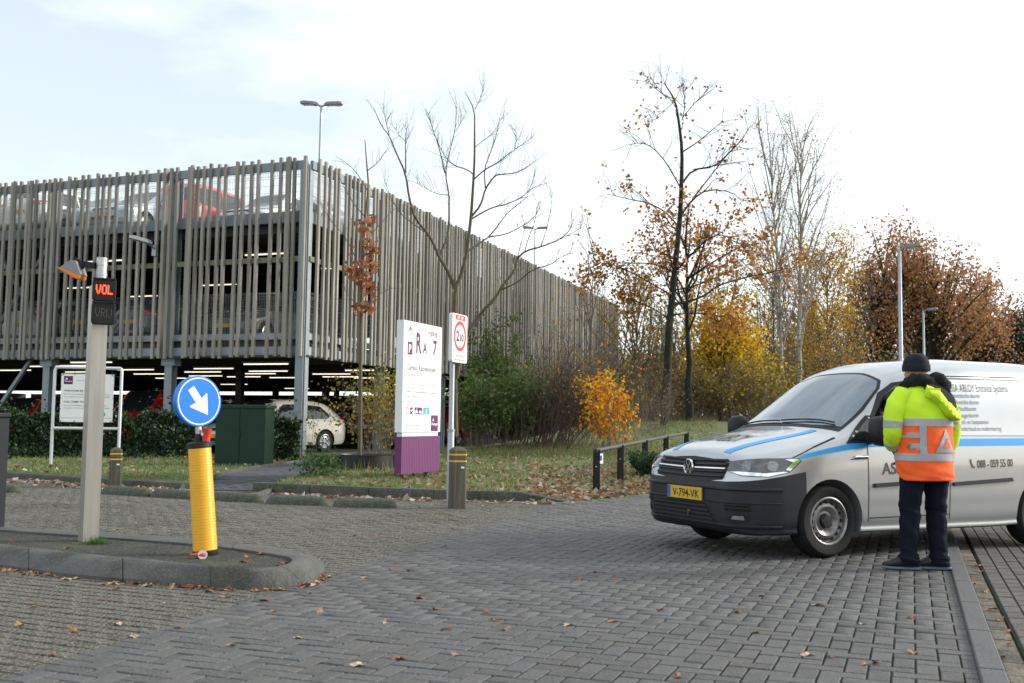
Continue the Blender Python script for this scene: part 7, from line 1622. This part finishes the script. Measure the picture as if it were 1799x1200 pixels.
# shoes
for (fx_, fy_) in (LF, RF):
    o = np.array((fx_, fy_, 0)); f = np.array((*fd, 0)); s_ = np.array((fd[1], -fd[0], 0)); u = np.array((0, 0, 1.))
    def sec(t, w_, h_, z): return (o+f*t+u*(z+h_), w_, h_, s_, u)
    sh = shell([sec(-.085, .024, .034, .024), sec(-.075, .040, .052, .022), sec(-.03, .046, .060, .022), sec(.03, .046, .054, .022), sec(.09, .048, .040, .022), sec(.15, .046, .024, .022), sec(.19, .034, .018, .022), sec(.205, .012, .010, .024)], 18, 4).build('shoe', m_shoe, man, True)
    shell([sec(-.095, .026, .014, .0), sec(-.08, .042, .016, .0), sec(.0, .045, .015, .0), sec(.10, .051, .014, .0), sec(.17, .045, .014, .003), sec(.213, .014, .012, .008)], 18, 4, p=3).build('sole', m_sole, sh, True)
# jacket: yoke yellow, skirt orange
jf = lambda t, a: .014*math.sin(t*4.1+2.2*math.sin(a*2+1))+.012*math.sin(7*a+t*2.3)*max(0, 1-abs(t-2.5)/3)+.008*math.sin(t*9+5*a)
secs = [((.0, -.005, .725), .232, .170), ((.0, .0, .80), .240, .178), ((0, .005, .95), .238, .182), ((0, .01, 1.10), .240, .186), ((0, .02, 1.25), .238, .186), ((0, .03, 1.37), .225, .172), ((0, .04, 1.445), .175, .135), ((0, .05, 1.50), .09, .085)]
jm = shell(secs, 48, 7, jf); V = []
for p in jm.v:      # hem rides up towards the front
    x, y, z = p; k = max(0, 1-(z-.72)/.35); V.append((x, y, z+k*.13*sstep(-.06, .16, y)))
jm.v = V; jme = jm.mesh('jacket', True); JK = Skin(jme); bm = bmesh.new(); bm.from_mesh(jme)
bmesh.ops.bisect_plane(bm, geom=bm.verts[:]+bm.edges[:]+bm.faces[:], plane_co=(0, 0, 1.165), plane_no=(0, 0, 1)); me = bpy.data.meshes.new('jacket')
for f in bm.faces: f.material_index = 1 if f.calc_center_median().z < 1.165 else 0; f.smooth = True
bm.to_mesh(me); bm.free(); me.materials.append(m_fy); me.materials.append(m_fo); jk = link('jacket', me, None, man)
def back(poly, **k): return JK.lay(poly, (0, -1.5, 0), (1, 0, 0), (0, 0, 1), (0, 1, 0), **k)
def ringband(z0, z1, off=.005, nm='tape_band', sk=JK, c=(0, .01), n=64, parent=jk, tilt=0):
    mb = MB(); V = []
    for z in (z0, (z0+z1)/2, z1):
        for i in range(n):
            a = 2*math.pi*i/n; d = Vector((math.cos(a), math.sin(a), 0)); l, nn = sk.hit(Vector((c[0], c[1], z))+d*1.0, -d); V.append(l+d*off)
    mb.add(V, [[q*n+i, q*n+(i+1) % n, (q+1)*n+(i+1) % n, (q+1)*n+i] for q in range(2) for i in range(n)]); return mb.build(nm, m_tape, parent, True, fixn=False)
ringband(1.165, 1.225); ringband(.885, .945)
tp = back([(-.155, .94), (-.105, .94), (-.105, 1.17), (-.155, 1.17)], off=.0055, cell=.03); tp.build('tape_band', m_tape, jk, True)
for z in (.985, 1.07): back([(-.24, z), (-.15, z), (-.15, z+.042), (-.24, z+.042)], off=.005, cell=.03).build('tape_band', m_tape, jk, True)
tri = [(-.035, .955), (.165, .955), (.075, 1.145)]; back(tri, off=.006, cell=.03).build('tape_triangle', m_tape, jk, True); back([(.040, .995), (.115, .995), (.076, 1.075)], off=.009, cell=.03).build('triangle_centre', m_fo, jk, True)
sf = lambda t, a: .028*math.sin(t*6+2*math.sin(a))+.022*math.sin(t*11+3*a)
Lp = [(-.155, .035, 1.435), (-.225, .03, 1.36), (-.275, .02, 1.25), (-.285, .02, 1.14), (-.262, .06, 1.05), (-.225, .10, .985)]; Rp = [(.155, .03, 1.435), (.22, .02, 1.36), (.258, .0, 1.25), (.262, -.01, 1.13), (.245, .025, .99), (.222, .045, .91)]
for P in (Lp, Rp):
    sl = limb_shell(P, [(.078, .090), (.078, .092), (.074, .086), (.072, .080), (.066, .070), (.054, .058)], 24, 6, sf).build('sleeve', m_fy, jk, True)
    for (i, t0, t1, r_) in ((2, .45, .95, .080), (4, .15, .60, .070)):
        a, b = np.array(P[i]), np.array(P[i+1]); limb_shell([a+(b-a)*t0, a+(b-a)*t1], [(r_*.985, r_*1.07), (r_*.955, r_*1.045)], 24, 3, None, False).build('tape_band', m_tape, sl, True)
a, b = np.array(Lp[0]), np.array(Lp[2]); 
# fleece collar and hood hanging on the back
cf = lambda t, a: .12*math.sin(t*7+3*a)+.08*math.sin(t*3.3+5*a+1)
ring_ = [(.105*math.cos(q), .05+.105*math.sin(q), 1.515+.02*math.sin(q*2)-.015*math.sin(q)) for q in [2*math.pi*i/12 for i in range(13)]]
limb_shell(ring_, [.052]*13, 16, 5, cf).build('fleece_collar', m_fur, jk, True)
limb_shell([(.02, -.02, 1.56), (.09, -.05, 1.56), (.15, -.06, 1.50), (.16, -.09, 1.42)], [.03, .055, .058, .03], 16, 6, cf).build('fleece_lining', m_fur, jk, True)
ho = JK.lay(ribbon([(-.07, 1.43), (-.01, 1.395), (.05, 1.33), (.10, 1.265), (.165, 1.235), (.215, 1.265), (.238, 1.33)], .055), (0, -1.5, 0), (1, 0, 0), (0, 0, 1), (0, 1, 0), off=.02, thick=.05, cell=.03).build('hood', m_fy, jk, True)
JK.lay([(-.05, 1.47), (.06, 1.49), (.15, 1.45), (.205, 1.38), (.215, 1.31), (.165, 1.255), (.12, 1.27), (.08, 1.32), (.03, 1.37), (-.03, 1.42)], (0, -1.5, 0), (1, 0, 0), (0, 0, 1), (0, 1, 0), off=.02, thick=.03, cell=.03).build('hood_lining', m_fur, ho, True)
MB().box((-.03, -.168, 1.435), (.11, .012, .075), rad(-6), ch=.0).build('hood_flap', m_fy, jk); MB().box((-.02, -.177, 1.432), (.055, .006, .016), rad(-6)).build('hook_tape', m_blk, jk)
limb_shell([(.16, -.185, 1.27), (.19, -.165, 1.295), (.21, -.13, 1.32)], [(.012, .02), (.014, .022), (.012, .018)], 10, 3).build('hood_edge_tape', m_tape, jk, True)
# beanie
kf = lambda t, a: .006*math.sin(26*a)
shell([((-.015, .066, 1.635), .100, .114), ((-.016, .066, 1.66), .101, .115), ((-.017, .064, 1.70), .096, .110), ((-.018, .06, 1.735), .080, .092), ((-.018, .056, 1.76), .050, .058), ((-.018, .054, 1.768), .012, .014)], 40, 5, kf, p=2.).build('beanie', m_knit, man, True)
shell([((-.015, .067, 1.618), .104, .118), ((-.015, .067, 1.64), .107, .121), ((-.015, .066, 1.672), .105, .119)], 40, 4, kf, p=2.).build('beanie_cuff', m_knit, man, True)
# ---- driver
vm = van.matrix_basis.copy(); dp = vm @ Vector((-2.0, .46, 0.45))
drv = empty('person', dp, VAN_T+math.pi-math.pi/2, 'driver in dark clothes sitting inside the van behind the open window', 'person')
Vd2 = dict(pel=((0, 0, .14), (.15, .12)), sp1=((0, -.04, .34), (.14, .11)), sp2=((0, -.06, .52), (.16, .11)), sp3=((0, -.05, .64), (.11, .08)), nek=((0, -.035, .715), .05), hd1=((0, -.01, .79), (.068, .085)), hd2=((0, -.005, .86), (.075, .092)), hd3=((0, -.015, .93), (.05, .06)), nose=((0, .10, .815), .014),
 lsh=((-.17, -.05, .62), .06), lel=((-.21, .12, .42), .045), lwr=((-.14, .34, .46), .033), lpa=((-.12, .41, .48), .038), rsh=((.17, -.05, .62), .06), rel=((.21, .12, .42), .045), rwr=((.14, .34, .46), .033), rpa=((.12, .41, .48), .038), lhi=((-.10, .04, .12), .085), lkn=((-.13, .45, .17), .06), lan=((-.13, .52, -.15), .042), rhi=((.10, .04, .12), .085), rkn=((.13, .45, .17), .06), ran=((.13, .52, -.15), .042))
link('body', skin_body(Vd2, [e for e in E_ if e[1] not in ('lto', 'rto')], 'pel'), m_skin, drv)
shell([((0, 0, .10), .18, .15), ((0, -.04, .34), .18, .14), ((0, -.06, .52), .20, .14), ((0, -.05, .64), .15, .11), ((0, -.04, .70), .07, .07)], 28, 5).build('jumper', M('dark jumper', (.02, .022, .03), .9), drv, True)
for sg in (-1, 1): limb_shell([(.16*sg, -.05, .62), (.21*sg, .12, .42), (.15*sg, .32, .455)], [.07, .058, .045], 16, 5).build('sleeve', M('dark jumper', (.02, .022, .03), .9), drv, True)
shell([((0, -.03, .80), .079, .085), ((0, -.02, .87), .086, .10), ((0, -.02, .93), .065, .078), ((0, -.02, .965), .02, .02)], 24, 4, p=2.).build('hair', M('dark hair', (.015, .011, .009), .7), drv, True)
